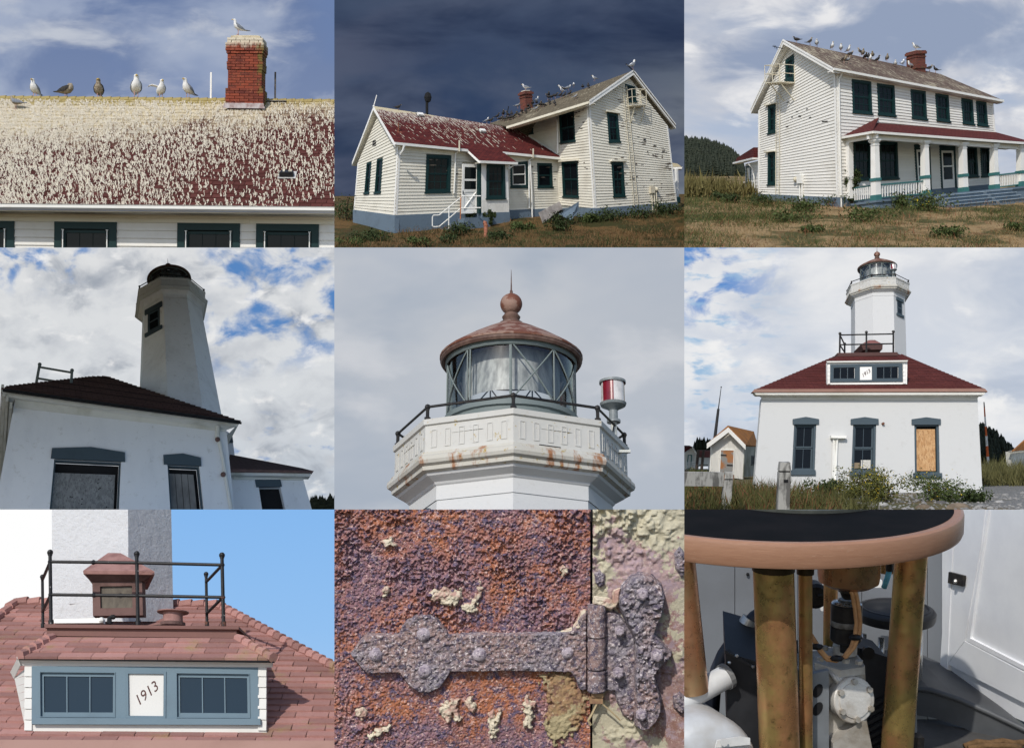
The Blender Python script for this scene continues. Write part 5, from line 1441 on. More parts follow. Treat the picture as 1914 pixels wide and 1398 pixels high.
 for k,(x,y,r_,h_,lm,lab) in enumerate(pl):
  bush('weed_clump',lab,'weeds',on_ground(x,y)-A(0,0,.05),r_,h_,1000,.085,M[lm],'weed clumps round the winged house',seed=40+k,stems=9,flowers=14 if k in (5,9) else 0,fmat=fm,fsize=.05)
 msk = lambda s0: (lambda x,y: 0 if (wf.loc(A(x,y,10))[1] > -.2 and y > 75) else max(0,mnoise.noise(Vector((x*.3+s0,y*.3,s0)))*1.5+.35))
 grass_stuff(zf,(-.142,.140,60,84),2600,.12,.016,leaf_mat('blade_dry_dark',(.22,.13,.055),(.13,.07,.03),1.2),'dry_grass',msk(2),1.1,21)
 grass_stuff(zf,(-.142,.140,60,84),1500,.15,.016,leaf_mat('blade_green_dark',(.045,.060,.016),(.07,.075,.02),1.2),'green_grass',msk(7),1.1,22)
 finish_panel(625,-70,1279,520)
bay2()

# ================================================================== the lighthouse tower, used in several bays
def masonry(name,paint=(.78,.785,.78),rust=.5,lichen=.4,grime=.35,sc=1.0,mot=(.55,.55,.53)):
 m,nt,b = new_mat(name); h = N(nt); p = h.pos()
 v = h.map(p,(1,1,.22))
 c = h.mix(h.math('MULTIPLY',h.ramp(h.noise(v,1.3*sc,6,.65),.45,.8),grime),paint,mot)
 c = h.mix(h.math('MULTIPLY',h.ramp(h.noise(p,7*sc,6,.75),.56,.70),grime*.9),c,(.42,.41,.38))
 if lichen: c = h.mix(h.ramp(h.noise(p,5.5*sc,6,.8),.76-.2*lichen,.80-.2*lichen),c,(.34,.24,.06))
 if rust: c = h.mix(h.math('MULTIPLY',h.ramp(h.noise(h.map(p,(1.6,1.6,.35)),1.6*sc,5,.7),.80-.28*rust,.92-.28*rust),.9),c,(.27,.10,.028))
 nt.links.new(c,b.inputs['Base Color']); b.inputs['Roughness'].default_value = .75; b.inputs['Specular IOR Level'].default_value = .25
 nt.links.new(h.bump(h.noise(p,14*sc,6,.7),.25,.02),b.inputs['Normal'])
 return m
def clear_glass(name,tint=(.94,.96,.96),k=.90):
 m,nt,b = new_mat(name); out = nt.nodes['Material Output']; nt.nodes.remove(b)
 tr = nt.nodes.new('ShaderNodeBsdfTransparent'); tr.inputs[0].default_value = col(tint)
 gl = nt.nodes.new('ShaderNodeBsdfGlossy'); gl.inputs['Roughness'].default_value = .04; gl.inputs[0].default_value = (.8,.85,.88,1)
 fr = nt.nodes.new('ShaderNodeFresnel'); fr.inputs[0].default_value = 1.45
 mx = nt.nodes.new('ShaderNodeMixShader')
 h = N(nt)
 h.put(mx.inputs[0],h.math('ADD',h.math('MULTIPLY',fr.outputs[0],.9),1-k-.06)); nt.links.new(tr.outputs[0],mx.inputs[1]); nt.links.new(gl.outputs[0],mx.inputs[2]); nt.links.new(mx.outputs[0],out.inputs['Surface'])
 return m
M['tower_white'] = masonry('tower_white',(.56,.56,.55),rust=0,lichen=0,grime=.3)
M['tower_old'] = masonry('tower_old',(.50,.49,.455),.42,.75,.8,1.2)
M['cornice_old'] = masonry('cornice_old',(.46,.44,.385),1.0,.85,.8,1.1)
M['blue_grey'] = worn_paint('blue_grey',(.058,.082,.098),(.2,.22,.23),.34,6,(1,1,1),(.04,.058,.07),.4,.55)
M['black_iron'] = plain('black_iron',(.010,.010,.011),(.03,.025,.02),10,.5,bump=.2)
M['rust_copper'] = plain('rust_copper',(.15,.055,.032),(.27,.17,.13),4,.65,bump=.4,lo=.46,hi=.56)
M['rust_dark'] = plain('rust_dark',(.085,.045,.035),(.16,.10,.075),6,.6,bump=.2)
M['iron_grey'] = worn_paint('iron_grey',(.16,.19,.185),(.16,.08,.05),.50,5,(1,1,1),(.08,.10,.10),.6,.55)
M['lantern_glass'] = clear_glass('lantern_glass')
M['ivory_metal'] = plain('ivory_metal',(.55,.56,.52),(.42,.42,.38),5,.5)
M['beacon_grey'] = plain('beacon_grey',(.16,.18,.185),(.24,.26,.26),6,.45)
def drape_mat():
 m,nt,b = new_mat('lens_drape'); h = N(nt); p = h.pos()
 f = h.noise(h.map(p,(1,1,.06)),11,4,.6)
 nt.links.new(h.mix(h.ramp(f,.3,.7),(.20,.205,.20),(.46,.465,.44)),b.inputs['Base Color']); b.inputs['Roughness'].default_value = .45
 return m
M['lens_drape'] = drape_mat()
M['red_glass'] = plain('red_glass',(.20,.010,.020),(.12,.005,.012),4,.15,spec=.6)
M['white_glass'] = plain('white_glass',(.62,.60,.58),(.45,.44,.43),9,.15,spec=.6)

def octa(fr,prof,a0,rings=8):
 """octagonal lathe: prof = (circumradius, z) list, one facet per face"""
 return MB().lathe(fr,prof,rings,a0,a0+2*math.pi)
def tower(fr,label,vert_deg,z_bot,r_bot,window_deg=None,window_z=-2.6,beacon_deg=0,detail=True,shaft_z=1.0,beacon=True,rail=True,mat_shaft='tower_white',blabel='',ws=1.0,mats=('tower_old','cornice_old')):
 """fr origin: axis at the parapet's top; unit scale in the frame. vert_deg: direction of one octagon vertex, -90 faces the viewer"""
 a0 = math.radians(vert_deg); T = thing('lighthouse_tower',label,'lighthouse',fr.P(0,0,z_bot))
 oc = 1/math.cos(math.pi/8)
 octa(fr,[(r_bot,z_bot),(1.6,-1.20)],a0).build('shaft',M[mat_shaft],T)
 octa(fr,[(1.615,-1.20),(1.615,-.98),(1.64,-.96),(1.66,-.93),(1.72,-.90),(1.80,-.86),(1.84,-.80)],a0).build('frieze',M[mat_shaft],T)
 octa(fr,[(1.70,-.862),(1.90,-.80),(1.905,-.74),(1.965,-.71),(1.985,-.66),(1.97,-.60),(1.93,-.57),(1.92,-.53),(1.87,-.52)],a0).build('cornice',M[mats[1]],T)
 par = octa(fr,[(1.865,-.56),(1.865,-.10),(1.90,-.085),(1.905,.0),(1.74,.01),(1.74,-.30)],a0).build('parapet',M[mats[0]],T)
 MB().lathe(fr,[(1e-3,-.25),(1.75,-.25)],24).build('gallery_deck',M[mats[0]],T)
 if detail:
  # sunk flutes on every parapet face, each a shallow ribbed panel
  for k in range(8):
   am = a0+math.pi/8+k*math.pi/4
   n = fr.X*math.cos(am)+fr.Y*math.sin(am); t = -fr.X*math.sin(am)+fr.Y*math.cos(am); ap = 1.865*math.cos(math.pi/8); hwid = 1.865*math.sin(math.pi/8)
   f2 = Frame(fr.P(0,0,0)+n*ap,t,-n,fr.Z)
   for j in range(6):
    x = (j-2.5)*hwid*2/6.3
    MB().ring(f2,[(x-.048,-.45),(x+.048,-.45),(x+.048,-.17),(x-.048,-.17)],[(x-.034,-.43),(x+.034,-.43),(x+.034,-.18),(x-.034,-.18)],-.010,.01).build('flute',M[mats[0]],par)
   # weep slots over the cornice
   if k % 2 == 0: MB().box(f2,-.30,.05,-.012,.02,-.515,-.50).build('weep_slot',M['dark_gap'],par)
 if rail:
  R = 1.83; z = .22
  P = [fr.P(R*math.cos(a0+k*math.pi/4),R*math.sin(a0+k*math.pi/4),z) for k in range(8)]
  MB().tube(P,.022,6,closed=True).build('gallery_rail',M['black_iron'],T)
  for k in range(8):
   an = a0+k*math.pi/4; q = lambda zz: fr.P(R*math.cos(an),R*math.sin(an),zz)
   m_ = MB().tube([q(0),q(.05),q(.05),q(.16),q(.2)],[.05,.05,.028,.028,.035],7)
   m_.build('rail_post',M['black_iron'],T); MB().ball(q(z),.047,8).build('rail_ball',M['black_iron'],T)
 # lantern room
 base = MB().lathe(fr,[(1.06,-.25),(1.06,.34),(1.10,.36),(1.10,.44),(1.05,.47)],32).build('lantern_base',M['iron_grey'],T,smooth=True,auto=30)
 MB().lathe(fr,[(1.045,.47),(1.045,1.40)],32).build('lantern_glass',M['lantern_glass'],T,smooth=True)
 MB().lathe(fr,[(1.07,1.36),(1.09,1.38),(1.09,1.46),(1.12,1.48),(1.13,1.56)],32).build('lantern_ring',M['iron_grey'],T,smooth=True,auto=30)
 MB().lathe(fr,[(1.04,1.46),(1.150,1.42),(1.175,1.46),(1.165,1.54)],40).build('eave_rim',M['rust_dark'],T,smooth=True,auto=30)
 MB().lathe(fr,[(1.18,1.50),(1.185,1.53),(1.10,1.60),(.80,1.80),(.5,1.98),(.28,2.10),(.20,2.14)],40).build('lantern_roof',M['rust_copper'],T,smooth=True,auto=40)
 fin = MB().lathe(fr,[(.205,2.12),(.205,2.16),(.15,2.19),(.13,2.22),(.145,2.25),(.155,2.28),(.13,2.31),(.12,2.33),(.10,2.35)],20).build('finial_neck',M['rust_dark'],T,smooth=True,auto=40)
 MB().lathe(fr,[(max(.004,.187*math.sin(math.pi*i/14)),2.52-.187*math.cos(math.pi*i/14)) for i in range(15)],24).build('finial_ball',M['rust_copper'],T,smooth=True)
 MB().tube([fr.P(0,0,2.68),fr.P(0,0,2.76),fr.P(0,0,2.78),fr.P(0,0,3.16)],[.03,.026,.014,.003],7).build('spike',M['rust_dark'],T)
 # lens drum and glazing bars
 MB().lathe(fr,[(.80,.70),(.80,1.42),(.02,1.44)],28,math.radians(-200),math.radians(20)).build('lens_drape',M['lens_drape'],T,smooth=True)
 if detail:
  c = lambda an,z,r=1.055: fr.P(r*math.cos(an),r*math.sin(an),z)
  for d in (-172,-131,-128,-91,-90,-50,-8,30,70,110,150):
   an = math.radians(d); MB().tube([c(an,.46),c(an,1.38)],.014,5).build('glazing_bar',M['iron_grey'],T)
  for (d0,d1) in ((-89,-50),(-50,-8),(-172,-131),(30,70),(70,110),(110,150)):
   for (z0,z1) in ((.46,1.38),(1.38,.46)):
    MB().tube([c(math.radians(d0+(d1-d0)*i/8),z0+(z1-z0)*i/8) for i in range(9)],.013,5).build('diagonal_bar',M['iron_grey'],T)
 if beacon:
  an = math.radians(beacon_deg); bf = fr.at(1.68*math.cos(an),1.68*math.sin(an),-.12)
  B = thing('beacon_light',blabel,'beacon',bf.P(0,0,-.3))
  MB().tube([bf.P(0,0,-.35),bf.P(0,0,.42)],.05,9).build('post',M['ivory_metal'],B)
  MB().lathe(bf,[(.01,.40),(.11,.40),(.11,.44),(.07,.46),(.07,.60),(.10,.63),(.20,.68),(.215,.72),(.01,.73)],20).build('pedestal',M['beacon_grey'],B,smooth=True,auto=35)
  for k in range(6):
   q0 = math.radians(-150+60*k); MB().lathe(bf,[(.19,.73),(.19,1.08)],6,q0,q0+math.radians(60)).build('lens_panel',M['red_glass' if k % 2 == 0 else 'white_glass'],B,smooth=True)
  MB().lathe(bf,[(.215,1.06),(.215,1.10),(.01,1.125)],20).build('lid',M['beacon_grey'],B,smooth=True,auto=35)
  MB().box(bf,-.12,.25,-.03,.03,-.10,-.06).build('bracket',M['ivory_metal'],B)
  MB().tube([bf.P(.02,-.08,.45),bf.P(-.03,-.08,.2),bf.P(-.02,-.06,-.1)],.012,5).build('cable',M['black_iron'],B)
 if window_deg is not None:
  am = math.radians(window_deg); n = fr.X*math.cos(am)+fr.Y*math.sin(am); t = -fr.X*math.sin(am)+fr.Y*math.cos(am)
  zc = window_z; rz = (r_bot+(1.6-r_bot)*(zc-z_bot)/(-1.2-z_bot))*math.cos(math.pi/8)
  slope = (r_bot-1.6)*math.cos(math.pi/8)/(-1.2-z_bot)
  f2 = Frame(fr.P(0,0,zc)+n*rz,t*ws,-n,ws*nrm(nrm(fr.Z)-nrm(n)*slope)*np.linalg.norm(fr.Z))
  q = [(-.26,-.42),(.26,-.42),(.26,.50),(-.26,.50)]
  w_ = MB().ring(f2,q,inset(q,.05,.05),-.02,.06).build('window',M['blue_grey'],T)
  for (a,b) in ((0,.5),(.5,1)):
   s_ = sub(inset(q,.05,.05),0,1,a,b); MB().ring(f2,s_,inset(s_,.035,.035),-.012,.03).build('sash',M['blue_grey'],w_); MB().slab(f2,inset(s_,.035,.035),-.006,.0).build('pane',M['pane'],w_)
  MB().box(f2,-.37,.37,-.07,.0,.50,.74).build('lintel',M['blue_grey'],w_)
  MB().box(f2,-.36,.36,-.08,.0,-.58,-.42).build('sill',M['blue_grey'],w_)
 return T

# ================================================================== bay 5: the lantern close up
def bay5():
 rect = (625,463,1279,952)
 def skyb(h):
  lay = [(1.0,(1,1.6),(4.1,2.7,0),.38,.70,S(198,201,206),4,.2),(1.4,(1,1.8),(8.8,3.1,2),.45,.75,S(168,178,192),4,.2),(1.9,(1,1.9),(1.3,5.5,1),.52,.75,S(203,206,212),4,.2)]
  return clouds(h,lay,vgrad([(0,S(178,186,198)),(.6,S(184,190,199)),(1,S(176,184,197))]))
 sky_board(rect,25,emit_mat('sky_even_grey',skyb),(0,0,0,75))
 th = math.radians(21); dep = 20.7
 Y = A(0,math.cos(th),-math.sin(th)); Zx = A(0,math.sin(th),math.cos(th))
 o = at(625+945/2.8593,463+1066/2.8593,dep)
 fr = Frame(o,(1,0,0),Y,Zx)
 tower(fr,'close view of the weathered white lighthouse gallery and glazed lantern',-89,-2.6,1.64,window_deg=-157,window_z=-2.0,beacon_deg=-14,detail=True,blabel='red and white drum beacon on a post at the close up gallery rail')
 finish_panel(625,463,1279,1010)
bay5()

# ================================================================== bay 4: lighthouse from below, shaded side
def text_mesh(txt,name,fr,x,z,size,rot,mat,parent,y=-.012,shear=.25,ext=.004):
 cu = bpy.data.curves.new(name,'FONT'); cu.body = txt; cu.size = 1.0; cu.extrude = ext/size; cu.align_x = 'CENTER'; cu.align_y = 'CENTER'; cu.shear = shear; cu.resolution_u = 3
 to = bpy.data.objects.new('tmp',cu); scene.collection.objects.link(to)
 dg = bpy.context.evaluated_depsgraph_get(); me = bpy.data.meshes.new_from_object(to.evaluated_get(dg)); bpy.data.objects.remove(to)
 c,s_ = math.cos(rot),math.sin(rot)
 V = [fr.P(x+size*(v.co.x*c-v.co.y*s_),y-size*v.co.z,z+size*(v.co.x*s_+v.co.y*c)) for v in me.vertices]
 mb = MB(); mb.add(V,[tuple(p.vertices) for p in me.polygons]); bpy.data.meshes.remove(me)
 return mb.build(name,mat,parent)
def plaster_wall(fr,poly,openings,y0,y1,parent,mat,name='wall',extra=()):
 """wall slab (x,z convex polygon) with quad holes, sliced in strips so the holes are real"""
 mb = MB(); pieces = [poly]
 for o in sorted(openings,key=lambda q: q[0][0]):
  bl,br,tr,tl = [A(*q) for q in o]; nxt = []
  for pc in pieces:
   dl = nrm(tl-bl); L = clip_poly(pc,bl,A(-dl[1],dl[0])); R_ = clip_poly(pc,bl,A(dl[1],-dl[0]))
   if len(L) > 2: nxt.append(L)
   if len(R_) < 3: continue
   dr = nrm(tr-br); Rr = clip_poly(R_,br,A(dr[1],-dr[0])); Mid = clip_poly(R_,br,A(-dr[1],dr[0]))
   if len(Rr) > 2: nxt.append(Rr)
   if len(Mid) > 2:
    dt = nrm(tr-tl); up = clip_poly(Mid,tl,A(-dt[1],dt[0])); db = nrm(br-bl); dn_ = clip_poly(Mid,bl,A(db[1],-db[0]))
    if len(up) > 2: nxt.append(up)
    if len(dn_) > 2: nxt.append(dn_)
  pieces = nxt
 for pc in pieces:
  if area2(pc) > 1e-5: mb.slab(fr,pc,y0,y1)
 return mb.build(name,mat,parent)
def osb(name,a,b_,dark):
 m,nt,b = new_mat(name); h = N(nt); p = h.pos()
 v1 = h.voro(h.map(p,(1,1,.45),rot=(0,.5,0)),16,out='Color'); v2 = h.noise(h.map(p,(2.2,1,.7),rot=(0,.8,0)),14,4,.7)
 c = h.mix(h.xyz(v1)[0],a,b_); c = h.mix(h.ramp(v2,.50,.68),c,dark)
 nt.links.new(c,b.inputs['Base Color']); b.inputs['Roughness'].default_value = .75
 return m
def bay4():
 rect = (0,463,625,952)
 Z4 = lambda x,y: (x/2.8592,463+y/2.8592)
 a_ = lambda x,y: (x/4.788,660+y/4.788)
 b_ = lambda x,y: (250+x/4.787,660+y/4.787)
 t_ = lambda x,y: (230+x/4.661,490+y/4.661)
 def skyb(h):
  rt = lambda h,v: h.math('MULTIPLY',h.ramp(h.xyz(v)[0],.72,.86),h.ramp(h.math('ADD',h.xyz(v)[1],h.math('MULTIPLY',h.xyz(v)[0],-.10)),.38,.55))
  tl = lambda h,v: h.math('MULTIPLY',h.ramp(h.xyz(v)[0],.42,.30),h.ramp(h.xyz(v)[1],.80,.92))
  lo = lambda h,v: h.ramp(h.xyz(v)[1],.45,.15)
  lay = [(5.0,(1,1.4),(3.3,1.1,0),.42,.70,S(196,200,206),7,.3),(4.0,(1,1.4),(8.3,3.4,1),.50,.72,S(158,165,176),7,.4),
   (6.5,(1,1.5),(2.0,4.1,4),.44,.66,S(88,134,192),7,.3,rt),(7.5,(1,1.4),(6.4,9.1,4),.48,.66,S(96,138,194),7,.3,tl),
   (7.0,(1,2.2),(9.0,2.0,4),.56,.70,S(110,146,196),8,.3,lo),
   (8.0,(1,1.6),(5.0,6.0,2),.54,.74,S(236,236,236),7,.3)]
  return clouds(h,lay,vgrad([(0,S(186,196,208)),(.4,S(214,218,222)),(1,S(222,223,224))]))
 sky_board(rect,88,emit_mat('sky_broken_cloud',skyb),(75,75,75,75))
 fr = Frame((-15.6833,39.3796,-4.5118),(.9334,.3468,-.0921),(-.356,.8628,-.3589),(-.045,.3678,.9288))
 B = thing('fog_signal_building','white plastered lighthouse building from below, boarded openings, brown hipped roof','building',fr.P(3,0,0))
 U = lambda px,y=0.0: fr.uv(px[0],px[1],y)
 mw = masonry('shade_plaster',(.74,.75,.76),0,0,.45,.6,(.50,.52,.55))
 trim = worn_paint('cornice_cream',(.66,.655,.61),(.30,.27,.20),.42,3,(1,1,1),(.33,.32,.24),.8)
 wall = [U((-14,975)),U((440,975)),U((423.4,804)),U((28,747))]
 qa = [U((92.2,958)),U((222.3,958)),U((226.4,863)),U((101.6,857))]; qb = [U((318.5,958)),U((381.6,958)),U((372.6,870.8)),U((313,868))]
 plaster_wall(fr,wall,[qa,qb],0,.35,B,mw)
 # side wall going back from the near corner
 P0,P1 = wall[3],wall[0]
 MB().add([fr.P(P1[0],0,P1[1]),fr.P(P0[0],0,P0[1]),fr.P(P0[0],7.5,P0[1]),fr.P(P1[0],7.5,P1[1])],[(0,1,2,3)]).build('side_wall',mw,B)
 R0,R1 = wall[2],wall[1]
 MB().add([fr.P(R1[0],0,R1[1]),fr.P(R0[0],0,R0[1]),fr.P(R0[0],5.5,R0[1]),fr.P(R1[0],5.5,R1[1])],[(3,2,1,0)]).build('side_wall',mw,B)
 # door openings: lintel, boards
 m1 = osb('grey_osb',(.16,.165,.165),(.24,.245,.24),(.07,.07,.07))
 d1 = MB().ring(fr,qa,inset(qa,.05,.05),.12,.3).build('doorway',M['blue_grey'],B)
 i = inset(qa,.05,.05)
 MB().slab(fr,sub(i,0,.95,0,.80),.26,.30).build('plywood_sheet',m1,d1); MB().slab(fr,i,.34,.36).build('backing',M['dark_gap'],d1)
 for k in range(9):
  q = sub(i,rnd.uniform(.05,.9),.0,rnd.uniform(.1,.75),0)[0]; MB().ball(fr.P(q[0],.255,q[1]),.022,6).build('knot',M['dark_gap'],d1)
 d2 = MB().ring(fr,qb,inset(qb,.06,.05),.12,.3).build('doorway',M['blue_grey'],B); i = inset(qb,.06,.05)
 mp = plain('grey_planks',(.20,.195,.185),(.12,.115,.11),3,.85,sc=(1,1,.12),obj_var=.25)
 for k in range(4): MB().slab(fr,sub(i,k*.22+.005,(k+1)*.22-.012,0,.88),.24+.006*(k % 2),.28).build('plank',mp,d2)
 MB().slab(fr,i,.34,.36).build('backing',M['dark_gap'],d2)
 for pts in (((94.9,856.2),(234,862.6),(233.5,845),(170,835),(97.3,837)),((306.5,867.2),(376.5,870.6),(375.5,855),(342,847),(305.5,849.8))):
  MB().slab(fr,[U(q,-.06) for q in pts],-.06,.05).build('lintel',M['blue_grey'],B)
 # cornice: frieze, soffit, fascia, gutter along the front and the near side
 zt = lambda px,y: fr.hit(px[0],px[1],1,y)
 ov = .41
 e0,e1 = zt((1.7,727),-ov),zt((449.9,788.2),-ov)
 f0,f1 = zt((8.5,741),-ov+.06),zt((443,797),-ov+.06)
 w0,w1 = fr.loc(fr.P(wall[3][0],-.03,wall[3][1])),fr.loc(fr.P(wall[2][0],-.03,wall[2][1]))
 g0,g1 = zt((29,762),-.03),zt((421,806.5),-.03)
 Vp = lambda *q: [fr.P(*x) for x in q]
 MB().add(Vp(g0,g1,w1,w0,g0+A(0,.03,0),g1+A(0,.03,0)),[(0,1,2,3),(0,4,5,1)]).build('frieze',trim,B)
 MB().add(Vp(w0,w1,f1,f0),[(0,1,2,3)]).build('soffit',trim,B)
 MB().add(Vp(w0,f0,e0+A(.0,.1,-.1),(e0[0]+.05,.4,e0[2]-.25),(w0[0]+.02,.4,w0[2]-.1)),[(0,1,2,3,4)]).build('corner_soffit',trim,B)
 def band(p0,p1,q0,q1,dy,name,mat):
  MB().hexa(Vp(p0,p1,p1+A(0,dy,0),p0+A(0,dy,0),q0,q1,q1+A(0,dy,0),q0+A(0,dy,0))).build(name,mat,B)
 mid0,mid1 = f0+(e0-f0)*.45+A(0,-.03,0),f1+(e1-f1)*.45+A(0,-.03,0)
 band(f0,f1,f0+(e0-f0)*.42,f1+(e1-f1)*.42,.05,'fascia',trim); band(mid0,mid1,e0+(e0-f0)*-.12,e1+(e1-f1)*-.12,.08,'moulding',trim)
 rust = plain('gutter_rust',(.17,.10,.085),(.10,.06,.055),4,.8)
 band(e0+(f0-e0)*.12+A(0,-.05,0),e1+(f1-e1)*.12+A(0,-.05,0),e0+A(0,-.05,.03),e1+A(0,-.05,.03),.12,'gutter',rust)
 le = fr.loc(A(-18.903,47.457,-3.846)); le[0] = e0[0]
 for (lo,hi,nm_,mt,dx) in ((-.02,.16,'side_gutter',trim,0),(-.22,-.03,'side_fascia',trim,.07),(-.40,-.23,'side_moulding',trim,.17),(-.62,-.41,'side_frieze',trim,.30)):
  MB().hexa(Vp(e0+A(dx,.0,lo),e0+A(dx+.08,0,lo),le+A(dx+.08,0,lo),le+A(dx,0,lo),e0+A(dx,0,hi),e0+A(dx+.08,0,hi),le+A(dx+.08,0,hi),le+A(dx,0,hi))).build(nm_,mt,B)
 MB().add(Vp(e0+A(.06,0,-.2),(w0[0]+.02,0,e0[2]-.45),(w0[0]+.02,le[1],e0[2]-.45),le+A(.06,0,-.2)),[(0,1,2,3)]).build('side_soffit',trim,B)
 MB().add(Vp(e1+A(-.02,0,0),e1+A(-.02,5,0),(w1[0],5,e1[2]-.40),(w1[0],.0,e1[2]-.40)),[(0,1,2,3)]).build('end_soffit',trim,B)
 # hipped roof, courses of shingles
 sl = math.radians(26); Zs = fr.Y*math.cos(sl)+fr.Z*math.sin(sl); Xs = nrm(fr.P(*e1)-fr.P(*e0)); Ys = nrm(np.cross(Zs,Xs)); rf = Frame(fr.P(*e0)+fr.Z*.05,Xs,Ys,nrm(Zs))
 poly = [rf.uv(5,727.5),rf.uv(452,788.6),rf.uv(446,782),rf.uv(199.4,703.6),rf.uv(167.9,704.3),rf.uv(60,714),rf.uv(12.2,722.3)]
 poly = [poly[0],poly[1],poly[3],poly[4],poly[6]]
 mrf = roof_mat('brown_shingle',(.120,.070,.062),(.085,.050,.046),(.2,.15,.12),.0,.14,.35)
 nrow = 26; top = poly[2][1]; roof = None
 for r in range(nrow):
  za,zb = top*r/nrow,top*(r+1)/nrow+.03
  pc = clip_poly(clip_poly(poly,A(0,za),A(0,1)),A(0,zb),A(0,-1))
  if len(pc) > 2:
   ys = [-.035*(1-(z-za)/(zb-za))-.005 for x,z in pc]
   o = MB().slab(rf,pc,ys,.03)
   if roof is None: roof = MB().slab(rf,poly,.005,.08).build('roof',M['dark_gap'],B)
   o.build('shingle_course',mrf,roof)
 # downspout
 W = [fr.P(*zt(b_(*q),y)) for q,y in (((755,648),-.2),((748,762),-.08),((768,800),-.07),((800,950),-.07),((822,1100),-.07),((872,1398),-.07))]
 ds = MB().tube(W,[.075,.075,.06,.055,.055,.06],8).build('downspout',trim,B)
 for q in ((750,772),(800,1085)): MB().ball(fr.P(*zt(b_(*q),-.12)),.09,8).build('joint',rust,ds)
 # ---- annex with a lower roof
 ya = 1.16
 Ua = lambda x,y,yy=ya: fr.uv(*b_(x,y),yy)
 ap = [Ua(835,1420),Ua(1600,1420),Ua(1512,1110),Ua(835,1100)]
 dq = [Ua(1152,1420),Ua(1362,1420),Ua(1312,1195),Ua(1118,1198)]
 an = thing('annex','small white annex with brown hipped roof right of the boarded building','building',fr.P(ap[0][0],ya,ap[0][1]))
 plaster_wall(fr,ap,[dq],ya,ya+.3,an,mw)
 MB().slab(fr,dq,ya+.28,ya+.32).build('doorway',M['dark_gap'],an)
 MB().slab(fr,[Ua(1096,1200),Ua(1324,1195),Ua(1310,1133),Ua(1084,1133)],ya-.05,ya+.06).build('lintel',M['blue_grey'],an)
 h_ = lambda x,y,yy: fr.hit(*b_(x,y),1,yy)
 def band2(a,b2,c,d,y0,y1,name,mat):
  V0 = [h_(*a,y0),h_(*b2,y0),h_(*c,y0),h_(*d,y0)]; MB().hexa(Vp(*V0[:2],V0[1]+A(0,y1-y0,0),V0[0]+A(0,y1-y0,0),V0[3],V0[2],V0[2]+A(0,y1-y0,0),V0[3]+A(0,y1-y0,0))).build(name,mat,an)
 band2((890,1128),(1518,1132),(1520,1105),(890,1092),ya-.05,ya+.05,'frieze',trim)
 band2((860,1088),(1580,1103),(1590,1068),(870,1050),ya-.32,ya+.02,'fascia',trim)
 band2((830,1060),(1600,1070),(1612,1052),(825,1035),ya-.40,ya-.1,'gutter',rust)
 Zs2 = nrm(fr.Y*math.cos(sl)+fr.Z*math.sin(sl)); oo = fr.P(*h_(830,1036,ya-.38)); X2 = nrm(fr.P(*h_(1605,1052,ya-.38))-oo); rf2 = Frame(oo,X2,nrm(np.cross(Zs2,X2)),Zs2)
 poly2 = [rf2.uv(*b_(*q)) for q in ((830,1037),(1605,1053),(1510,1028),(862,905))]
 r2 = MB().slab(rf2,poly2,.0,.06).build('roof',mrf,an)
 # bit of a second tower behind the annex
 tw = thing('rear_turret','narrow white masonry sliver with blue lintel behind the annex roof','turret',fr.P(*h_(865,905,4)))
 MB().slab(fr,[fr.uv(*b_(*q),4) for q in ((845,930),(905,930),(880,735),(838,700),(800,705))],4,4.6).build('wall',mw,tw)
 MB().slab(fr,[fr.uv(*b_(*q),3.95) for q in ((820,800),(889,799),(880,738),(815,736))],3.9,4.0).build('lintel',M['blue_grey'],tw)
 # ---- platform railing showing over the roof
 rl = thing('roof_railing','short iron pipe railing rising behind the brown hipped roof','railing',fr.P(*fr.hit(*Z4(200,725),1,4)))
 H = lambda x,y: fr.P(*fr.hit(*Z4(x,y),1,4.0))
 for (x0,y0,x1,y1) in ((212,626,192,735),(385,658,380,730)): MB().tube([H(x0,y0),H(x1,y1)],.05,7).build('post',M['iron_grey'],rl); MB().ball(H(x0,y0-2),.075,8).build('finial',M['iron_grey'],rl)
 for (x0,y0,x1,y1) in ((210,638,385,668),(200,698,380,728)): MB().tube([H(x0,y0),H(x1,y1)],.04,7).build('rail',M['iron_grey'],rl)
 # ---- the tower
 D = 53.0; ptop,pbot = t_(415,330),t_(478,1180)
 k = 34.5*D/FPX
 o = at(*ptop,D); up_y = .36
 # tower axis: passes through both picture points
 lam = 6.2
 Zt = nrm(o-at(*pbot,D-lam*.50))
 Xt = nrm(np.cross(A(0,1,0),Zt)); Yt = np.cross(Zt,Xt)
 tf = Frame(o,Xt*k,Yt*k,Zt*k)
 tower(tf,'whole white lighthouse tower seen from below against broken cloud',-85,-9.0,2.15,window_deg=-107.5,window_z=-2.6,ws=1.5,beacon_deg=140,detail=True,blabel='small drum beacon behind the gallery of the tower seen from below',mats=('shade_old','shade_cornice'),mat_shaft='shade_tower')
 # far trees at the right foot
 wm = MB(); r6 = np.random.default_rng(6)
 for i in range(40):
  x = r6.uniform(1585,1830); y = 1398-(x-1585)*.12-r6.uniform(0,10); b0_ = at(*b_(x,y+25),80); hh = r6.uniform(.5,1.0)
  for q in range(4):
   pts = [b0_+A(hh*.3*(1-q*.2)*math.cos(a),hh*.3*(1-q*.2)*math.sin(a),hh*.22*q) for a in np.linspace(0,5.5,6)]; wm.add(pts+[b0_+A(0,0,hh*(.22*q+.4))],[(a,(a+1) % 6,6) for a in range(6)])
 tag(wm.build('wood',bpy.data.materials['conifer_far']),kind='stuff')
 # added board, edge-on to the camera, that only keeps the sun off this bay
 s_ = (CY-463)/FPX
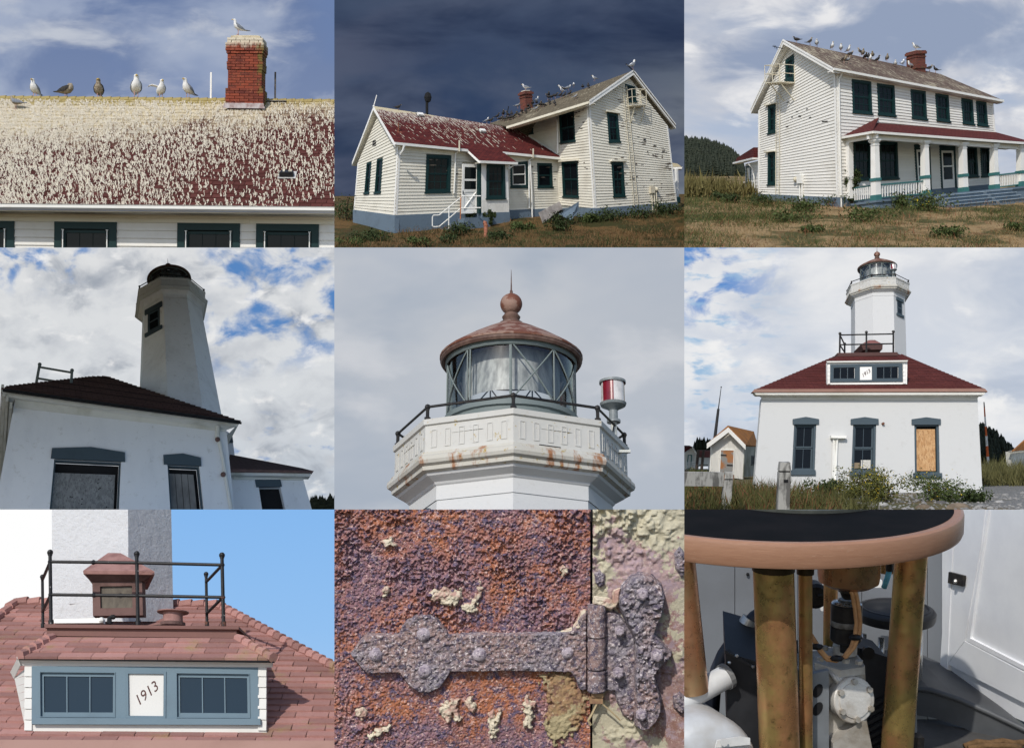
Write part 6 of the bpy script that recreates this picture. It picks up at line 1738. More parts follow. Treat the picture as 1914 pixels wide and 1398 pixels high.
 V = [A(-.46*28-4,28,s_*28),A(-.1385*28,28,s_*28),A(-.1385*70,70,s_*70),A(-.46*70-12,70,s_*70)]
 sh = MB().hexa(V+[v+A(0,0,.004) for v in V]).build('sun_blocker',plain('blocker_grey',(.5,.5,.5))); sh['kind'] = 'structure'
 PANEL.remove(sh)
 finish_panel(-70,403,685,1010)
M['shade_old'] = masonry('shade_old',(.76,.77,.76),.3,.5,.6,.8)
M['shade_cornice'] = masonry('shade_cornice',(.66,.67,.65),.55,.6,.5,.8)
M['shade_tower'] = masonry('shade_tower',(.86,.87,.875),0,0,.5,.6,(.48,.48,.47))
bay4()

# ================================================================== bay 6: the building from the front with its tower behind
def dormer_window(fr,q,parent,n=3,frame=.05,mat='blue_grey',glass='pane',depth=.06,bar=.03):
 w = MB().ring(fr,q,inset(q,frame,frame),.0,depth+.03).build('window',M[mat],parent); i = inset(q,frame,frame)
 for c in range(n):
  s_ = sub(i,c/n,(c+1)/n,0,1); MB().slab(fr,inset(s_,bar/2,.004),depth,depth+.01).build('pane',M[glass],w)
  if c: MB().slab(fr,sub(i,c/n-.012,c/n+.012,0,1),depth-.025,depth+.02).build('glazing_bar',M[mat],w)
 MB().slab(fr,i,depth+.02,depth+.03).build('backing',M['dark_gap'],w)
 return w
def bay6():
 rect = (1279,463,1914,952)
 Z = lambda x,y: (1279+x/2.8583,463+y/2.8583)
 T = lambda x,y: (1500+x/5.9,463+y/5.9)
 Lz = lambda x,y: (1279+x/5.548,700+y/5.548)
 Rz = lambda x,y: (1594+x/5.547,700+y/5.547)
 def skyb(h):
  tl = lambda h,v: h.math('MULTIPLY',h.ramp(h.xyz(v)[0],.46,.12),h.ramp(h.xyz(v)[1],.55,.85))
  lft = lambda h,v: h.ramp(h.xyz(v)[0],.5,.1)
  lay = [(2.0,(1,1.8),(1.3,2.1,0),.40,.66,S(232,233,235),6,.3),(1.6,(1,1.9),(7.3,5.4,1),.46,.70,S(184,194,210),5,.3),
   (5.0,(1,1.6),(3.0,1.1,4),.46,.60,S(92,140,204),8,.4,tl),(6.0,(1,3.0),(8.0,6.1,4),.52,.66,S(158,190,220),7,.3,lft),(3.0,(1,1.9),(2.0,8.0,2),.54,.72,S(240,240,240),6,.3)]
  return clouds(h,lay,vgrad([(0,S(206,216,226)),(.35,S(206,214,226)),(1,S(210,214,222))]))
 sky_board(rect,300,emit_mat('sky_white_cloud',skyb),(75,0,75,75))
 tl = math.radians(14)
 Zl = nrm(A((1610-957)/2400,1,1/math.tan(tl)))
 fr = Frame(at(*Z(371,1290),57),(1,0,0),(0,math.cos(tl),-math.sin(tl)),Zl)
 B = thing('light_station_building','white plastered light station building with red hipped roof and dated dormer','building',fr.P(5,0,0))
 U = lambda x,y,yy=0.0: fr.uv(*Z(x,y),yy)
 H = lambda x,y,yy: fr.hit(*Z(x,y),1,yy)
 mw = masonry('white_plaster',(.56,.56,.545),0,0,.30,.5,(.58,.57,.54))
 wq = [[U(575,1188),U(698,1188),U(706,943),U(587,943)],[U(893,1193),U(1022,1193),U(1026,944),U(902,944)],[U(1232,1203),U(1366,1203),U(1361,946),U(1229,946)]]
 wall = [U(365,1360),U(1597,1372),U(1567,806),U(413,804)]
 plaster_wall(fr,wall,wq,0,.4,B,mw)
 for sx,a,b in ((0,wall[0],wall[3]),(1,wall[1],wall[2])):
  MB().add([fr.P(a[0],0,a[1]),fr.P(b[0],0,b[1]),fr.P(b[0]+(2.6 if sx == 0 else -.3),8,b[1]),fr.P(a[0]+(2.6 if sx == 0 else -.3),8,a[1])],[(0,1,2,3)]).build('side_wall',mw,B)
 for k,q in enumerate(wq):
  w = MB().ring(fr,q,inset(q,.10,.06),.06,.38).build('window',M['blue_grey'],B); i = inset(q,.10,.06)
  if k < 2:
   for (a,b,dy) in ((0,.5,.0),(.5,1,.04)):
    s_ = sub(i,0,1,a,b); i2 = inset(s_,.07,.06)
    MB().ring(fr,s_,i2,.20-dy,.28-dy).build('sash',M['blue_grey'],w); MB().slab(fr,sub(i2,.485,.515,0,1),.21-dy,.27-dy).build('glazing_bar',M['blue_grey'],w)
    for c in range(2): MB().slab(fr,sub(i2,c*.515,c*.515+.485,0,1),.23-dy,.24-dy).build('pane',M['pane'],w)
   if k == 1:
    MB().slab(fr,sub(i,.42,.93,.05,.24),.215,.228).build('paper_sheet',plain('paper',(.62,.60,.54)),w); MB().slab(fr,sub(i,.05,.36,.05,.18),.215,.228).build('cardboard',plain('cardboard',(.25,.19,.12)),w)
   MB().slab(fr,i,.36,.37).build('backing',M['dark_gap'],w)
  else:
   MB().slab(fr,sub(i,.02,.96,.03,.95),.16,.20).build('board_sheet',osb('osb',(.42,.22,.085),(.56,.34,.16),(.24,.11,.04)),w); MB().slab(fr,i,.36,.37).build('backing',M['dark_gap'],w)
 for pts in (((580,943),(720,943),(720,915),(650,903),(580,915)),((890,944),(1039,944),(1038,914),(965,904),(890,915)),((1216,945),(1371,945),(1371,915),(1293,905),(1216,916))):
  MB().slab(fr,[U(*q,-.06) for q in pts],-.06,.05).build('lintel',M['blue_grey'],B)
 for (x0,y0,x1,y1) in ((570,1187,702,1213),(886,1193,1032,1219),(1225,1203,1378,1229)):
  MB().slab(fr,[U(x0,y1,-.1),U(x1,y1,-.1),U(x1,y0,-.1),U(x0,y0,-.1)],-.1,.1).build('sill',M['blue_grey'],B)
 # cornice
 trim = worn_paint('cornice_front',(.66,.645,.59),(.3,.25,.15),.40,3,(1,1,1),(.42,.39,.28),.7)
 V = lambda *q: [fr.P(*x) for x in q]
 ov = .42
 def band(p0,p1,q1,q0,y,dy,name,mat):
  a,b,c,d = H(*p0,y),H(*p1,y),H(*q1,y),H(*q0,y); D = A(0,dy,0)
  MB().hexa(V(a,b,b+D,a+D,d,c,c+D,d+D)).build(name,mat,B)
 band((413,812),(1567,814),(1568,790),(411,788),-.05,.05,'frieze',trim)
 band((408,796),(1572,798),(1580,786),(400,784),-.14,.1,'bed_moulding',trim)
 band((385,786),(1600,786),(1612,772),(372,774),-ov+.03,.35,'fascia',trim)
 pink = worn_paint('gutter_pink',(.30,.17,.13),(.55,.48,.4),.4,3,(1,1,1),(.16,.09,.07),.6)
 band((360,772),(1622,769),(1606,752),(376,755),-ov-.02,.3,'gutter',pink)
 # hipped roof in shingle courses
 sl = math.radians(31); Zs = nrm(fr.Y*math.cos(sl)+fr.Z*math.sin(sl)); oo = fr.P(*H(380,757,-ov+.05)); rf = Frame(oo,(1,0,0),nrm(np.cross(Zs,A(1,0,0))),Zs)
 ru = lambda x,y: rf.uv(*Z(x,y))
 poly = [ru(385,757),ru(1600,753),ru(1160,572),ru(815,576)]
 mrf = roof_mat('red_shingle_courses',(.145,.040,.034),(.10,.028,.026),(.25,.19,.11),.02,.16,.45)
 roof = MB().slab(rf,poly,.01,.08).build('roof',M['dark_gap'],B)
 n = 22; top = poly[2][1]+.05
 for r in range(n):
  za,zb = poly[0][1]+(top-poly[0][1])*r/n,poly[0][1]+(top-poly[0][1])*(r+1)/n+.03
  pc = clip_poly(clip_poly(poly,A(0,za),A(0,1)),A(0,zb),A(0,-1))
  if len(pc) > 2: MB().slab(rf,pc,[-.03*(1-(z-za)/(zb-za))-.004 for x,z in pc],.02).build('shingle_course',mrf,roof)
 # right part of the roof that runs on behind
 MB().slab(rf,[ru(1150,575),ru(1600,753),ru(1160,565)],.02,.06).build('roof_side',mrf,B)
 # dormer
 yd = rf_y = fr.loc(rf.P(*[ru(980,738)[0],0,ru(980,738)[1]]))[1]
 dm = MB().slab(fr,[U(765,731,yd),U(1190,729,yd),U(1192,607,yd),U(764,612,yd)],yd,yd+.25).build('dormer',M['white_trim'],B)
 DU = lambda x,y: U(x,y,yd-.04)
 qf = [DU(778,718),DU(1167,715),DU(1166,618),DU(780,626)]
 # side strips of white shingles
 for (xa,xb) in ((766,778),(1168,1181)):
  for j in range(5):
   MB().slab(fr,[U(xa,728-j*21,yd),U(xb,728-j*21,yd),U(xb,708-j*21,yd),U(xa,708-j*21,yd)],yd-.045,yd).build('side_shingle',M['white_trim'],dm)
 lw,pl,rw = [DU(791,705),DU(917,704),DU(917,633),DU(792,636)],[DU(938,707),DU(1002,706),DU(1002,636),DU(938,637)],[DU(1022,704),DU(1150,703),DU(1150,629),DU(1022,633)]
 fd = fr.at(0,yd-.05,0)
 plaster_wall(fd,qf,[lw,pl,rw],0,.048,dm,M['blue_grey'],'frame')
 for q in (lw,rw): dormer_window(fr.at(0,yd-.05,0),q,dm,3,.05,depth=.045,bar=.03)
 pt = MB().slab(fd,pl,.01,.03).build('date_panel',M['white_trim'],dm)
 cxp,czp = (pl[0][0]+pl[1][0])/2,(pl[0][1]+pl[3][1])/2
 text_mesh('1913','date',fd,cxp,czp,(pl[1][0]-pl[0][0])*.42,math.radians(36),plain('date_paint',(.05,.012,.010)),pt,y=.0,shear=.35)
 band((764,614),(1192,609),(1196,601),(760,606),yd-.14,.1,'dormer_cornice',trim)
 od = fr.P(*H(760,606,yd-.12)); Zd = nrm(fr.Y*math.cos(sl)+fr.Z*math.sin(sl)); df = Frame(od,(1,0,0),nrm(np.cross(Zd,A(1,0,0))),Zd)
 dp = [df.uv(*Z(*q)) for q in ((760,607),(1196,602),(1148,580),(815,582))]
 for r in range(4):
  hh = dp[2][1]/4; pc = clip_poly(clip_poly(dp,A(0,r*hh),A(0,1)),A(0,(r+1)*hh+.03),A(0,-1))
  if len(pc) > 2: MB().slab(df,pc,[-.025*(1-(z-r*hh)/hh) for x,z in pc],.05).build('dormer_shingle_course',mrf,dm)
 # platform with railing and cupola
 yp = fr.loc(df.P(dp[2][0],0,dp[2][1]))[1]
 brown = worn_paint('platform_brown',(.085,.040,.034),(.2,.14,.1),.36,4,(1,1,1),(.05,.03,.025),.5)
 MB().hexa(V(*[H(*q,yp) for q in ((820,580),(1142,577))],H(1142,577,yp)+A(0,2.4,0),H(820,580,yp)+A(0,2.4,0),*[H(*q,yp) for q in ((818,562),(1140,558))],H(1140,558,yp)+A(0,2.4,0),H(818,562,yp)+A(0,2.4,0))).build('platform',brown,B)
 rl = thing('platform_railing','black iron pipe railing round the roof platform in front of the tower','railing',fr.P(*H(973,562,yp)))
 posts = [((830,566),(832,460),yp+.1),((973,563),(973,453),yp+.1),((1117,559),(1117,450),yp+.1),((857,563),(857,515),yp+1.7)]
 for (b,t,y) in posts:
  MB().tube([fr.P(*H(*b,y)),fr.P(*H(*t,y))],.042,7).build('post',M['black_iron'],rl); MB().ball(fr.P(*H(t[0],t[1]-1,y)),.075,8).build('finial',M['black_iron'],rl)
 for (a,b) in (((832,467),(1117,461)),((831,519),(1117,513))):
  MB().tube([fr.P(*H(*a,yp+.1)),fr.P(*H(*b,yp+.1))],.034,7).build('rail',M['black_iron'],rl)
 for (a,b) in (((832,467),(857,519)),((831,519),(857,560))):
  MB().tube([fr.P(*H(*a,yp+.1)),fr.P(*H(*b,yp+1.7))],.034,7).build('rail',M['black_iron'],rl)
 yc = yp+1.2
 cu = thing('roof_cupola','low red brown cupola with pyramid roof on the platform','cupola',fr.P(*H(1003,560,yc)))
 MB().slab(fr,[U(963,575,yc),U(1046,573,yc),U(1044,530,yc),U(965,532,yc)],yc,yc+.9).build('body',brown,cu)
 MB().slab(fr,[U(955,548,yc-.15),U(1056,546,yc-.15),U(1060,516,yc-.2),U(944,518,yc-.2)],yc-.22,yc+1.1).build('eave',brown,cu)
 a,b,c,d = H(944,517,yc-.22),H(1060,515,yc-.22),H(1018,493,yc+.3),H(985,494,yc+.3)
 D = A(0,1.3,0); MB().add(V(a,b,b+D,a+D,d,c,c+A(0,.2,0),d+A(0,.2,0)),[(0,1,5,4),(1,2,6,5),(2,3,7,6),(3,0,4,7),(4,5,6,7)]).build('cap',plain('faded_red',(.24,.10,.085),(.15,.06,.05),4,.8),cu)
 # ---- tower
 k = 30.8*66/FPX; t2 = math.radians(19)
 Zt = nrm(A((1612-957)/2400*.9,1,1/math.tan(t2)))
 tf = Frame(at(*T(827,452),66),A(k,0,0),A(0,math.cos(t2),-math.sin(t2))*k,Zt*k*.90)
 tower(tf,'white octagonal lighthouse tower rising behind the red hipped roof',-115.5,-5.2,1.62,window_deg=-48,window_z=-1.95,beacon_deg=-72,detail=True,blabel='red and white drum beacon in front of the lantern above the red roof')
 # ---- wall pipes
 pp = thing('wall_conduit','rust stained white pipes with a flat box on the front wall','pipe',fr.P(*H(795,1285,-.1)))
 MB().slab(fr,[U(784,1017,-.2),U(864,1019,-.2),U(866,1005,-.2),U(782,1003,-.2)],-.25,-.0).build('box',M['white_metal'],pp)
 for x0,x1,r_ in ((797,793,.035),(805,801,.03),(817,806,.05)): MB().tube([fr.P(*H(x0,1017,-.1)),fr.P(*H(x1,1290,-.1))],r_,6).build('conduit',M['white_metal'],pp)
 q = H(1062,940,-.06); pn = thing('wall_stub','tiny rusty pipe stub with a stain beside the middle window','pipe',fr.P(*q)); MB().tube([fr.P(q[0],.02,q[2]),fr.P(q[0],-.12,q[2])],.06,8).build('stub',plain('rust_stub',(.16,.06,.03)),pn)
 # ---- ground
 tab = [(30,1100),(44,955),(50,936),(57,921),(64,905),(75,893),(100,884),(160,879),(300,876)]
 mg,nt,b = new_mat('gravel_and_grass'); h = N(nt); p = h.pos()
 grav = h.mix(h.ramp(h.noise(p,9,6,.8),.35,.7),(.15,.145,.135),(.27,.265,.25)); grav = h.mix(h.ramp(h.voro(p,5),.02,.22),(.30,.29,.27),grav)
 gm = h.ramp(h.math('ADD',h.math('MULTIPLY',h.xyz(p)[0],.12),h.noise(p,.5,4,.6)),1.92,2.12)
 gs = h.mix(h.ramp(h.noise(p,.8,5,.7),.4,.65),(.085,.085,.028),(.17,.12,.05))
 nt.links.new(h.mix(gm,gs,grav),b.inputs['Base Color']); b.inputs['Roughness'].default_value = .95
 nt.links.new(h.bump(h.noise(p,8,6,.8),.8,.1),b.inputs['Normal'])
 gr,zf = terrain(tab,.118,.420,36,290,90,100,.05,mg,seed=8.0)
 def og(px,py):
  lo,hi = 36.0,250.0
  for _ in range(40):
   m_ = (lo+hi)/2; w = at(px,py,m_)
   if w[2] > zf(w[0],w[1]): lo = m_
   else: hi = m_
  return at(px,py,lo)
 # ---- shed on the left
 sd = 72.0
 S_ = lambda x,y,d=sd: at(*Lz(x,y),d)
 sf = wall_frame(S_(265,1015),S_(610,1060),S_(275,730)); 
 sh = thing('garden_shed','small white board shed with mossy orange roof and rusty door','shed',S_(440,1040))
 su = lambda x,y: sf.uv(*Lz(x,y))
 MB().slab(sf,[su(262,1040),su(612,1085),su(622,715),su(462,572),su(280,728)],.04,.2).build('front_wall',M['white_siding'],sh)
 nb = 26
 for j in range(nb):
  x0,x1 = 280+342*j/nb+1.5,280+342*(j+1)/nb-1.5
  tp = lambda x: 728-(x-280)*(728-572)/(462-280) if x < 462 else 572+(x-462)*(715-572)/(622-462)
  MB().slab(sf,[su(x0-(280-262),1040+(x0-280)*.13),su(x1-(280-262),1040+(x1-280)*.13),su(x1,tp(x1)),su(x0,tp(x0))],-.0+rnd.uniform(-.012,.012),.03).build('board',M['white_siding'],sh)
 md = plain('rusty_door',(.24,.235,.22),(.34,.15,.06),2.2,.8,lo=.44,hi=.54)
 dr = MB().slab(sf,[su(365,1030),su(500,1040),su(512,782),su(378,780)],-.05,.0).build('door',md,sh)
 for (x,y) in ((375,830),(440,935)): MB().slab(sf,[su(x,y+8),su(x+62,y+10),su(x+62,y),su(x,y-4)],-.08,-.05).build('strap_hinge',M['black_iron'],dr)
 MB().ring(sf,[su(358,1040),su(508,1050),su(520,778),su(372,775)],[su(367,1040),su(499,1050),su(511,786),su(380,784)],-.07,.0).build('door_frame',M['white_trim'],sh)
 s2 = S_(625,1060); s2b = S_(775,1050,sd+5); sf2 = wall_frame(S_(612,1065),S_(760,1045,sd+4.5),S_(628,735))
 u2 = lambda x,y: sf2.uv(*Lz(x,y))
 MB().slab(sf2,[u2(612,1065),u2(790,1045),u2(790,745),u2(628,740)],0,.2).build('side_wall',plain('mossy_white',(.42,.42,.37),(.20,.20,.15),1.2,.8),sh)
 w_ = MB().slab(sf2,[u2(690,942),u2(740,940),u2(740,840),u2(695,838)],-.03,.0).build('side_window',M['blue_grey'],sh); MB().slab(sf2,[u2(700,930),u2(735,930),u2(735,850),u2(703,850)],-.04,-.031).build('pane',M['pane'],w_)
 mo = plain('moss_roof',(.34,.14,.035),(.22,.10,.04),3,.9,bump=.6,bscale=10)
 rv = [S_(638,728,sd-.4),S_(765,742,sd+4),S_(722,590,sd+5),S_(452,528,sd-.3)]
 nn = nrm(np.cross(rv[1]-rv[0],rv[3]-rv[0]))*.1; nn = nn if nn[2] > 0 else -nn
 MB().hexa([v-nn for v in rv]+rv).build('roof',mo,sh)
 lv = [S_(235,715,sd-.4),S_(452,528,sd-.3),S_(475,545,sd+.3),S_(300,705,sd+.4)]
 MB().hexa([v-A(0,0,.12) for v in lv]+lv).build('roof_left',mo,sh)
 for (a,b) in (((235,716),(458,548)),((458,548),(636,728))):
  mb = MB(); strip(mb,S_(*a,sd-.45),S_(*b,sd-.45),.28,.08,A(0,0,-1),A(0,1,0)); mb.build('rake_board',M['white_trim'],sh)
 # ---- white building at the right edge
 rb = thing('edge_building','white board building with mossy orange roof cut by the right edge','building',at(*Rz(1690,1010),78))
 r_ = lambda x,y,d=78: at(*Rz(x,y),d)
 ef = wall_frame(r_(1650,1010),r_(1900,1020,80),r_(1635,800)); eu = lambda x,y: ef.uv(*Rz(x,y))
 MB().slab(ef,[eu(1650,1060),eu(1950,1060),eu(1950,780),eu(1632,800)],.0,.3).build('wall',plain('stained_white',(.66,.65,.60),(.45,.44,.38),1.5,.8,sc=(1,1,.2)),rb)
 for j in range(12): MB().slab(ef,[eu(1652+j*25,1060),eu(1674+j*25,1060),eu(1664+j*25,796-j*1),eu(1640+j*25,798-j)],-.02,.0).build('board',M['white_siding'],rb)
 MB().slab(ef,[eu(1580,795),eu(1960,755),eu(1960,470),eu(1775,620)],-.5,-.38).build('roof',mo,rb)
 MB().slab(ef,[eu(1600,803),eu(1960,768),eu(1960,752),eu(1590,792)],-.42,-.1).build('fascia',M['white_trim'],rb)
 # ---- far houses at the left
 fh = thing('far_house','tiny far white house with red roof and teal door at the left edge','house',S_(60,975,150))
 f2 = wall_frame(S_(-40,985,150),S_(130,965,150),S_(-40,800,150)); fu = lambda x,y: f2.uv(*Lz(x,y))
 MB().slab(f2,[fu(-60,985),fu(125,975),fu(128,822),fu(80,758),fu(-60,830)],0,2).build('wall',M['white_siding'],fh)
 MB().slab(f2,[fu(-60,830),fu(-10,812),fu(84,748),fu(-60,745)],-.3,2.5).build('roof',bpy.data.materials['red_porch_roof'],fh); MB().slab(f2,[fu(84,748),fu(75,762),fu(128,835),fu(136,828)],-.4,2).build('rake_board',M['white_trim'],fh)
 w_ = MB().ring(f2,[fu(20,975),fu(68,972),fu(80,832),fu(38,830)],[fu(28,972),fu(60,970),fu(70,840),fu(44,838)],-.15,.0).build('door_frame',M['teal'],fh); MB().slab(f2,[fu(28,972),fu(60,970),fu(70,840),fu(44,838)],-.05,.0).build('door',M['white_trim'],fh)
 fh = thing('far_cottage','far low cottage with faded red roof behind two dark poles','house',S_(220,900,160)); f3 = wall_frame(S_(130,925,160),S_(275,925,160),S_(130,850,160)); fu3 = lambda x,y: f3.uv(*Lz(x,y))
 MB().slab(f3,[fu3(130,930),fu3(290,930),fu3(290,850),fu3(130,850)],0,2).build('wall',M['white_trim'],fh); MB().slab(f3,[fu3(120,856),fu3(290,856),fu3(290,790),fu3(150,785)],-.4,1).build('roof',plain('faded_red_far',(.20,.07,.065),(.12,.045,.04),.8),fh)
 for (x0,x1,y1,lab) in ((138,125,780,'left one of two dark weathered poles before the far cottage'),(192,178,785,'right one of two dark weathered poles before the far cottage')):
  a = S_(x1,1000,95); t = thing('old_pole',lab,'pole',a,'old poles left of the shed'); MB().tube([a,S_(x0+8,y1,95)],[.11,.10],8).build('shaft',plain('old_pole',(.055,.042,.035)),t); MB().tube([S_(x0+7,y1+6,95),S_(x0+8,y1-1,95)],[.12,.08],8).build('top',plain('old_pole_top',(.09,.075,.06)),t)
 fe = thing('far_fence','thin white rail fence beyond the poles at left','fence',S_(130,960,110))
 for y in (905,925,945): MB().tube([S_(-30,y+12,110),S_(265,y,110)],.05,5).build('rail',M['white_trim'],fe)
 for x in (20,140,255): MB().tube([S_(x,985,110),S_(x,895,110)],.07,5).build('post',M['white_trim'],fe)
 # ---- masts
 a = S_(322,640,90); t = thing('whip_antenna','tall dark whip antenna behind the small shed','antenna',a); MB().tube([S_(312,700,90),S_(354,355,90)],[.12,.09],8).build('mast',plain('mast_dark',(.035,.035,.038)),t); MB().tube([S_(354,355,90),S_(383,130,90)],[.04,.02],6).build('whip',M['black_iron'],t); MB().ball(S_(383,130,90),.05,6).build('tip',M['black_iron'],t)
 t = thing('striped_mast','thin orange and white striped mast right of the building','mast',at(*Rz(1410,1010),95))
 r8 = lambda x,y: at(*Rz(x,y),95)
 ys = [1010,935,850,740,637,540,437,340,285]; om,wm = plain('signal_orange',(.60,.12,.03)),plain('signal_white',(.75,.74,.70))
 for j in range(8): xx = lambda y: 1360+(y-285)*50/725; MB().tube([r8(xx(ys[j]),ys[j]),r8(xx(ys[j+1]),ys[j+1])],[.12-.010*j,.11-.010*j],8).build('section',(om if j in (0,2,4,6) else wm) if j < 7 else M['black_iron'],t)
 t = thing('white_cabinet','small white utility cabinet beside the striped mast','cabinet',r8(1372,985)); f9 = wall_frame(r8(1355,985),r8(1392,985),r8(1355,940)); L9 = np.linalg.norm(r8(1392,985)-r8(1355,985)); MB().box(f9,0,L9,0,.8,-.3,L9*1.2).build('body',M['white_metal'],t); MB().box(f9,-.05,L9+.05,-.05,.85,L9*1.2,L9*1.28).build('lid',M['white_metal'],t)
 # ---- wooded hill right
 prof = [(1290,660),(1330,665),(1370,672),(1410,695),(1450,715),(1490,735),(1530,775),(1565,820),(1600,870),(1640,890),(1680,920)]
 vs,fs = [],[]
 for j in range(6):
  for (x,y) in prof: vs.append(at(*Rz(x,950+(y+25-950)*math.sin(j/5*math.pi/2)),220+40*j/5))
 n = len(prof)
 for j in range(5):
  for i in range(n-1): fs.append((j*n+i,j*n+i+1,(j+1)*n+i+1,(j+1)*n+i))
 ho = MB().add(vs,fs).build('hill',bpy.data.materials['hill_soil']); ho['kind'] = 'structure'
 wood = MB(); r5 = np.random.default_rng(15); xs = np.array([q[0] for q in prof],float); yy = np.array([q[1] for q in prof],float)
 for i in range(420):
  x = r5.uniform(1290,1670); kk = r5.random()**.8; y = 950+(np.interp(x,xs,yy)+20-950)*math.sin(kk*math.pi/2); b0 = at(*Rz(x,y),219+40*kk); hh = r5.uniform(1.4,3.6)
  for q in range(5):
   z0 = hh*(.05+.18*q); rad = hh*.34*(1-q*.16); pts = [b0+A(rad*math.cos(a+q)*r5.uniform(.7,1.2),rad*math.sin(a+q),z0) for a in np.linspace(0,5.4,7)]; wood.add(pts+[b0+A(0,0,z0+hh*.34)],[(a,(a+1) % 7,7) for a in range(7)])
 for i in range(60):
  x = r5.uniform(90,290); b0 = at(*Lz(x,800),230); hh = r5.uniform(1.5,5)
  for q in range(4): pts = [b0+A(hh*.3*(1-q*.2)*math.cos(a),hh*.3*math.sin(a),hh*(.22*q-.5)) for a in np.linspace(0,5.4,6)]; wood.add(pts+[b0+A(0,0,hh*(.22*q-.1))],[(a,(a+1) % 6,6) for a in range(6)])
 tag(wood.build('wood',bpy.data.materials['conifer_far']),kind='stuff')
 # ---- foreground fence
 gw = plain('weathered_post',(.36,.35,.32),(.12,.115,.105),5,.9,sc=(1,1,.35),bump=.5,lo=.45,hi=.6)
 def fpost(xb,yb,xt,yt,wpx,d,lab):
  a,b_ = at(*Lz(xb,yb),d),at(*Lz(xt,yt),d); w2 = wpx/5.548/FPX*d/2; hgt = np.linalg.norm(b_-a); f_ = Frame(a,(1,0,0),(0,1,0),nrm(b_-a))
  t = thing('fence_post',lab,'post',a,'old fence posts in front of the building')
  MB().box(f_,-w2,w2,-w2,w2,-.5,hgt*.80).build('shaft',gw,t)
  MB().hexa([f_.P(-w2,-w2,hgt*.83),f_.P(w2,-w2,hgt*.83),f_.P(w2,w2,hgt*.83),f_.P(-w2,w2,hgt*.83),f_.P(-w2*.85,-w2*.85,hgt),f_.P(w2*.85,-w2*.85,hgt*.99),f_.P(w2*.85,w2*.85,hgt),f_.P(-w2*.85,w2*.85,hgt)]).build('head',gw,t)
  MB().box(f_,-w2*.88,w2*.88,-w2*.88,w2*.88,hgt*.79,hgt*.84).build('groove',M['dark_gap'],t)
  return t,f_,w2,hgt
 t,f_,w2,hg = fpost(1018,1430,1040,905,118,40,'grey weathered fence post before the white wall, taller and nearer one')
 MB().box(f_,-w2*.2,w2*.55,-w2-.01,-w2*.5,hg*.60,hg*.66).build('mortise',M['dark_gap'],t)
 t,f_,w2,hg = fpost(425,1430,460,1005,88,44,'grey weathered fence post carrying the broken rail at left')
 ra,rb_ = at(*Lz(-40,1085),43.5),at(*Lz(412,1090),43.9)
 r_t = thing('fence_rail','grey split fence rail ending at the left post','rail',rb_); mb = MB(); strip(mb,ra+A(0,0,.25),rb_+A(0,0,.25),.48,.2,A(0,0,-1),A(0,1,0)); mb.build('board',gw,r_t); MB().hexa([rb_+A(0,0,v) + A(u,w,0) for v in (0,.16) for u,w in ((0,0),(.35,0),(.35,.15),(0,.15))]).build('broken_end',plain('fresh_wood',(.28,.16,.10)),r_t)
 # ---- bushes, weeds, stones
 ym = bpy.data.materials['yellow_flower']
 flo = leaf_mat('leaf_yellowish',(.085,.095,.022),(.13,.13,.035))
 bl = [(Rz(250,1320),3.0,3.1,3400,.055,flo,420,'widest yellow flowered bush before the middle and right windows'),(Rz(960,1310),2.9,2.3,2600,.055,M['leaf_mid'],150,'yellow flowered bush below the boarded window'),(Rz(1270,1318),1.3,1.1,900,.075,M['leaf_dark'],0,'dark leafy plant at the right corner of the white wall'),
  (Lz(1430,1245),1.7,1.6,1500,.07,M['leaf_dark'],10,'dark green bush under the left wall pipes'),(Lz(1740,1280),1.5,1.7,1100,.055,flo,90,'yellow flowered weeds left of the widest bush'),(Lz(1250,1210),1.0,.7,500,.09,M['leaf_mid'],8,'low weeds below the left window'),
  (Lz(900,1190),1.6,.9,900,.09,M['leaf_mid'],30,'green weeds between the two fence posts by the wall foot'),(Lz(755,1170),.6,1.5,300,.07,flo,40,'thin flowering stalks at the left corner of the white wall'),(Lz(580,1060),.7,2.0,420,.08,flo,70,'tall yellow flowering stalks before the shed side'),(Lz(300,1050),1.6,1.0,700,.08,flo,120,'yellow flowering weeds before the rusty shed door'),
  (Lz(250,1300),1.6,1.1,800,.07,M['leaf_mid'],30,'green weeds in the lower left corner before the rail'),(Lz(700,1290),1.7,1.0,900,.07,M['leaf_dark'],20,'dark weeds between the two posts low in the grass'),(Lz(1190,1330),1.3,.9,700,.07,M['leaf_mid'],20,'weeds just right of the nearer fence post'),(Lz(120,1040),1.6,.8,600,.08,M['leaf_mid'],40,'weeds at the left edge below the far house')]
 for k,(p_,r_,h_,nl,ls,lm,nf,lab) in enumerate(bl):
  bush('flowering_bush' if nf > 60 else 'weed_clump',lab,'bush' if nf > 60 else 'weeds',og(*p_)-A(0,0,.06),r_*.62,h_*.50,nl,ls,lm,'plants in front of the white building',flowers=int(nf*1.3),fmat=ym,fsize=.035,seed=80+k,stems=12)
 msk = lambda s0: (lambda x,y: max(0,.9+mnoise.noise(Vector((x*.5+s0,y*.5,s0)))) if x*.12+mnoise.noise(Vector((x*.5,y*.5,0)))*.25 < 1.42 and not (y > 56.5 and -1 < fr.loc(A(x,y,zf(x,y)))[0] < 11.5) else 0)
 grass_stuff(zf,(.130,.30,42,70),3400,.26,.016,leaf_mat('blade_meadow2',(.075,.085,.025),(.14,.12,.04),1),'tall_grass',msk(3),1.6,31)
 grass_stuff(zf,(.130,.25,42,70),500,.30,.016,bpy.data.materials['blade_rust'],'rust_grass',msk(13),1.6,32)
 grass_stuff(zf,(.365,.41,62,95),1500,.5,.03,leaf_mat('blade_dune',(.10,.10,.035),(.17,.15,.06),1),'dune_grass',lambda x,y: 1,2.0,33)
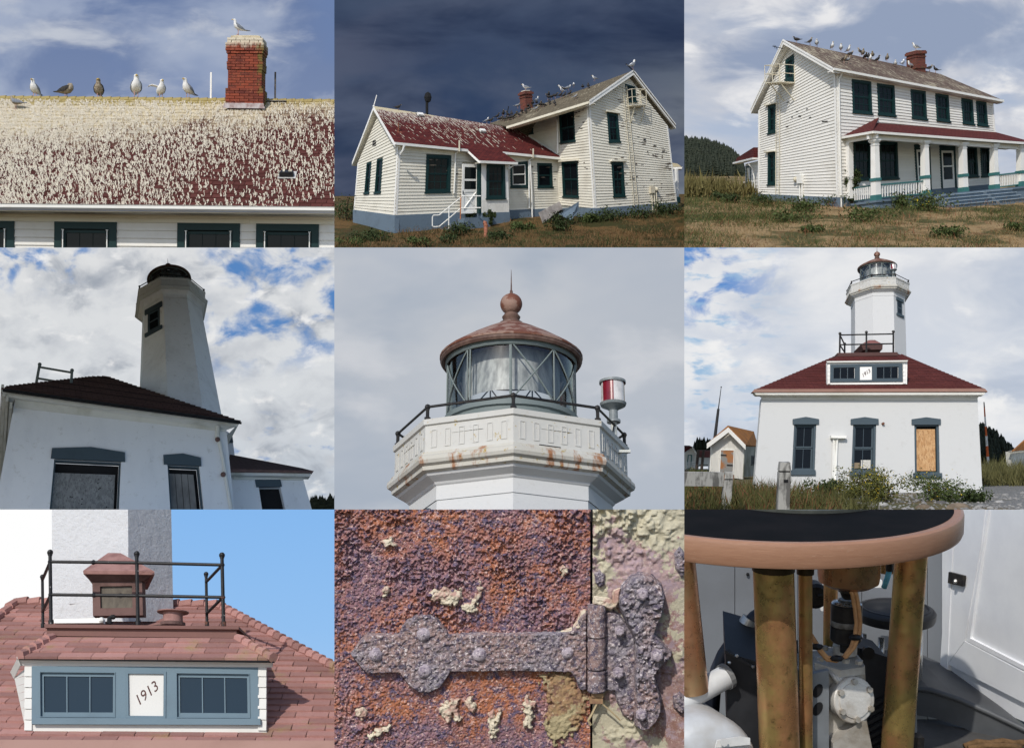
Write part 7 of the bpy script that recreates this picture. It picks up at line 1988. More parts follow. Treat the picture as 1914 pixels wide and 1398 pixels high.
 peb = MB(); r9 = np.random.default_rng(9)
 for i in range(900):
  y = r9.uniform(43,56); x = r9.uniform(.235,.40)*y; s_ = r9.gamma(2,.013)+.012; c_ = A(x,y,zf(x,y)+s_*.3)
  peb.ball(c_,s_,6,sc=(1.2,1,.7))
 tag(peb.build('gravel',plain('pebble',(.30,.29,.275),(.16,.155,.15),1.5,.9)),kind='stuff')
 for k,(x,y,s_,c_,lab) in enumerate(((1518,1325,.14,(.42,.41,.39),'pale rounded stone alone on the gravel at right'),(735,1385,.24,(.17,.13,.09),'brown rock at the bottom edge left of the larger brown rock'),(1095,1388,.34,(.22,.17,.12),'largest brown rock at the bottom edge on the gravel'),(308,1352,.18,(.40,.39,.36),'grey white stone at the foot of the widest bush'),(915,1335,.18,(.10,.095,.09),'dark flat stone below the boarded window bush'))):
  w = og(*Rz(x,y)); t = tag(MB().ball(w,s_,12,sc=(1.3,1,.62)).build('stone',plain('stone_%d' % k,c_,tuple(q*.6 for q in c_),4,.9,bump=.5)),lab,'stone','stones on the gravel')
 w = og(*Lz(1225,1245)); tag(MB().ball(w,.14,12,sc=(1.3,1,.6)).build('stone',plain('stone_l',(.34,.32,.26),(.2,.19,.16),4,.9,bump=.5)),'small tan stone at the grass edge near the nearer post','stone','stones on the gravel')
 finish_panel(1219,463,1985,1010,.70)
bay6()

# ================================================================== bay 7: dated dormer and roof platform close up
def bay7():
 rect = (0,952,625,1398)
 Z = lambda x,y: (x/3.0624,952+y/3.0624)
 def skyb(h):
  v = h.uv(); x = h.xyz(v)[0]
  f = h.ramp(h.math('ADD',x,h.math('MULTIPLY',h.noise(h.map(v,(1,1,1),(2,5,3)),1.5,3,.5),.1)),.32,.62)
  blue = vgrad([(0,S(168,204,240)),(.5,S(146,192,240)),(1,S(134,184,238))])(h,v)
  return h.mix(f,(1.0,1.0,1.0),blue)
 sky_board(rect,34,emit_mat('sky_clear_blue',skyb),(75,0,75,75))
 t22 = math.radians(22)
 Zl = nrm(A((312-957)/2400,1,1/math.tan(t22)))
 fr = Frame(at(*Z(190,1270),18.5),nrm(A(1,0,-.006)),(0,math.cos(t22),-math.sin(t22)),Zl)
 U = lambda x,y,yy=0.0: fr.uv(*Z(x,y),yy)
 H = lambda x,y,yy=0.0: fr.hit(*Z(x,y),1,yy)
 V = lambda *q: [fr.P(*x) for x in q]
 B = thing('shingled_roof','pink red shingled roof with a blue framed dormer dated 1913','roof',fr.P(2,0,0))
 # shingle material: sun faded red with mossy yellow spots
 def sh_mat(name,moss):
  m,nt,b = new_mat(name); h = N(nt); p = h.pos()
  c = h.mix(h.noise(p,6,5,.7),(.42,.235,.205),(.32,.165,.145))
  kk = h.math('MULTIPLY_ADD',h.rand(),.5); kk.node.inputs[2].default_value = .75
  n = nt.nodes.new('ShaderNodeVectorMath'); n.operation = 'SCALE'; h.put(n.inputs[0],c); h.put(n.inputs['Scale'],kk); c = n.outputs[0]
  hx = h.ramp(h.xyz(p)[0],-3.4,-2.3)
  c = h.mix(h.math('MULTIPLY',h.ramp(h.math('ADD',h.noise(p,1.3,5,.7),h.math('MULTIPLY',hx,.10)),.56,.75),moss),c,(.34,.28,.12))
  c = h.mix(h.ramp(h.noise(p,26,4,.8),.60,.75),c,(.19,.085,.078))
  nt.links.new(c,b.inputs['Base Color']); b.inputs['Roughness'].default_value = .9; b.inputs['Specular IOR Level'].default_value = .15
  nt.links.new(h.bump(h.noise(p,40,5,.75),.45,.015),b.inputs['Normal'])
  return m
 ms = sh_mat('faded_shingle',.6)
 # main roof plane
 ph = math.radians(33); Zs = nrm(fr.Y*math.cos(ph)+fr.Z*math.sin(ph)); rf = Frame(fr.o,fr.X,nrm(np.cross(Zs,fr.X)),Zs)
 R = lambda x,y: rf.uv(*Z(x,y))
 ridge = R(600,548)[1]; bot = R(600,1338)[1]
 poly = [R(-260,1420),R(2200,1420),R(1990,955),R(1245,556),R(90,538),R(-260,820)]
 roof = MB().slab(rf,poly,.015,.10).build('roof_deck',M['dark_gap'],B)
 ex,tw = .205,.49; rows = int((ridge-bot)/ex)+1; cnt = 0; rest = MB()
 zone = [R(-260,1345),R(2200,1345),R(1990,955),R(1245,556),R(90,538),R(-260,820)]
 dz0,dz1 = R(150,1270),R(1525,1270)
 cand = []
 for r in range(rows+1):
  z0 = bot+r*ex; off = (r % 2)*tw*.5+rnd.uniform(-.03,.03)
  for c in range(-4,26):
   x0 = -1.2+off+c*tw
   q = [(x0+.007,z0),(x0+tw-.007,z0+rnd.uniform(-.004,.004)),(x0+tw-.004,z0+ex+.03),(x0+.004,z0+ex+.03)]
   q2 = q
   for i in range(len(zone)):
    a,b = A(*zone[i]),A(*zone[(i+1) % len(zone)]); d = nrm(b-a)
    q2 = clip_poly(q2,a,A(-d[1],d[0])) if len(q2) > 2 else []
   if len(q2) < 3 or area2(q2) < .002: continue
   w = rf.P(np.mean([p[0] for p in q2]),0,np.mean([p[1] for p in q2])); px,py = CX+FPX*w[0]/w[1],CY-FPX*w[2]/w[1]
   if px < -60 or px > 660 or py > 1420: continue
   if dz0[0]+.15 < x0 and x0+tw < dz1[0]-.15 and dz0[1]+.25 < z0 < dz0[1]+1.7: continue       # under the dormer
   th = rnd.uniform(.026,.038)
   mb = MB().slab(rf,q2,[-th*(1-(z-z0)/(ex+.03))-.003 for x,z in q2],.012)
   cand.append((area2(q2),mb))
 cand.sort(key=lambda k: -k[0])
 for i,(a,mb) in enumerate(cand):
  if i < 300: mb.build('shingle',ms,roof)
  else: rest.add(mb.v,mb.f,0,mb.uv)
 if rest.v: tag(rest.build('shingle',ms,roof),kind='stuff')
 # ridge and hip tiles
 def cap_row(pa,pb,n,tilt=.0):
  a,b = rf.P(pa[0],-.02,pa[1]),rf.P(pb[0],-.02,pb[1])
  for k in range(n):
   s0,s1 = a+(b-a)*k/n,a+(b-a)*(k+1.12)/n
   MB().tube([s0-rf.Y*.035,s1-rf.Y*.0],[.085,.075],8).build('ridge_tile',ms,roof)
 cap_row(R(1245,556),R(90,538),16); cap_row(R(2050,985),R(1245,556),22); cap_row(R(-120,725),R(90,538),5)
 # eaves gutter under the lowest course
 pk = worn_paint('eave_pink',(.42,.25,.20),(.6,.5,.42),.45,4,(1,1,1),(.25,.14,.11),.5)
 MB().slab(rf,[R(-260,1440),R(2200,1440),R(2200,1344),R(-260,1338)],-.06,.02).build('eave_board',pk,B)
 # ---- dormer box
 wt = worn_paint('dormer_white',(.64,.635,.60),(.40,.36,.3),.44,4,(1,1,1),(.5,.48,.42),.35)
 box = [U(148,1272),U(1526,1274),U(1522,905),U(186,893)]
 blue = worn_paint('dormer_blue',(.125,.185,.225),(.36,.38,.38),.46,5,(1,1,1),(.09,.13,.16),.5,.6)
 M['dormer_blue'] = blue
 D = MB().add(V(*[(x,.03,z) for x,z in box],*[(x+(-.7 if i_ in (1,2) else .1),1.6,z) for i_,(x,z) in enumerate(box)]),[(0,1,2,3),(1,5,6,2),(4,0,3,7)]).build('dormer',wt,B)
 qf = [U(188,1228),U(1490,1232),U(1480,905),U(188,892)]
 lw,pl,rw = [U(240,1186),U(661,1187),U(662,938),U(238,934)],[U(737,1188),U(947,1190),U(949,938),U(733,936)],[U(1019,1189),U(1432,1191),U(1428,945),U(1017,940)]
 plaster_wall(fr,qf,[lw,pl,rw],-.05,.03,D,blue,'frame')
 for q in (lw,rw):
  w = MB().ring(fr,q,inset(q,.035,.065,.035,.05),-.01,.03).build('window',blue,D); i = inset(q,.035,.065,.035,.05)
  for c in range(3):
   MB().slab(fr,sub(i,c/3+.006,(c+1)/3-.006,0,1),.008,.014).build('pane',M['blue_pane'],w)
   if c: MB().slab(fr,sub(i,c/3-.008,c/3+.008,0,1),-.012,.012).build('glazing_bar',blue,w)
  MB().slab(fr,i,.02,.028).build('backing',M['dark_gap'],w)
  MB().ring(fr,[(a[0],a[1]) for a in inset(q,-.012,-.012)],q,-.062,-.045).build('stop_bead',blue,w)
 for (q,u0) in ((lw,.09),(rw,.70)):
  MB().slab(fr,[lerp2(q[0],q[1],u0),lerp2(q[0],q[1],u0+.05),lerp2(q[3],q[2],u0+.0),lerp2(q[3],q[2],u0-.03)][:4],.0165,.0185).build('curtain_edge',M['ivory_metal'],D)
 pt = MB().slab(fr,pl,-.025,.02).build('date_panel',wt,D)
 MB().ring(fr,inset(pl,-.02,-.02),inset(pl,.015,.015),-.065,-.02).build('panel_bead',blue,pt)
 cx_,cz_ = U(836,1056,-.03)
 text_mesh('1913','date',fr,cx_,cz_,.205,math.radians(40),plain('date_brown',(.055,.014,.012),(.09,.03,.025),14,.6),pt,y=-.026,shear=.3,ext=.003)
 MB().slab(fr,[U(186,1228,-.1),U(1492,1232,-.1),U(1490,1196,-.1),U(188,1192,-.1)],-.11,-.05).build('sill',blue,D)
 MB().slab(fr,[U(150,1272,-.02),U(1526,1276,-.02),U(1526,1234,-.02),U(186,1229,-.02)],-.02,.03).build('apron_board',wt,D)
 for (x0,x1,x2,x3) in ((146,188,188,140),(1480,1527,1524,1480)):
  for k in range(6):
   f0,f1 = k/6,(k+1)/6
   yb,yt = 1268-(1268-898)*f0,1268-(1268-898)*f1
   MB().slab(fr,[U(x0,yb-3),U(x1,yb-2),U(x1,yt),U(x0,yt)],[-.055,-.055,-.038,-.038],.02).build('side_shingle',wt,D)
 # slanting left cheek trimmed in white boards
 for k in range(8):
  yb,yt = 1262-k*45,1262-(k+1)*45+3
  xb = lambda y: 146-(1262-y)*.135
  k0,k1 = k/8,(k+1)/8; bk = lambda q: (148-(148-82)*min(1,q*1.12),1266-(1266-962)*min(1,q*1.12),.5*min(1,q*1.12)); MB().add(V(H(150,yb,.0),H(150,yt,.0),H(*bk(k1)),H(*bk(k0))),[(0,1,2,3)]).build('cheek_board',wt,D)
 # crown moulding and eave of the dormer
 def prism(profile,xa,xb,name,mat):
  n = len(profile); vs = V(*[(xa+ (y+.05)*.0,y,z) for y,z in profile],*[(xb,y,z) for y,z in profile]); MB().add(vs,[(i,(i+1) % n,(i+1) % n+n,i+n) for i in range(n)]+[tuple(range(n-1,-1,-1)),tuple(range(n,2*n))]).build(name,mat,D)
 z0 = U(800,901)[1]; z1 = U(800,856)[1]
 xa,xb = U(118,880)[0],U(1562,880)[0]
 prism([(-.05,z0),(-.07,z0+.03),(-.10,z0+.05),(-.16,z1-.03),(-.17,z1),(.05,z1)],xa,xb,'crown_moulding',wt)
 MB().hexa(V(H(118,893,-.1),H(104,852,-.16),H(64,930,.5),H(84,968,.5),H(112,893,-.08),H(98,852,-.14),H(58,930,.52),H(78,968,.52))).build('side_moulding',wt,D)
 # dormer roof shingles
 oo = fr.P(*H(108,850,-.19)); df = Frame(oo,fr.X,nrm(np.cross(Zs,fr.X)),Zs); dp = [df.uv(*Z(*q)) for q in ((108,850),(1572,866),(1362,738),(268,730))]
 dr = MB().slab(df,dp,.012,.03).build('dormer_roof',M['dark_gap'],D); hh = dp[2][1]/4
 for r in range(4):
  for c in range(-2,12):
   x0 = c*.485+(.24 if r % 2 else .08); q = [(x0+.004,r*hh),(x0+.481,r*hh),(x0+.481,(r+1)*hh+.03),(x0+.004,(r+1)*hh+.03)]
   for i in range(4):
    a,b = A(*dp[i]),A(*dp[(i+1) % 4]); d = nrm(b-a)
    q = clip_poly(q,a,A(-d[1],d[0])) if len(q) > 2 else []
   if len(q) > 2 and area2(q) > .002: MB().slab(df,q,[-.025*(1-(z-r*hh)/(hh+.03))-.003 for x,z in q],.012).build('shingle',ms,dr)
 for (pa,pb) in (((112,846),(300,735)),((1565,862),(1362,740))):
  a,b = [df.P(*(lambda q: (q[0],-.01,q[1]))(df.uv(*Z(*q_)))) for q_ in (pa,pb)]
  for k in range(5): MB().tube([a+(b-a)*k/5-df.Y*.03,a+(b-a)*(k+1.15)/5],[.075,.06],7).build('hip_tile',ms,dr)
 # ---- platform
 br = worn_paint('platform_rust',(.16,.075,.062),(.30,.20,.16),.5,5,(1,1,3),(.09,.045,.04),.6)
 yp = fr.loc(df.P(dp[2][0],0,dp[2][1]))[1]
 def slabH(p4,y,dy,name,mat,par):
  a,b,c,d = [H(*q,y) for q in p4]; Dy = A(0,dy,0); return MB().hexa(V(a,b,b+Dy,a+Dy,d,c,c+Dy,d+Dy)).build(name,mat,par)
 P_ = slabH(((266,722),(1352,735),(1354,682),(268,672)),yp,1.5,'platform',br,B)
 slabH(((255,676),(1366,685),(1366,668),(252,655)),yp-.07,1.6,'platform_edge',br,B)
 # ---- railing
 ir = plain('iron_black_worn',(.012,.012,.013),(.42,.41,.38),7,.5,lo=.66,hi=.72,bump=.2)
 ru = plain('iron_rust',(.16,.065,.04),(.03,.025,.025),8,.7,lo=.4,hi=.6)
 rl = thing('platform_railing','black pipe railing with ball finials on the roof platform, paint flaking','railing',fr.P(*H(783,660,yp)))
 yf,yb_ = yp+.05,yp+1.25
 posts = [((292,652),(287,262),yf),((790,655),(783,270),yf),((1280,660),(1271,278),yf),((246,668),(243,400),yb_),((1185,660),(1180,385),yb_)]
 for (b,t,y) in posts:
  a_,b_ = fr.P(*H(*b,y)),fr.P(*H(*t,y)); k = 1.0 if y == yf else .85
  MB().tube([a_,b_],.028*k,9).build('post',ir,rl); MB().ball(b_+nrm(b_-a_)*.045,.048*k,10).build('finial',ir,rl); MB().tube([b_-nrm(b_-a_)*.0,b_+nrm(b_-a_)*.02],.036*k,9).build('collar',ir,rl)
  MB().tube([a_-nrm(b_-a_)*.02,a_+nrm(b_-a_)*.05],.04*k,9).build('flange',ru if b[0] > 1000 else ir,rl)
 for (a,b,ya,yb2) in (((287,299),(783,305),yf,yf),((783,305),(1272,317),yf,yf),((290,487),(787,493),yf,yf),((787,493),(1276,502),yf,yf),((287,300),(243,402),yf,yb_),((290,488),(244,582),yf,yb_),((1272,318),(1180,415),yf,yb_),((1276,503),(1183,595),yf,yb_)):
  MB().tube([fr.P(*H(*a,ya)),fr.P(*H(*b,yb2))],.025,9).build('rail',ir,rl)
 for (x,y) in ((287,299),(783,305),(1272,317),(290,487),(787,493),(1276,502),(535,302),(538,490)):
  MB().ball(fr.P(*H(x,y,yf)),.040,8).build('coupling',ru if (x,y) == (1276,502) else ir,rl)
 # ---- cupola
 yc = yp+.75; rd = plain('faded_brick_red',(.36,.20,.175),(.24,.125,.11),5,.85,bump=.5,bscale=12); rd2 = plain('dull_brown',(.16,.092,.08),(.10,.058,.05),4,.85,bump=.3)
 cu = thing('roof_cupola','faded red square cupola with pyramid cap behind the railing','cupola',fr.P(*H(660,605,yc)))
 bx = [U(532,608,yc),U(818,604,yc),U(812,400,yc),U(528,405,yc)]
 MB().ring(fr,bx,inset(bx,.12,.12,.16,.1),yc,yc+.2).build('body',rd2,cu); MB().slab(fr,inset(bx,.12,.12,.16,.1),yc+.05,yc+.1).build('louvre_panel',plain('louvre',(.16,.14,.11),(.10,.085,.07),9,.9,sc=(1,1,.15)),cu)
 a,b,c,d = bx; MB().add(V((a[0],yc,a[1]),(d[0],yc,d[1]),(d[0]-.1,yc+.9,d[1]),(a[0]-.1,yc+.9,a[1])),[(0,1,2,3)]).build('side',rd2,cu)
 e0,e1 = H(478,358,yc-.2),H(885,362,yc-.2); f0,f1 = H(520,412,yc-.02),H(820,410,yc-.02); Dy = A(0,1.25,0)
 MB().add(V(f0,f1,e1,e0),[(0,1,2,3)]).build('cove',rd2,cu)
 MB().add(V(e0,f0,f0+A(-.12,.9,-.02),e0+A(-.13,1.1,0)),[(0,1,2,3)]).build('cove_side',rd,cu); MB().add(V(e1,f1,f1+A(-.35,.9,0),e1+A(-.4,1.1,0)),[(0,1,2,3)]).build('cove_side',rd2,cu)
 MB().hexa(V(e0+A(0,0,-.03),e1+A(0,0,-.03),e1+A(-.4,1.1,-.03),e0+A(-.1,1.1,-.03),e0+A(0,-.02,.02),e1+A(0,-.02,.02),e1+A(-.4,1.1,.02),e0+A(-.1,1.1,.02))).build('rim',rd,cu)
 g0,g1 = H(618,248,yc+.35),H(690,249,yc+.35)
 MB().add(V(e0+A(0,-.02,.02),e1+A(0,-.02,.02),e1+A(-.4,1.1,.02),e0+A(-.1,1.1,.02),g0,g1,g1+A(0,.15,0),g0+A(0,.15,0)),[(0,1,5,4),(1,2,6,5),(2,3,7,6),(3,0,4,7),(4,5,6,7)]).build('cap',rd,cu)
 # ---- loose things on the platform
 t = thing('loose_plank','white worn plank lying on the platform edge at left','plank',fr.P(*H(310,650,yp+.1))); slabH(((308,650),(590,648),(588,620),(312,626)),yp+.02,.12,'board',M['white_metal'],t); MB().ball(fr.P(*H(580,632,yp+.0)),.045,8).build('knob',M['white_metal'],t)
 t = thing('vent_pipe','small black bent pipe stub on the platform','pipe',fr.P(*H(628,650,yp+.25))); MB().tube([fr.P(*H(626,655,yp+.25)),fr.P(*H(627,622,yp+.25)),fr.P(*H(645,614,yp+.25))],.04,8).build('stub',M['black_iron'],t); MB().ball(fr.P(*H(648,615,yp+.25)),.04,8).build('cap',M['black_iron'],t)
 q = H(990,655,yp+.35); ff_ = fr.at(*q); t = thing('flanged_pipe','short wide flanged pipe in faded red on the platform','pipe',fr.P(*q)); MB().lathe(ff_,[(.15,-.03),(.15,.13),(.16,.16),(.24,.175),(.245,.19),(.13,.19),(.13,.1)],22).build('body',rd,t,smooth=True,auto=35); MB().lathe(ff_,[(.19,-.03),(.19,.02),(.15,.02)],22).build('base_flange',rd2,t)
 # ---- tower shaft behind
 yt = yp+2.6
 tw_ = thing('tower_shaft','white rendered lighthouse shaft behind the railing, two faces meeting at a corner','lighthouse',fr.P(*H(640,545,yt)))
 mt = masonry('bright_render',(.60,.605,.61),0,0,.3,.8,(.55,.56,.58)); nt = mt.node_tree; h = N(nt); nt.links.new(h.bump(h.noise(h.pos(),3.2,7,.75),.75,.10),nt.nodes['Principled BSDF'].inputs['Normal'])
 L0,L1,C0,C1,R0,R1 = H(300,640,yt),H(296,-90,yt),H(737,640,yt-.25),H(732,-90,yt-.25),H(993,640,yt+.85),H(978,-90,yt+.85)
 MB().add(V(L0,C0,C1,L1),[(0,1,2,3)]).build('lit_face',mt,tw_); MB().add(V(C0,R0,R1,C1),[(0,1,2,3)]).build('shaded_face',mt,tw_)
 MB().add(V(L0,L1,L1+A(.3,2,0),L0+A(.3,2,0)),[(0,1,2,3)]).build('side_face',mt,tw_)
 slabH(((395,540),(500,538),(498,478),(397,482)),yt-.08,.08,'plinth_block',mt,tw_)
 finish_panel(-70,952,685,1470)
M['blue_pane'] = glass_dark('blue_pane',(.018,.036,.055),.05)
bay7()

# ================================================================== bay 8: rusted door with strap hinge
def bay8():
 D = 17.0
 K = lambda x,y: (625+x/2.9266,952+y/2.9266)
 u = 1/2.9266/FPX*D                       # metres per measured unit
 fr = Frame(at(*K(0,0),D),(u,0,0),(0,1,0),(0,0,-u))      # local: x right, z DOWN in measured units, y away in metres
 rr = np.random.default_rng(44)
 # value noise on a grid, cheap and vectorised
 def vnoise(x,y,s,seed):
  r = np.random.default_rng(seed); G = r.random((256,256))
  x,y = x/s+seed*3.7,y/s+seed*1.9; xi,yi = np.floor(x).astype(int),np.floor(y).astype(int); fx,fy = x-xi,y-yi
  fx,fy = fx*fx*(3-2*fx),fy*fy*(3-2*fy); g = lambda a,b: G[a % 256,b % 256]
  return (g(xi,yi)*(1-fx)+g(xi+1,yi)*fx)*(1-fy)+(g(xi,yi+1)*(1-fx)+g(xi+1,yi+1)*fx)*fy
 def grain(x,y,s,seed):
  """bumpy scale: rounded grains of about size s"""
  n = vnoise(x,y,s,seed); return np.clip((n-.45)*2.6,0,1)**.7
 def polydist(px,py,poly):
  P = np.array(poly,float); d = np.full(px.shape,1e9); ins = np.zeros(px.shape,bool)
  for i in range(len(P)):
   a,b = P[i],P[(i+1) % len(P)]; ab = b-a
   t = np.clip(((px-a[0])*ab[0]+(py-a[1])*ab[1])/(ab@ab+1e-9),0,1)
   d = np.minimum(d,np.hypot(px-a[0]-t*ab[0],py-a[1]-t*ab[1]))
   c = (a[1] > py) != (b[1] > py); xi = (b[0]-a[0])*(py-a[1])/(b[1]-a[1]+1e-12)+a[0]; ins ^= c & (px < xi)
  return np.where(ins,d,-d)
 def sheet(x0,x1,y0,y1,cell,hfun,name,mat,parent,mask=None,skirt=None):
  nx,ny = int((x1-x0)/cell),int((y1-y0)/cell)
  X,Y = np.meshgrid(np.linspace(x0,x1,nx+1),np.linspace(y0,y1,ny+1))
  h = hfun(X,Y); W = fr.o[None,None]+X[...,None]*fr.X+Y[...,None]*fr.Z-h[...,None]*fr.Y
  mb = MB(); idx = np.arange((nx+1)*(ny+1)).reshape(ny+1,nx+1)
  F = np.stack([idx[1:,:-1],idx[1:,1:],idx[:-1,1:],idx[:-1,:-1]],-1).reshape(-1,4)
  if mask is not None:
   m = mask(X,Y) > 0; mm = (m[1:,:-1] | m[1:,1:] | m[:-1,1:] | m[:-1,:-1]).ravel(); F = F[mm]
   used = np.unique(F); re = -np.ones((nx+1)*(ny+1),int); re[used] = np.arange(len(used)); F = re[F]; V = W.reshape(-1,3)[used]; uvv = np.stack([X,Y],-1).reshape(-1,2)[used]
  else: V = W.reshape(-1,3); uvv = np.stack([X,Y],-1).reshape(-1,2)
  mb.v = [tuple(v) for v in V]; mb.f = [tuple(f) for f in F]; mb.m = [0]*len(F); mb.uv = [tuple(q) for q in uvv]
  return mb.build(name,mat,parent,smooth=True)
 def relief(poly,th,edge,amp,gs,name,mat,parent,base=0.0,cell=3.5,seed=1,rag=0.0):
  xs,ys = [p[0] for p in poly],[p[1] for p in poly]
  def hf(X,Y):
   d = polydist(X,Y,poly)+rag*(vnoise(X,Y,14,seed+3)-.55); e = np.clip(d/edge,0,1)
   rg = amp*(grain(X,Y,gs,seed)*.7+grain(X,Y,gs*.45,seed+9)*.4)
   return np.where(d < 0,base-.02,base+th*np.sqrt(e)+rg*e)
  return sheet(min(xs)-6,max(xs)+6,min(ys)-6,max(ys)+6,cell,hf,name,mat,parent,lambda X,Y: polydist(X,Y,poly)+rag*(vnoise(X,Y,14,seed+3)-.55)+2.5)
 def rust(name,cols,paint=None,pamt=.0,sc=1.0,seed=0.0):
  m,nt,b = new_mat(name); h = N(nt); p = h.map(h.pos(),(1,1,1),(seed,seed*2,0))
  a,b2,grain_shade,hi = cols  # last two tones paint shade and highlights of the grain over the rust
  c = h.mix(h.ramp(h.noise(p,1.3*sc,5,.65),.38,.62),a,b2)
  c = h.mix(h.ramp(h.noise(p,9*sc,6,.78),.46,.60),c,grain_shade)
  c = h.mix(h.math('MULTIPLY',h.ramp(h.noise(p,20*sc,6,.82),.53,.62),.85),c,hi)
  if paint:
   f = h.ramp(h.noise(p,.85*sc,7,.68),1-pamt,1.02-pamt); pc = h.mix(h.noise(p,2.5,4,.6),paint,tuple(q*.72 for q in paint)); c = h.mix(f,c,pc)
  nt.links.new(c,b.inputs['Base Color']); b.inputs['Roughness'].default_value = .85; b.inputs['Specular IOR Level'].default_value = .2
  nt.links.new(h.bump(h.noise(p,26*sc,6,.8),.7,.03),b.inputs['Normal'])
  return m
 mdoor = rust('rust_door',((.40,.155,.080),(.27,.155,.18),(.115,.09,.15),(.76,.54,.48)),(.50,.40,.27),.24)
 mframe = rust('rust_frame',((.44,.31,.30),(.30,.17,.14),(.40,.30,.33),(.62,.50,.44)),(.62,.57,.42),.56,.8,3.0)
 mhinge = rust('rust_hinge',((.33,.225,.205),(.27,.245,.275),(.10,.085,.125),(.84,.76,.75)),None,0,1.2,7.0)
 mrivet = rust('rust_rivet',((.52,.45,.48),(.40,.34,.38),(.22,.18,.23),(.80,.72,.72)),None,0,1.5,9.0)
 mpaint = plain('peeling_cream',(.62,.55,.42),(.44,.27,.22),5,.7,bump=.5,lo=.45,hi=.6)
 door = thing('rusty_door','heavily rusted steel door panel with scaly orange and purple surface','door',fr.P(700,0,1300))
 def hd(X,Y):
  low = vnoise(X,Y,160,3)*.05
  amt = np.clip(1.15-(Y/1300)*.55+.3*(vnoise(X,Y,220,5)-.5),.25,1)
  amt = np.where(Y > 880,amt*np.clip(1-(X-250)/700,.3,1),amt)
  sm = np.clip(.35+(vnoise(X,Y,150,61)-.4)*1.4,.3,.9)
  return low+amt*sm*(.065*grain(X,Y,20,1)+.065*grain(X,Y,10,2))+.025*vnoise(X,Y,7,8)
 sheet(-30,1398,-20,1325,3.0,hd,'panel',mdoor,door)
 frame = thing('painted_frame','rust pitted steel frame with peeling cream paint right of the seam','frame',fr.P(1650,0,1300))
 def hf(X,Y):
  top = np.clip(1.1-Y/420,0,1)*np.clip(1.4-(X-1410)/420,.25,1); blis = np.clip(vnoise(X,Y,110,12)-.55,0,1)*1.2
  return -.03+vnoise(X,Y,200,14)*.04+(top+blis)*(.09*grain(X,Y,36,15)+.06*grain(X,Y,16,16))+.004*vnoise(X,Y,7,17)
 sheet(1412,1950,-20,1325,4.2,hf,'panel',mframe,frame)
 MB().box(fr,1385,1425,.06,.2,-20,1330).build('seam',M['dark_gap'],frame)
 # paint flakes still clinging to the door
 fl = [[(525,450),(600,420),(640,440),(700,430),(700,480),(640,530),(580,500),(530,490)],[(700,520),(740,500),(770,470),(800,390),(810,440),(780,520),(790,550),(750,560),(710,545)],
  [(580,1075),(620,1040),(680,1030),(670,1080),(700,1130),(680,1160),(650,1110),(620,1160),(590,1120)],[(715,1035),(750,1020),(775,1060),(760,1110),(735,1085)],[(1025,1060),(1060,1010),(1070,1045),(1110,1040),(1085,1085),(1090,1120),(1070,1190),(1030,1170),(1045,1110)],
  [(845,1100),(870,1090),(880,1150),(905,1060),(910,1110),(880,1230),(860,1240),(850,1170)],[(190,1230),(240,1190),(310,1170),(300,1205),(240,1225),(200,1260)],[(255,170),(320,150),(340,190),(280,205)],[(120,1090),(160,1070),(190,1110),(150,1140)],[(270,420),(300,410),(295,470),(275,470)],[(1230,310),(1280,300),(1285,345),(1245,360)]]
 for q in fl: relief(q,.03,8,.03,20,'paint_flake',mpaint,door,.085,2.6,21,26)
 relief([(1120,905),(1200,880),(1290,885),(1330,960),(1385,1000),(1385,1090),(1300,1220),(1200,1280),(1150,1180),(1170,1040)],.03,20,.02,22,'paint_patch',rust('paint_patch',((.42,.30,.16),(.36,.22,.12),(.22,.12,.09),(.50,.42,.26)),(.50,.42,.25),.5,1.0,5.0),door,.05,4,23,60)
 # ---- strap hinge
 hg = thing('strap_hinge','rusted iron strap hinge with rounded lobes and dome rivets bolted across the seam','hinge',fr.P(900,-.1,980))
 strap = [(92,778),(140,715),(185,672),(355,672),(372,630),(405,590),(450,567),(505,562),(560,580),(600,625),(628,668),(900,668),(1225,662),(1290,650),(1325,610),(1345,560),(1378,545),(1378,975),(1340,975),(1322,925),(1290,878),(1000,872),(640,875),(615,915),(580,962),(520,990),(465,986),(410,950),(378,905),(362,880),(190,886),(150,850)]
 st = relief(strap,.10,5,.030,16,'strap',mhinge,hg,.05,3.5,31)
 for (x,y,r) in ((232,780,41),(492,670,41),(498,869,41),(797,781,42),(1272,770,37)):
  prof = [(r*math.sin(a),-.13-r*u*.95*math.cos(a)) for a in np.linspace(math.pi/2,0.05,7)]
  vs,fs = [],[]
  for i,(q,yy) in enumerate(prof):
   for j in range(18):
    an = 2*math.pi*j/18; k = 1+.03*math.sin(3*an+x); vs.append(fr.P(x+q*k*math.cos(an),yy,y+q*k*math.sin(an)))
  for i in range(len(prof)-1):
   for j in range(18): fs.append((i*18+j,(i+1)*18+j,(i+1)*18+(j+1) % 18,i*18+(j+1) % 18))
  fs.append(tuple((len(prof)-1)*18+j for j in range(18))); MB().add(vs,fs).build('rivet',mrivet,hg,smooth=True)
 # barrel of three knuckles
 for (y0,y1) in ((512,682),(690,858),(866,982)):
  c = [fr.P(1430,-.13,y) for y in np.linspace(y0,y1,14)]
  MB().tube(c,[(50+rr.uniform(-2.5,2.5))*u*(.96 if i in (0,13) else 1) for i in range(14)],18).build('knuckle',mhinge,hg,smooth=True,auto=50)
 leaf = [(1475,560),(1520,550),(1560,575),(1600,630),(1640,700),(1650,1090),(1625,1150),(1580,1120),(1545,1040),(1530,985),(1475,985)]
 relief(leaf,.05,6,.028,22,'leaf',mhinge,hg,.03,3.5,33)
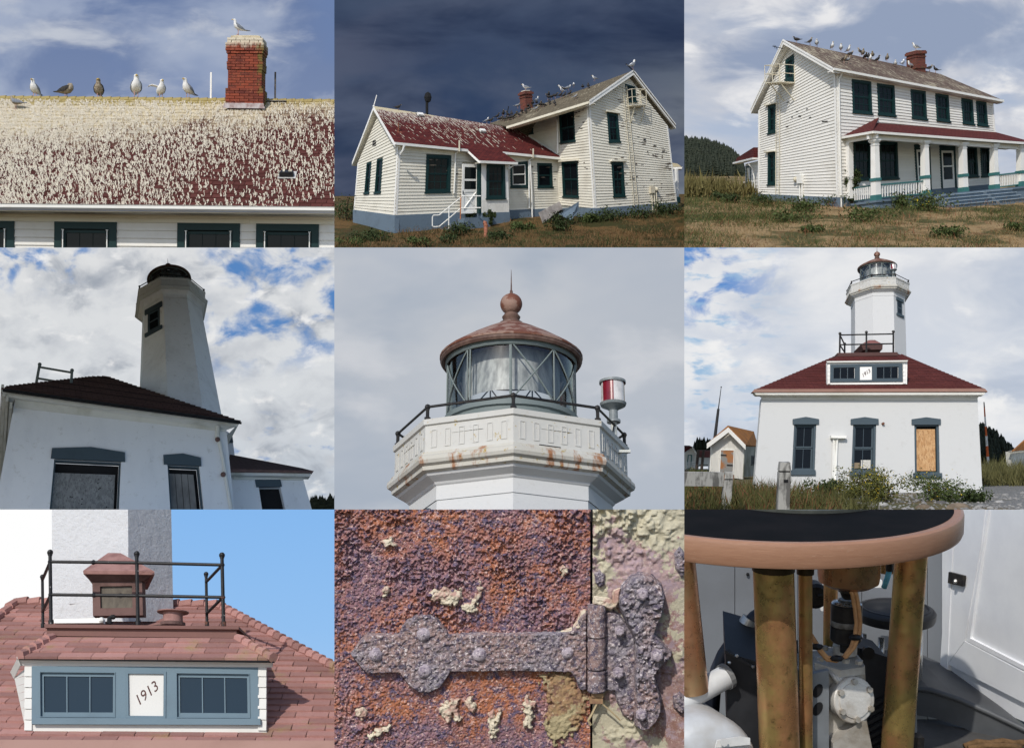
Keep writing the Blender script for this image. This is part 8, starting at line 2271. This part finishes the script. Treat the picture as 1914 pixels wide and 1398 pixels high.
 splate = [(1548,470),(1575,410),(1615,360),(1665,342),(1730,352),(1785,400),(1804,470),(1790,560),(1765,620),(1748,665),(1775,700),(1842,775),(1832,800),(1765,862),(1748,890),(1765,960),(1786,1030),(1784,1090),(1755,1145),(1715,1182),(1672,1192),(1640,1170),(1632,1100),(1640,1000),(1632,900),(1636,800),(1640,720),(1610,640),(1575,570),(1552,520)]
 relief(splate,.20,14,.065,24,'curved_plate',mhinge,hg,.03,3.5,35)
 def bolt(x,y,r,base):
  vs = []
  for (k,yy) in ((1.25,-base),(1.25,-base-.03),(1.0,-base-.031),(.95,-base-.11),(.6,-base-.125)):
   for j in range(6 if k <= 1 else 6): an = math.pi/3*j+.4; vs.append(fr.P(x+r*k*math.cos(an),yy,y+r*k*math.sin(an)))
  fs = [(i*6+j,(i+1)*6+j,(i+1)*6+(j+1) % 6,i*6+(j+1) % 6) for i in range(4) for j in range(6)]+[tuple(24+j for j in range(6))]
  MB().add([tuple(A(*v)-fr.Y*.05) for v in vs],fs).build('bolt',mrivet,hg)
 for (x,y,r,b) in ((1672,442,30,.20),(1752,772,30,.20),(1668,1090,26,.20),(1555,650,24,.09),(1548,876,27,.09)): bolt(x,y,r,b)
 # peeled paint curls by the hinge head, brass clip with threads
 for q in ([(1345,545),(1372,540),(1380,560),(1345,640),(1290,660),(1230,664),(1300,640),(1330,600)],[(1525,440),(1560,425),(1555,500),(1530,540),(1522,500)],[(1420,470),(1500,480),(1540,520),(1510,545),(1460,520),(1415,510)]):
  relief(q,.06,9,.02,14,'paint_curl',mpaint,frame,.09,3.0,41)
 cl = thing('brass_clip','small brass clip with two loose threads below the hinge barrel','clip',fr.P(1428,-.1,1045))
 bm = plain('clip_brass',(.40,.26,.14),(.22,.12,.08),6,.5)
 MB().box(fr,1392,1464,-.16,-.04,1012,1045).build('body',bm,cl); MB().box(fr,1402,1466,-.18,-.06,988,1008).build('bar',bm,cl)
 th = plain('thread',(.5,.40,.24)); MB().tube([fr.P(1432,-.14,1048),fr.P(1405,-.13,1105),fr.P(1385,-.12,1140),fr.P(1400,-.12,1165)],.018,5).build('thread',th,cl); MB().tube([fr.P(1462,-.14,1048),fr.P(1510,-.13,1090),fr.P(1560,-.12,1140)],.012,5).build('thread',th,cl)
 for (x,y,w_,h_) in ((1890,290,34,90),(1890,1060,36,60),(1450,380,30,50)): relief([(x-w_,y-h_*.6),(x,y-h_),(x+w_,y-h_*.5),(x+w_*.9,y+h_*.6),(x+w_*.2,y+h_),(x-w_*.8,y+h_*.4)],.05,10,.05,18,'rust_blister',mhinge,frame,.0,3.5,51)
 finish_panel(625,952,1295,1470)
bay8()

# ================================================================== bay 9: lens pedestal machinery inside the lantern
def bay9():
 K = lambda x,y: (1279+x/3.0142,952+y/3.0142)
 tl = math.radians(-6)
 D0 = 12.0
 fr = Frame(at(*K(430,-60),D0),(1,0,0),(0,math.cos(tl),-math.sin(tl)),(0,math.sin(tl),math.cos(tl)))
 H = lambda x,y,yy: fr.hit(*K(x,y),1,yy)
 P = lambda x,y,yy: fr.P(*H(x,y,yy))
 U = lambda x,y,yy: fr.uv(*K(x,y),yy)
 pxm = FPX/D0*3.0142/1.0                   # measured units per metre at the table
 def brass(name,a,b_,c_,rough=.30):
  m,nt,b = new_mat(name); h = N(nt); p = h.pos()
  c = h.mix(h.ramp(h.noise(p,1.6,5,.65),.38,.62),a,b_); c = h.mix(h.ramp(h.noise(p,9,5,.75),.56,.72),c,c_)
  nt.links.new(c,b.inputs['Base Color']); b.inputs['Metallic'].default_value = .72; b.inputs['Roughness'].default_value = rough
  nt.links.new(h.ramp(h.noise(p,5,4,.7),.3,.7,rough-.08,rough+.15),b.inputs['Roughness'])
  nt.links.new(h.bump(h.noise(p,14,5,.7),.12,.02),b.inputs['Normal'])
  return m
 mb_ = brass('old_brass',(.46,.34,.12),(.56,.28,.13),(.20,.14,.05)); mcop = brass('copper_pink',(.55,.27,.15),(.45,.30,.16),(.32,.16,.08))
 # wooden rim and dark top
 mw,nt,b = new_mat('rim_wood'); h = N(nt); p = h.pos()
 g = h.noise(h.map(p,(1,1,9)),5.5,7,.75); c = h.mix(g,(.40,.225,.14),(.25,.12,.07)); c = h.mix(h.ramp(h.noise(h.map(p,(1,1,12)),6,5,.8),.62,.75),c,(.55,.40,.30))
 nt.links.new(c,b.inputs['Base Color']); b.inputs['Roughness'].default_value = .4; nt.links.new(h.bump(g,.15,.02),b.inputs['Normal'])
 tb = thing('round_table','round table top with pale wooden rim and black surface on brass columns','table',fr.P(0,-1.2,-2.5))
 R = 1.80; th = .215
 MB().lathe(fr,[(R-.09,-.0),(R-.03,.004),(R-.006,-.01),(R,-.03),(R,-th+.04),(R-.012,-th+.01),(R-.04,-th),(R-.30,-th)],96).build('rim',mw,tb,smooth=True,auto=30)
 MB().lathe(fr,[(.001,.002),(R-.088,.002)],96).build('top_surface',plain('black_top',(.006,.006,.006),(.010,.009,.009),3,.7,spec=.04),tb)
 MB().lathe(fr,[(.001,-th+.004),(R-.28,-th+.004)],64).build('underside',plain('under_dark',(.015,.012,.01)),tb)
 pl = MB().lathe(fr.at(.35,.25,.0),[(.001,.06),(.85,.06),(.9,.05),(.92,.03),(.92,.003)],64); pl.build('turntable_plate',plain('steel_plate',(.10,.11,.10),(.16,.17,.15),4,.3,metal=.6),tb,smooth=True,auto=30)
 def column(xt,yt,xb,yb,yy,r,name,mat,n=24,parent=tb):
  a,b_ = P(xt,yt,yy),P(xb,yb,yy); o = MB().tube([a,a+(b_-a)*.5,b_],r,n).build(name,mat,parent,smooth=True,auto=50)
  return a,b_
 a,b_ = column(500,280,540,1450,-1.18,.172,'column',mb_)
 column(1285,180,1190,1450,-.35,.145,'column',mb_)
 column(-42,240,40,1020,-.75,.155,'column',mcop)
 column(682,300,686,1450,-.95,.060,'tie_rod',mb_,16); column(826,300,822,760,.6,.07,'tie_rod',mb_,16)
 for (x,y,yy,r) in ((502,330,-1.18,.18),(1282,232,-.35,.153),(682,350,-.95,.075)):
  q = P(x,y,yy); MB().tube([q+fr.Z*.10,q-fr.Z*.02],r,20).build('collar',plain('collar_dark_%d' % x,(.05,.035,.02),metal=.5,rough=.4),tb,smooth=True,auto=40)
 # hub, motor and cables hanging under the table
 hb = thing('motor_hub','brass hub and black drive motor hanging under the wooden rim','motor',P(925,740,-.55))
 q = H(925,430,-.55); hf_ = fr.at(q[0],-.55,q[2])
 MB().lathe(hf_,[(.001,.0),(.20,.0),(.265,.04),(.275,.10),(.275,.40)],40).build('hub',mcop,hb,smooth=True,auto=35)
 MB().lathe(hf_,[(.09,-.05),(.095,-.0),(.06,-.1),(.04,-.12)],20).build('gland',M['black_iron'],hb,smooth=True)
 q = H(915,535,-.5); mf = fr.at(q[0],-.5,q[2])
 sil = plain('bright_steel',(.55,.55,.54),(.40,.39,.37),5,.25,metal=.8)
 blk = plain('motor_black',(.012,.012,.014),(.03,.028,.026),5,.35)
 MB().lathe(mf,[(.001,.05),(.07,.05),(.075,.03),(.125,.02),(.14,.0),(.14,-.14)],28).build('motor_cap',blk,hb,smooth=True,auto=35)
 MB().lathe(mf,[(.08,.032),(.12,.026),(.135,.012)],28).build('cap_ring',sil,hb,smooth=True)
 MB().lathe(mf,[(.135,-.14),(.14,-.15),(.14,-.19),(.13,-.20)],28).build('name_band',plain('grey_band',(.16,.15,.14),(.05,.045,.04),9,.4),hb,smooth=True,auto=30)
 MB().lathe(mf,[(.14,-.20),(.14,-.32),(.12,-.345),(.05,-.35),(.05,-.44)],28).build('motor_body',blk,hb,smooth=True,auto=35)
 cab = plain('tan_cable',(.50,.27,.12),(.36,.18,.08),7,.55)
 for d in (0,22):
  pts = [(930+d,440),(948+d,480),(962+d,560),(970+d,640),(962+d,710),(940+d*.8,775),(900+d*.5,830),(855+d*.2,852-d*.5),(805,845-d*.6),(765,800-d*.6),(735,745-d*.4),(705,690)]
  MB().tube([P(x,y,-.72) for x,y in pts],.019,9).build('cable',cab,hb,smooth=True)
 for (x,y) in ((965,720),(860,838),(745,772)):
  q = P(x,y,-.74); MB().ball(q,.05,8,sc=(1.3,.9,.6)).build('cable_tie',blk,hb)
 # gearbox: casting with round cover
 cast = plain('grey_casting',(.50,.475,.43),(.26,.22,.17),2.4,.55,metal=.35,bump=.35,bscale=12,lo=.4,hi=.7)
 gb = thing('gear_box','pale grey cast gear box with bolted round cover','gearbox',P(900,1350,-.6))
 yg = -.62
 body = [U(640,1420,yg),U(1040,1420,yg),U(1022,1000,yg),U(1018,880,yg),U(820,905,yg),U(640,930,yg)]
 MB().slab(fr,body,yg,yg+.55).build('casting',cast,gb)
 tp = [H(735,862,yg+.02),H(880,905,yg-.08),H(1018,885,yg-.02),H(1000,845,yg+.20),H(960,800,yg+.45),H(800,775,yg+.45),H(735,800,yg+.35)]
 MB().add([fr.P(*q) for q in tp]+[fr.P(*(q-A(0,0,.07))) for q in tp],[tuple(range(7))]+[(i,i+7,(i+1) % 7+7,(i+1) % 7) for i in range(7)]).build('top_flange',cast,gb)
 for (x,y,yy) in ((790,790,yg+.3),(910,862,yg-.02),(770,850,yg+.02),(985,870,yg+.02)): q = P(x,y,yy); MB().tube([q,q+fr.Z*.035],.035,6).build('bolt',cast,gb)
 q = P(905,775,yg+.3); MB().lathe(Frame(q,fr.X,fr.Y,fr.Z),[(.11,-.06),(.11,.02),(.07,.05),(.06,.1)],20).build('boss',cast,gb,smooth=True,auto=35)
 # cover disc faces the viewer, a little turned
 c0 = P(945,1070,yg-.10); n_ = nrm(A(.30,-1,.10)); X_ = nrm(np.cross(A(0,0,1),n_))*-1; Z_ = np.cross(X_,n_)*1.0
 if Z_[2] < 0: Z_ = -Z_
 def disc(c,n,r0,prof,nn=32):
  X1 = nrm(np.cross(n,A(0,0,1))); Z1 = np.cross(X1,n)
  vs,fs = [],[]
  for (rr_,d) in prof:
   for j in range(nn): an = 2*math.pi*j/nn; vs.append(c+(X1*math.cos(an)+Z1*math.sin(an))*rr_+n*d)
  for i in range(len(prof)-1):
   for j in range(nn): fs.append((i*nn+j,i*nn+(j+1) % nn,(i+1)*nn+(j+1) % nn,(i+1)*nn+j))
  fs.append(tuple((len(prof)-1)*nn+j for j in range(nn))); return MB().add(vs,fs)
 disc(c0,n_,0,[(.19,-.10),(.19,-.01),(.205,.0),(.205,.035),(.195,.045),(.16,.048),(.155,.06),(.09,.062)]).build('cover',plain('light_casting',(.62,.60,.56),(.38,.33,.27),3,.5,metal=.3,bump=.3),gb,smooth=True,auto=30)
 X1 = nrm(np.cross(n_,A(0,0,1))); Z1 = np.cross(X1,n_)
 for j in range(6):
  an = 2*math.pi*j/6+.5; q = c0+(X1*math.cos(an)+Z1*math.sin(an))*.165; MB().tube([q+n_*.03,q+n_*.085],.028,6).build('cover_bolt',cast,gb)
 for k in range(4):
  q0,q1 = P(820+k*22,905+k*8,yg-.03),P(880+k*10,1000,yg-.05); MB().tube([q0,(q0+q1)/2-fr.Y*.05,q1],.022,7).build('rib',cast,gb,smooth=True)
 MB().slab(fr,[U(820,1420,yg-.05),U(1060,1420,yg-.05),U(1010,1170,yg-.05),U(980,1160,yg-.05),U(820,1290,yg-.05)],yg-.16,yg).build('foot',cast,gb)
 # slotted bracket
 bk = thing('slotted_bracket','grey steel bracket with two black oval slots beside the thin rod','bracket',P(735,1390,-.85))
 bq = [U(630,1420,-.8),U(815,1420,-.8),U(815,905,-.8),U(722,925,-.8),U(630,900,-.8)]
 MB().slab(fr,bq,-.80,-.74).build('plate',plain('bracket_grey',(.26,.28,.30),(.19,.2,.21),3,.5,metal=.4),bk)
 for (x,y) in ((752,1020),(752,1122)):
  MB().slab(fr,[U(x+28*math.cos(a)+8*math.sin(a),y-38*math.sin(a)-6*math.cos(a),-.805) for a in np.linspace(0,2*math.pi,17)[:-1]],-.806,-.802).build('slot',M['dark_gap'],bk)
 # black control boxes
 dk = plain('box_black',(.022,.023,.026),(.035,.036,.04),3,.5)
 bx = thing('control_box','black metal control box with slanted lid left behind the brass column','box',P(420,1390,-.3))
 v = [H(250,1430,-.55),H(650,1430,-.55),H(650,925,-.55),H(232,805,-.55)]; w_ = [q+A(.12,.9,.12) for q in v]
 MB().add([fr.P(*q) for q in v+w_],[(0,1,2,3),(3,2,6,7),(0,3,7,4),(1,5,6,2)]).build('case',dk,bx)
 lid = [H(228,792,-.57),H(410,888,-.57),H(650,925,-.57),H(640,735,.3),H(400,735,.3)]; MB().add([fr.P(*q) for q in lid]+[fr.P(*(q-A(0,0,.03))) for q in lid],[tuple(range(5))]+[(i,i+5,(i+1) % 5+5,(i+1) % 5) for i in range(5)]).build('lid',plain('lid_black',(.035,.036,.04)),bx)
 MB().add([P(315,768,.0),P(345,752,.1),P(402,850,-.3),P(390,868,-.35)],[(0,1,2,3)]).build('tape_strip',plain('masking',(.55,.50,.40)),bx)
 for (x,y) in ((295,824),(388,886),(255,862)): MB().ball(P(x,y,-.6),.018,6).build('screw',sil,bx)
 b2 = thing('rear_box','dark ribbed machine housing behind the gear box','box',P(1080,1390,.1))
 v = [H(960,1430,.0),H(1160,1430,.0),H(1142,830,.0),H(955,770,.0)]; w_ = [q+A(0,.5,0) for q in v]
 MB().add([fr.P(*q) for q in v+w_],[(0,1,2,3),(3,2,6,7),(1,5,6,2),(0,3,7,4)]).build('housing',dk,b2)
 for k in range(7): MB().tube([P(1010,1130+k*42,-.02),P(1150,1050+k*42,-.02)],.03,6).build('rib',dk,b2)
 q = P(1030,800,-.03); MB().tube([q,q-fr.Y*.05],.06,12).build('knob',blk,b2)
 # stool behind
 st = thing('round_stool','black round stool seat standing behind the right column','stool',P(1180,800,1.2))
 q = H(1190,568,1.2); sf = fr.at(q[0],1.2,q[2]); rs = 222/(FPX/P(1190,568,1.2)[1]*3.0142)
 MB().lathe(sf,[(.001,.03),(rs*.9,.03),(rs*.96,.015),(rs,-.01),(rs*.99,-.07),(rs*.96,-.10),(.001,-.11)],56).build('seat',plain('stool_black',(.020,.020,.022),(.03,.03,.03),4,.4),st,smooth=True,auto=35)
 MB().lathe(sf,[(rs*.80,.034),(rs*.82,.042),(rs*.86,.036)],56).build('seat_groove',plain('stool_ring',(.05,.05,.052),rough=.35),st,smooth=True)
 for (x,y) in ((1110,720),(1010,700),(1330,690)): MB().tube([P(x,y,1.2),P(x-10,1000,1.15)],.035,9).build('leg',sil,st,smooth=True)
 # left foreground: pale motor casing, white pipe; left dark hose
 mc = thing('motor_casing','pale grey motor casing with a worn white label at lower left','motor',P(150,1400,-1.0))
 pm = plain('casing_grey',(.47,.49,.51),(.36,.35,.33),2,.45,bump=.15); yq = -1.05
 cen = P(90,1430,yq); rr_ = 300/(FPX/cen[1]*3.0142)
 cfm = Frame(cen,nrm(A(1,.25,-.1)),nrm(A(-.25,1,0)),A(0,0,1))
 vs,fs = [],[]; prof = [(.001,-.35),(.45,-.35),(.8,-.33),(.93,-.27),(1.0,-.18),(1.0,.9)]
 for (q,yy) in prof:
  for j in range(36): an = 2*math.pi*j/36; vs.append(cfm.P(q*rr_*math.cos(an),yy,q*rr_*1.05*math.sin(an)))
 for i in range(len(prof)-1):
  for j in range(36): fs.append((i*36+j,i*36+(j+1) % 36,(i+1)*36+(j+1) % 36,(i+1)*36+j))
 MB().add(vs,fs).build('shell',pm,mc,smooth=True,auto=40)
 MB().slab(cfm,[(-.02,rr_*.52),(.30,rr_*.60),(.30,rr_*.72),(.22,rr_*.74),(.1,rr_*.70),(.0,rr_*.66)],-.375,-.36).build('label',plain('worn_label',(.78,.78,.76),rough=.6),mc)
 MB().tube([P(225,1310,yq-.42),P(225,1310,yq-.36)],.035,8).build('bolt',pm,mc); MB().tube([cfm.P(.36,-.36,rr_*.25),cfm.P(.2,-.36,-.1)],.03,6).build('seam_rib',pm,mc)
 wp = thing('white_pipe','white painted pipe running in at the lower left edge','pipe',P(0,1090,-.7)); MB().tube([P(-60,1105,-.85),P(235,940,-.6)],.105,16).build('shaft',plain('pipe_white',(.62,.63,.63),(.5,.5,.5),3,.4),wp,smooth=True,auto=50); MB().tube([P(225,946,-.61),P(245,934,-.59)],.12,16).build('ferrule',plain('pipe_ferrule',(.2,.2,.2)),wp)
 hs = thing('dark_hose','thick dark blue hose curving up the grey wall with a silver sleeve','hose',P(170,1150,.2)); hp = [(150,1200),(165,1000),(190,900),(225,820),(280,740),(340,670),(400,610),(480,560)]
 MB().tube([P(x,y,.25) for x,y in hp],.075,12).build('hose',plain('hose_navy',(.018,.022,.035),rough=.45),hs,smooth=True); MB().tube([P(330,680,.24),P(372,615,.24)],.085,12).build('sleeve',plain('sleeve_silver',(.34,.34,.34),(.5,.49,.47),8,.35,metal=.5),hs,smooth=True,auto=40)
 ft = thing('brass_fitting','small brass fitting with a light blue cable under the rim','fitting',P(1150,300,.5)); MB().tube([P(1145,262,.5),P(1150,352,.5)],.09,14).build('fitting',mb_,ft,smooth=True,auto=40); MB().tube([P(1158,300,.42),P(1156,345,.42)],.04,10).build('plug',blk,ft); MB().tube([P(1156,340,.42),P(1145,385,.42),P(1125,440,.45)],.028,9).build('cable',plain('cable_blue',(.16,.48,.62)),ft,smooth=True)
 bc = thing('bright_clutter','pale papers and parts catching light between the rods','clutter',P(760,480,1.5)); MB().slab(fr,[U(770,570,1.5),U(800,575,1.5),U(800,410,1.5),U(765,420,1.5)],1.5,1.54).build('card',plain('card_white',(.8,.8,.78)),bc); MB().slab(fr,[U(1050,440,1.55),U(1120,440,1.55),U(1115,400,1.55),U(1060,395,1.55)],1.55,1.6).build('card',plain('card_white2',(.8,.8,.78)),bc)
 gm = P(735,480,.9); MB().lathe(Frame(gm,fr.X,fr.Z*-1,fr.Y),[(.001,-.08),(.10,-.08),(.13,-.05),(.13,.1)],20).build('dark_dial',blk,bc,smooth=True,auto=35); MB().tube([P(752,487,.8),P(785,487,.8)],.02,8).build('spindle',blk,bc)
 # ---- room: grey wall boards, white door, curved sill, floor
 wy = 2.2
 wall_m = plain('wall_shade_grey',(.20,.215,.235),(.17,.18,.195),1.0,.55); sets = [(-120,285),(285,470),(470,640),(640,830),(830,1000),(1000,1200),(1200,1370),(1370,1480)]  # grey-blue tone stands in for shade on the wall boards
 bw = MB().slab(fr,[U(-150,1500,wy+.06),U(1500,1500,wy+.06),U(1500,-120,wy+.06),U(-150,-120,wy+.06)],wy+.06,wy+.14).build('wall',wall_m); tag(bw,kind='structure')
 for (x0,x1) in sets: MB().slab(fr,[U(x0+2,1400,wy),U(x1-2,1400,wy),U(x1-2,-110,wy),U(x0+2,-110,wy)],wy-.0,wy+.05).build('plank',wall_m,bw)
 MB().ball(P(358,365,wy-.02),.02,6).build('nail',M['dark_gap'],bw)
 # opening glimpsed behind the motor: bright outside
 dm = plain('door_white',(.80,.81,.82),(.72,.73,.75),1.4,.45,bump=.06)
 dd = thing('panelled_door','white panelled door standing ajar on the right with a black latch','door',P(1640,1000,1.4))
 a0,a1 = P(1440,1010,2.0),P(1990,1260,.3)
 b0_,b1_ = P(1440,-60,2.0),P(1990,-60,.3)
 df = Frame(a0,nrm(a1-a0),nrm(np.cross(nrm(b0_-a0),nrm(a1-a0))),nrm(b0_-a0)); du = lambda x,y: df.uv(*K(x,y))
 MB().slab(df,[du(1430,1000),du(1990,1240),du(1990,-80),du(1430,-80)],.05,.16).build('door_core',dm,dd)
 rails = [[(1430,1010),(1525,1050),(1545,-80),(1440,-80)],[(1530,820),(1990,1075),(1990,960),(1575,735)],[(1525,1052),(1990,1240),(1990,1085),(1530,830)],[(1550,730),(1585,745),(1690,-80),(1640,-80)]]
 MB().slab(df,[du(*q) for q in ((1432,1005),(1475,1025),(1525,-80),(1505,-80))],.0,.05).build('stile',dm,dd)
 MB().slab(df,[du(*q) for q in ((1480,870),(1572,742),(1668,195),(1700,-80),(1530,-80))],.01,.05).build('stile',dm,dd)
 MB().slab(df,[du(*q) for q in ((1480,872),(1990,1130),(1990,960),(1574,742))],.012,.05).build('rail',dm,dd)
 MB().ring(df,[du(*q) for q in ((1578,738),(1990,950),(1990,-80),(1690,-80))],[du(*q) for q in ((1600,725),(1970,915),(1970,-80),(1712,-80))],.02,.05).build('panel_bead',dm,dd)
 lt = MB().slab(df,[du(*q) for q in ((1498,412),(1583,432),(1588,372),(1503,350))],-.03,.0).build('latch',M['black_iron'],dd); MB().ball(df.P(*(lambda q: (q[0],-.05,q[1]))(du(1552,402))),.028,8).build('latch_knob',sil,lt)
 sill = MB(); ps = [(1290,1010,.9),(1400,1025,.8),(1550,1075,.65),(1720,1150,.5),(1930,1250,.3),(2010,1300,.2)]
 V0 = [P(*q) for q in ps]; V1 = [P(q[0],q[1]+145,q[2]) for q in ps]; n = len(ps)
 s2 = thing('curved_sill','dark grey curved metal sill below the white door','sill',P(1500,1150,.6)); sm = plain('sill_grey',(.085,.09,.095),(.06,.062,.066),2,.5)
 MB().add(V0+V1,[(i,i+1,n+i+1,n+i) for i in range(n-1)]).build('riser',sm,s2,smooth=True); MB().tube([q+fr.Z*.01 for q in V0],.03,8).build('lip',sm,s2,smooth=True)
 MB().add(V0+[q+fr.Y*1.6+fr.Z*.0 for q in V0],[(i,n+i,n+i+1,i+1) for i in range(n-1)]).build('ledge',sm,s2)
 fl = MB().add([P(-200,1440,.8),P(2100,1440,.8),P(2100,1180,2.2),P(-200,1180,2.2)],[(0,1,2,3)]).build('floor',plain('floor_dark',(.075,.072,.068),(.05,.048,.045),2,.8,bump=.3)); fl['kind'] = 'structure'
 f2 = MB().add([P(1200,1500,-.6),P(2100,1500,-.6),P(2100,1310,.35),P(1250,1180,.9)],[(0,1,2,3)]).build('floor',bpy.data.materials['floor_dark']); f2['kind'] = 'structure'
 ro = thing('coir_rope','piece of brown coir rope on the floor at the bottom right','rope',P(1720,1330,.1)); MB().tube([P(1580,1335,.05),P(1650,1310,.08),P(1720,1318,.08),P(1790,1305,.1),P(1860,1318,.1),P(1930,1310,.1)],.035,8).build('strand',plain('coir',(.16,.09,.04),(.09,.05,.02),12,.9,bump=.8),ro,smooth=True); MB().tube([P(1600,1345,.0),P(1690,1330,.02),P(1800,1330,.02),P(1900,1338,.02)],.03,8).build('strand',bpy.data.materials['coir'],ro,smooth=True)
 sg = thing('floor_clamp','dark iron clamp and thin rod at the foot of the right column','clamp',P(1305,1320,-.2)); MB().tube([P(1288,1000,-.1),P(1295,1270,-.1)],.03,8).build('rod',plain('clamp_grey',(.18,.18,.18)),sg); MB().box(fr.at(*H(1300,1290,-.2)),-.06,.07,-.05,.1,-.1,.03).build('jaw',M['black_iron'],sg)
 finish_panel(1279,952,1985,1470)
bay9()
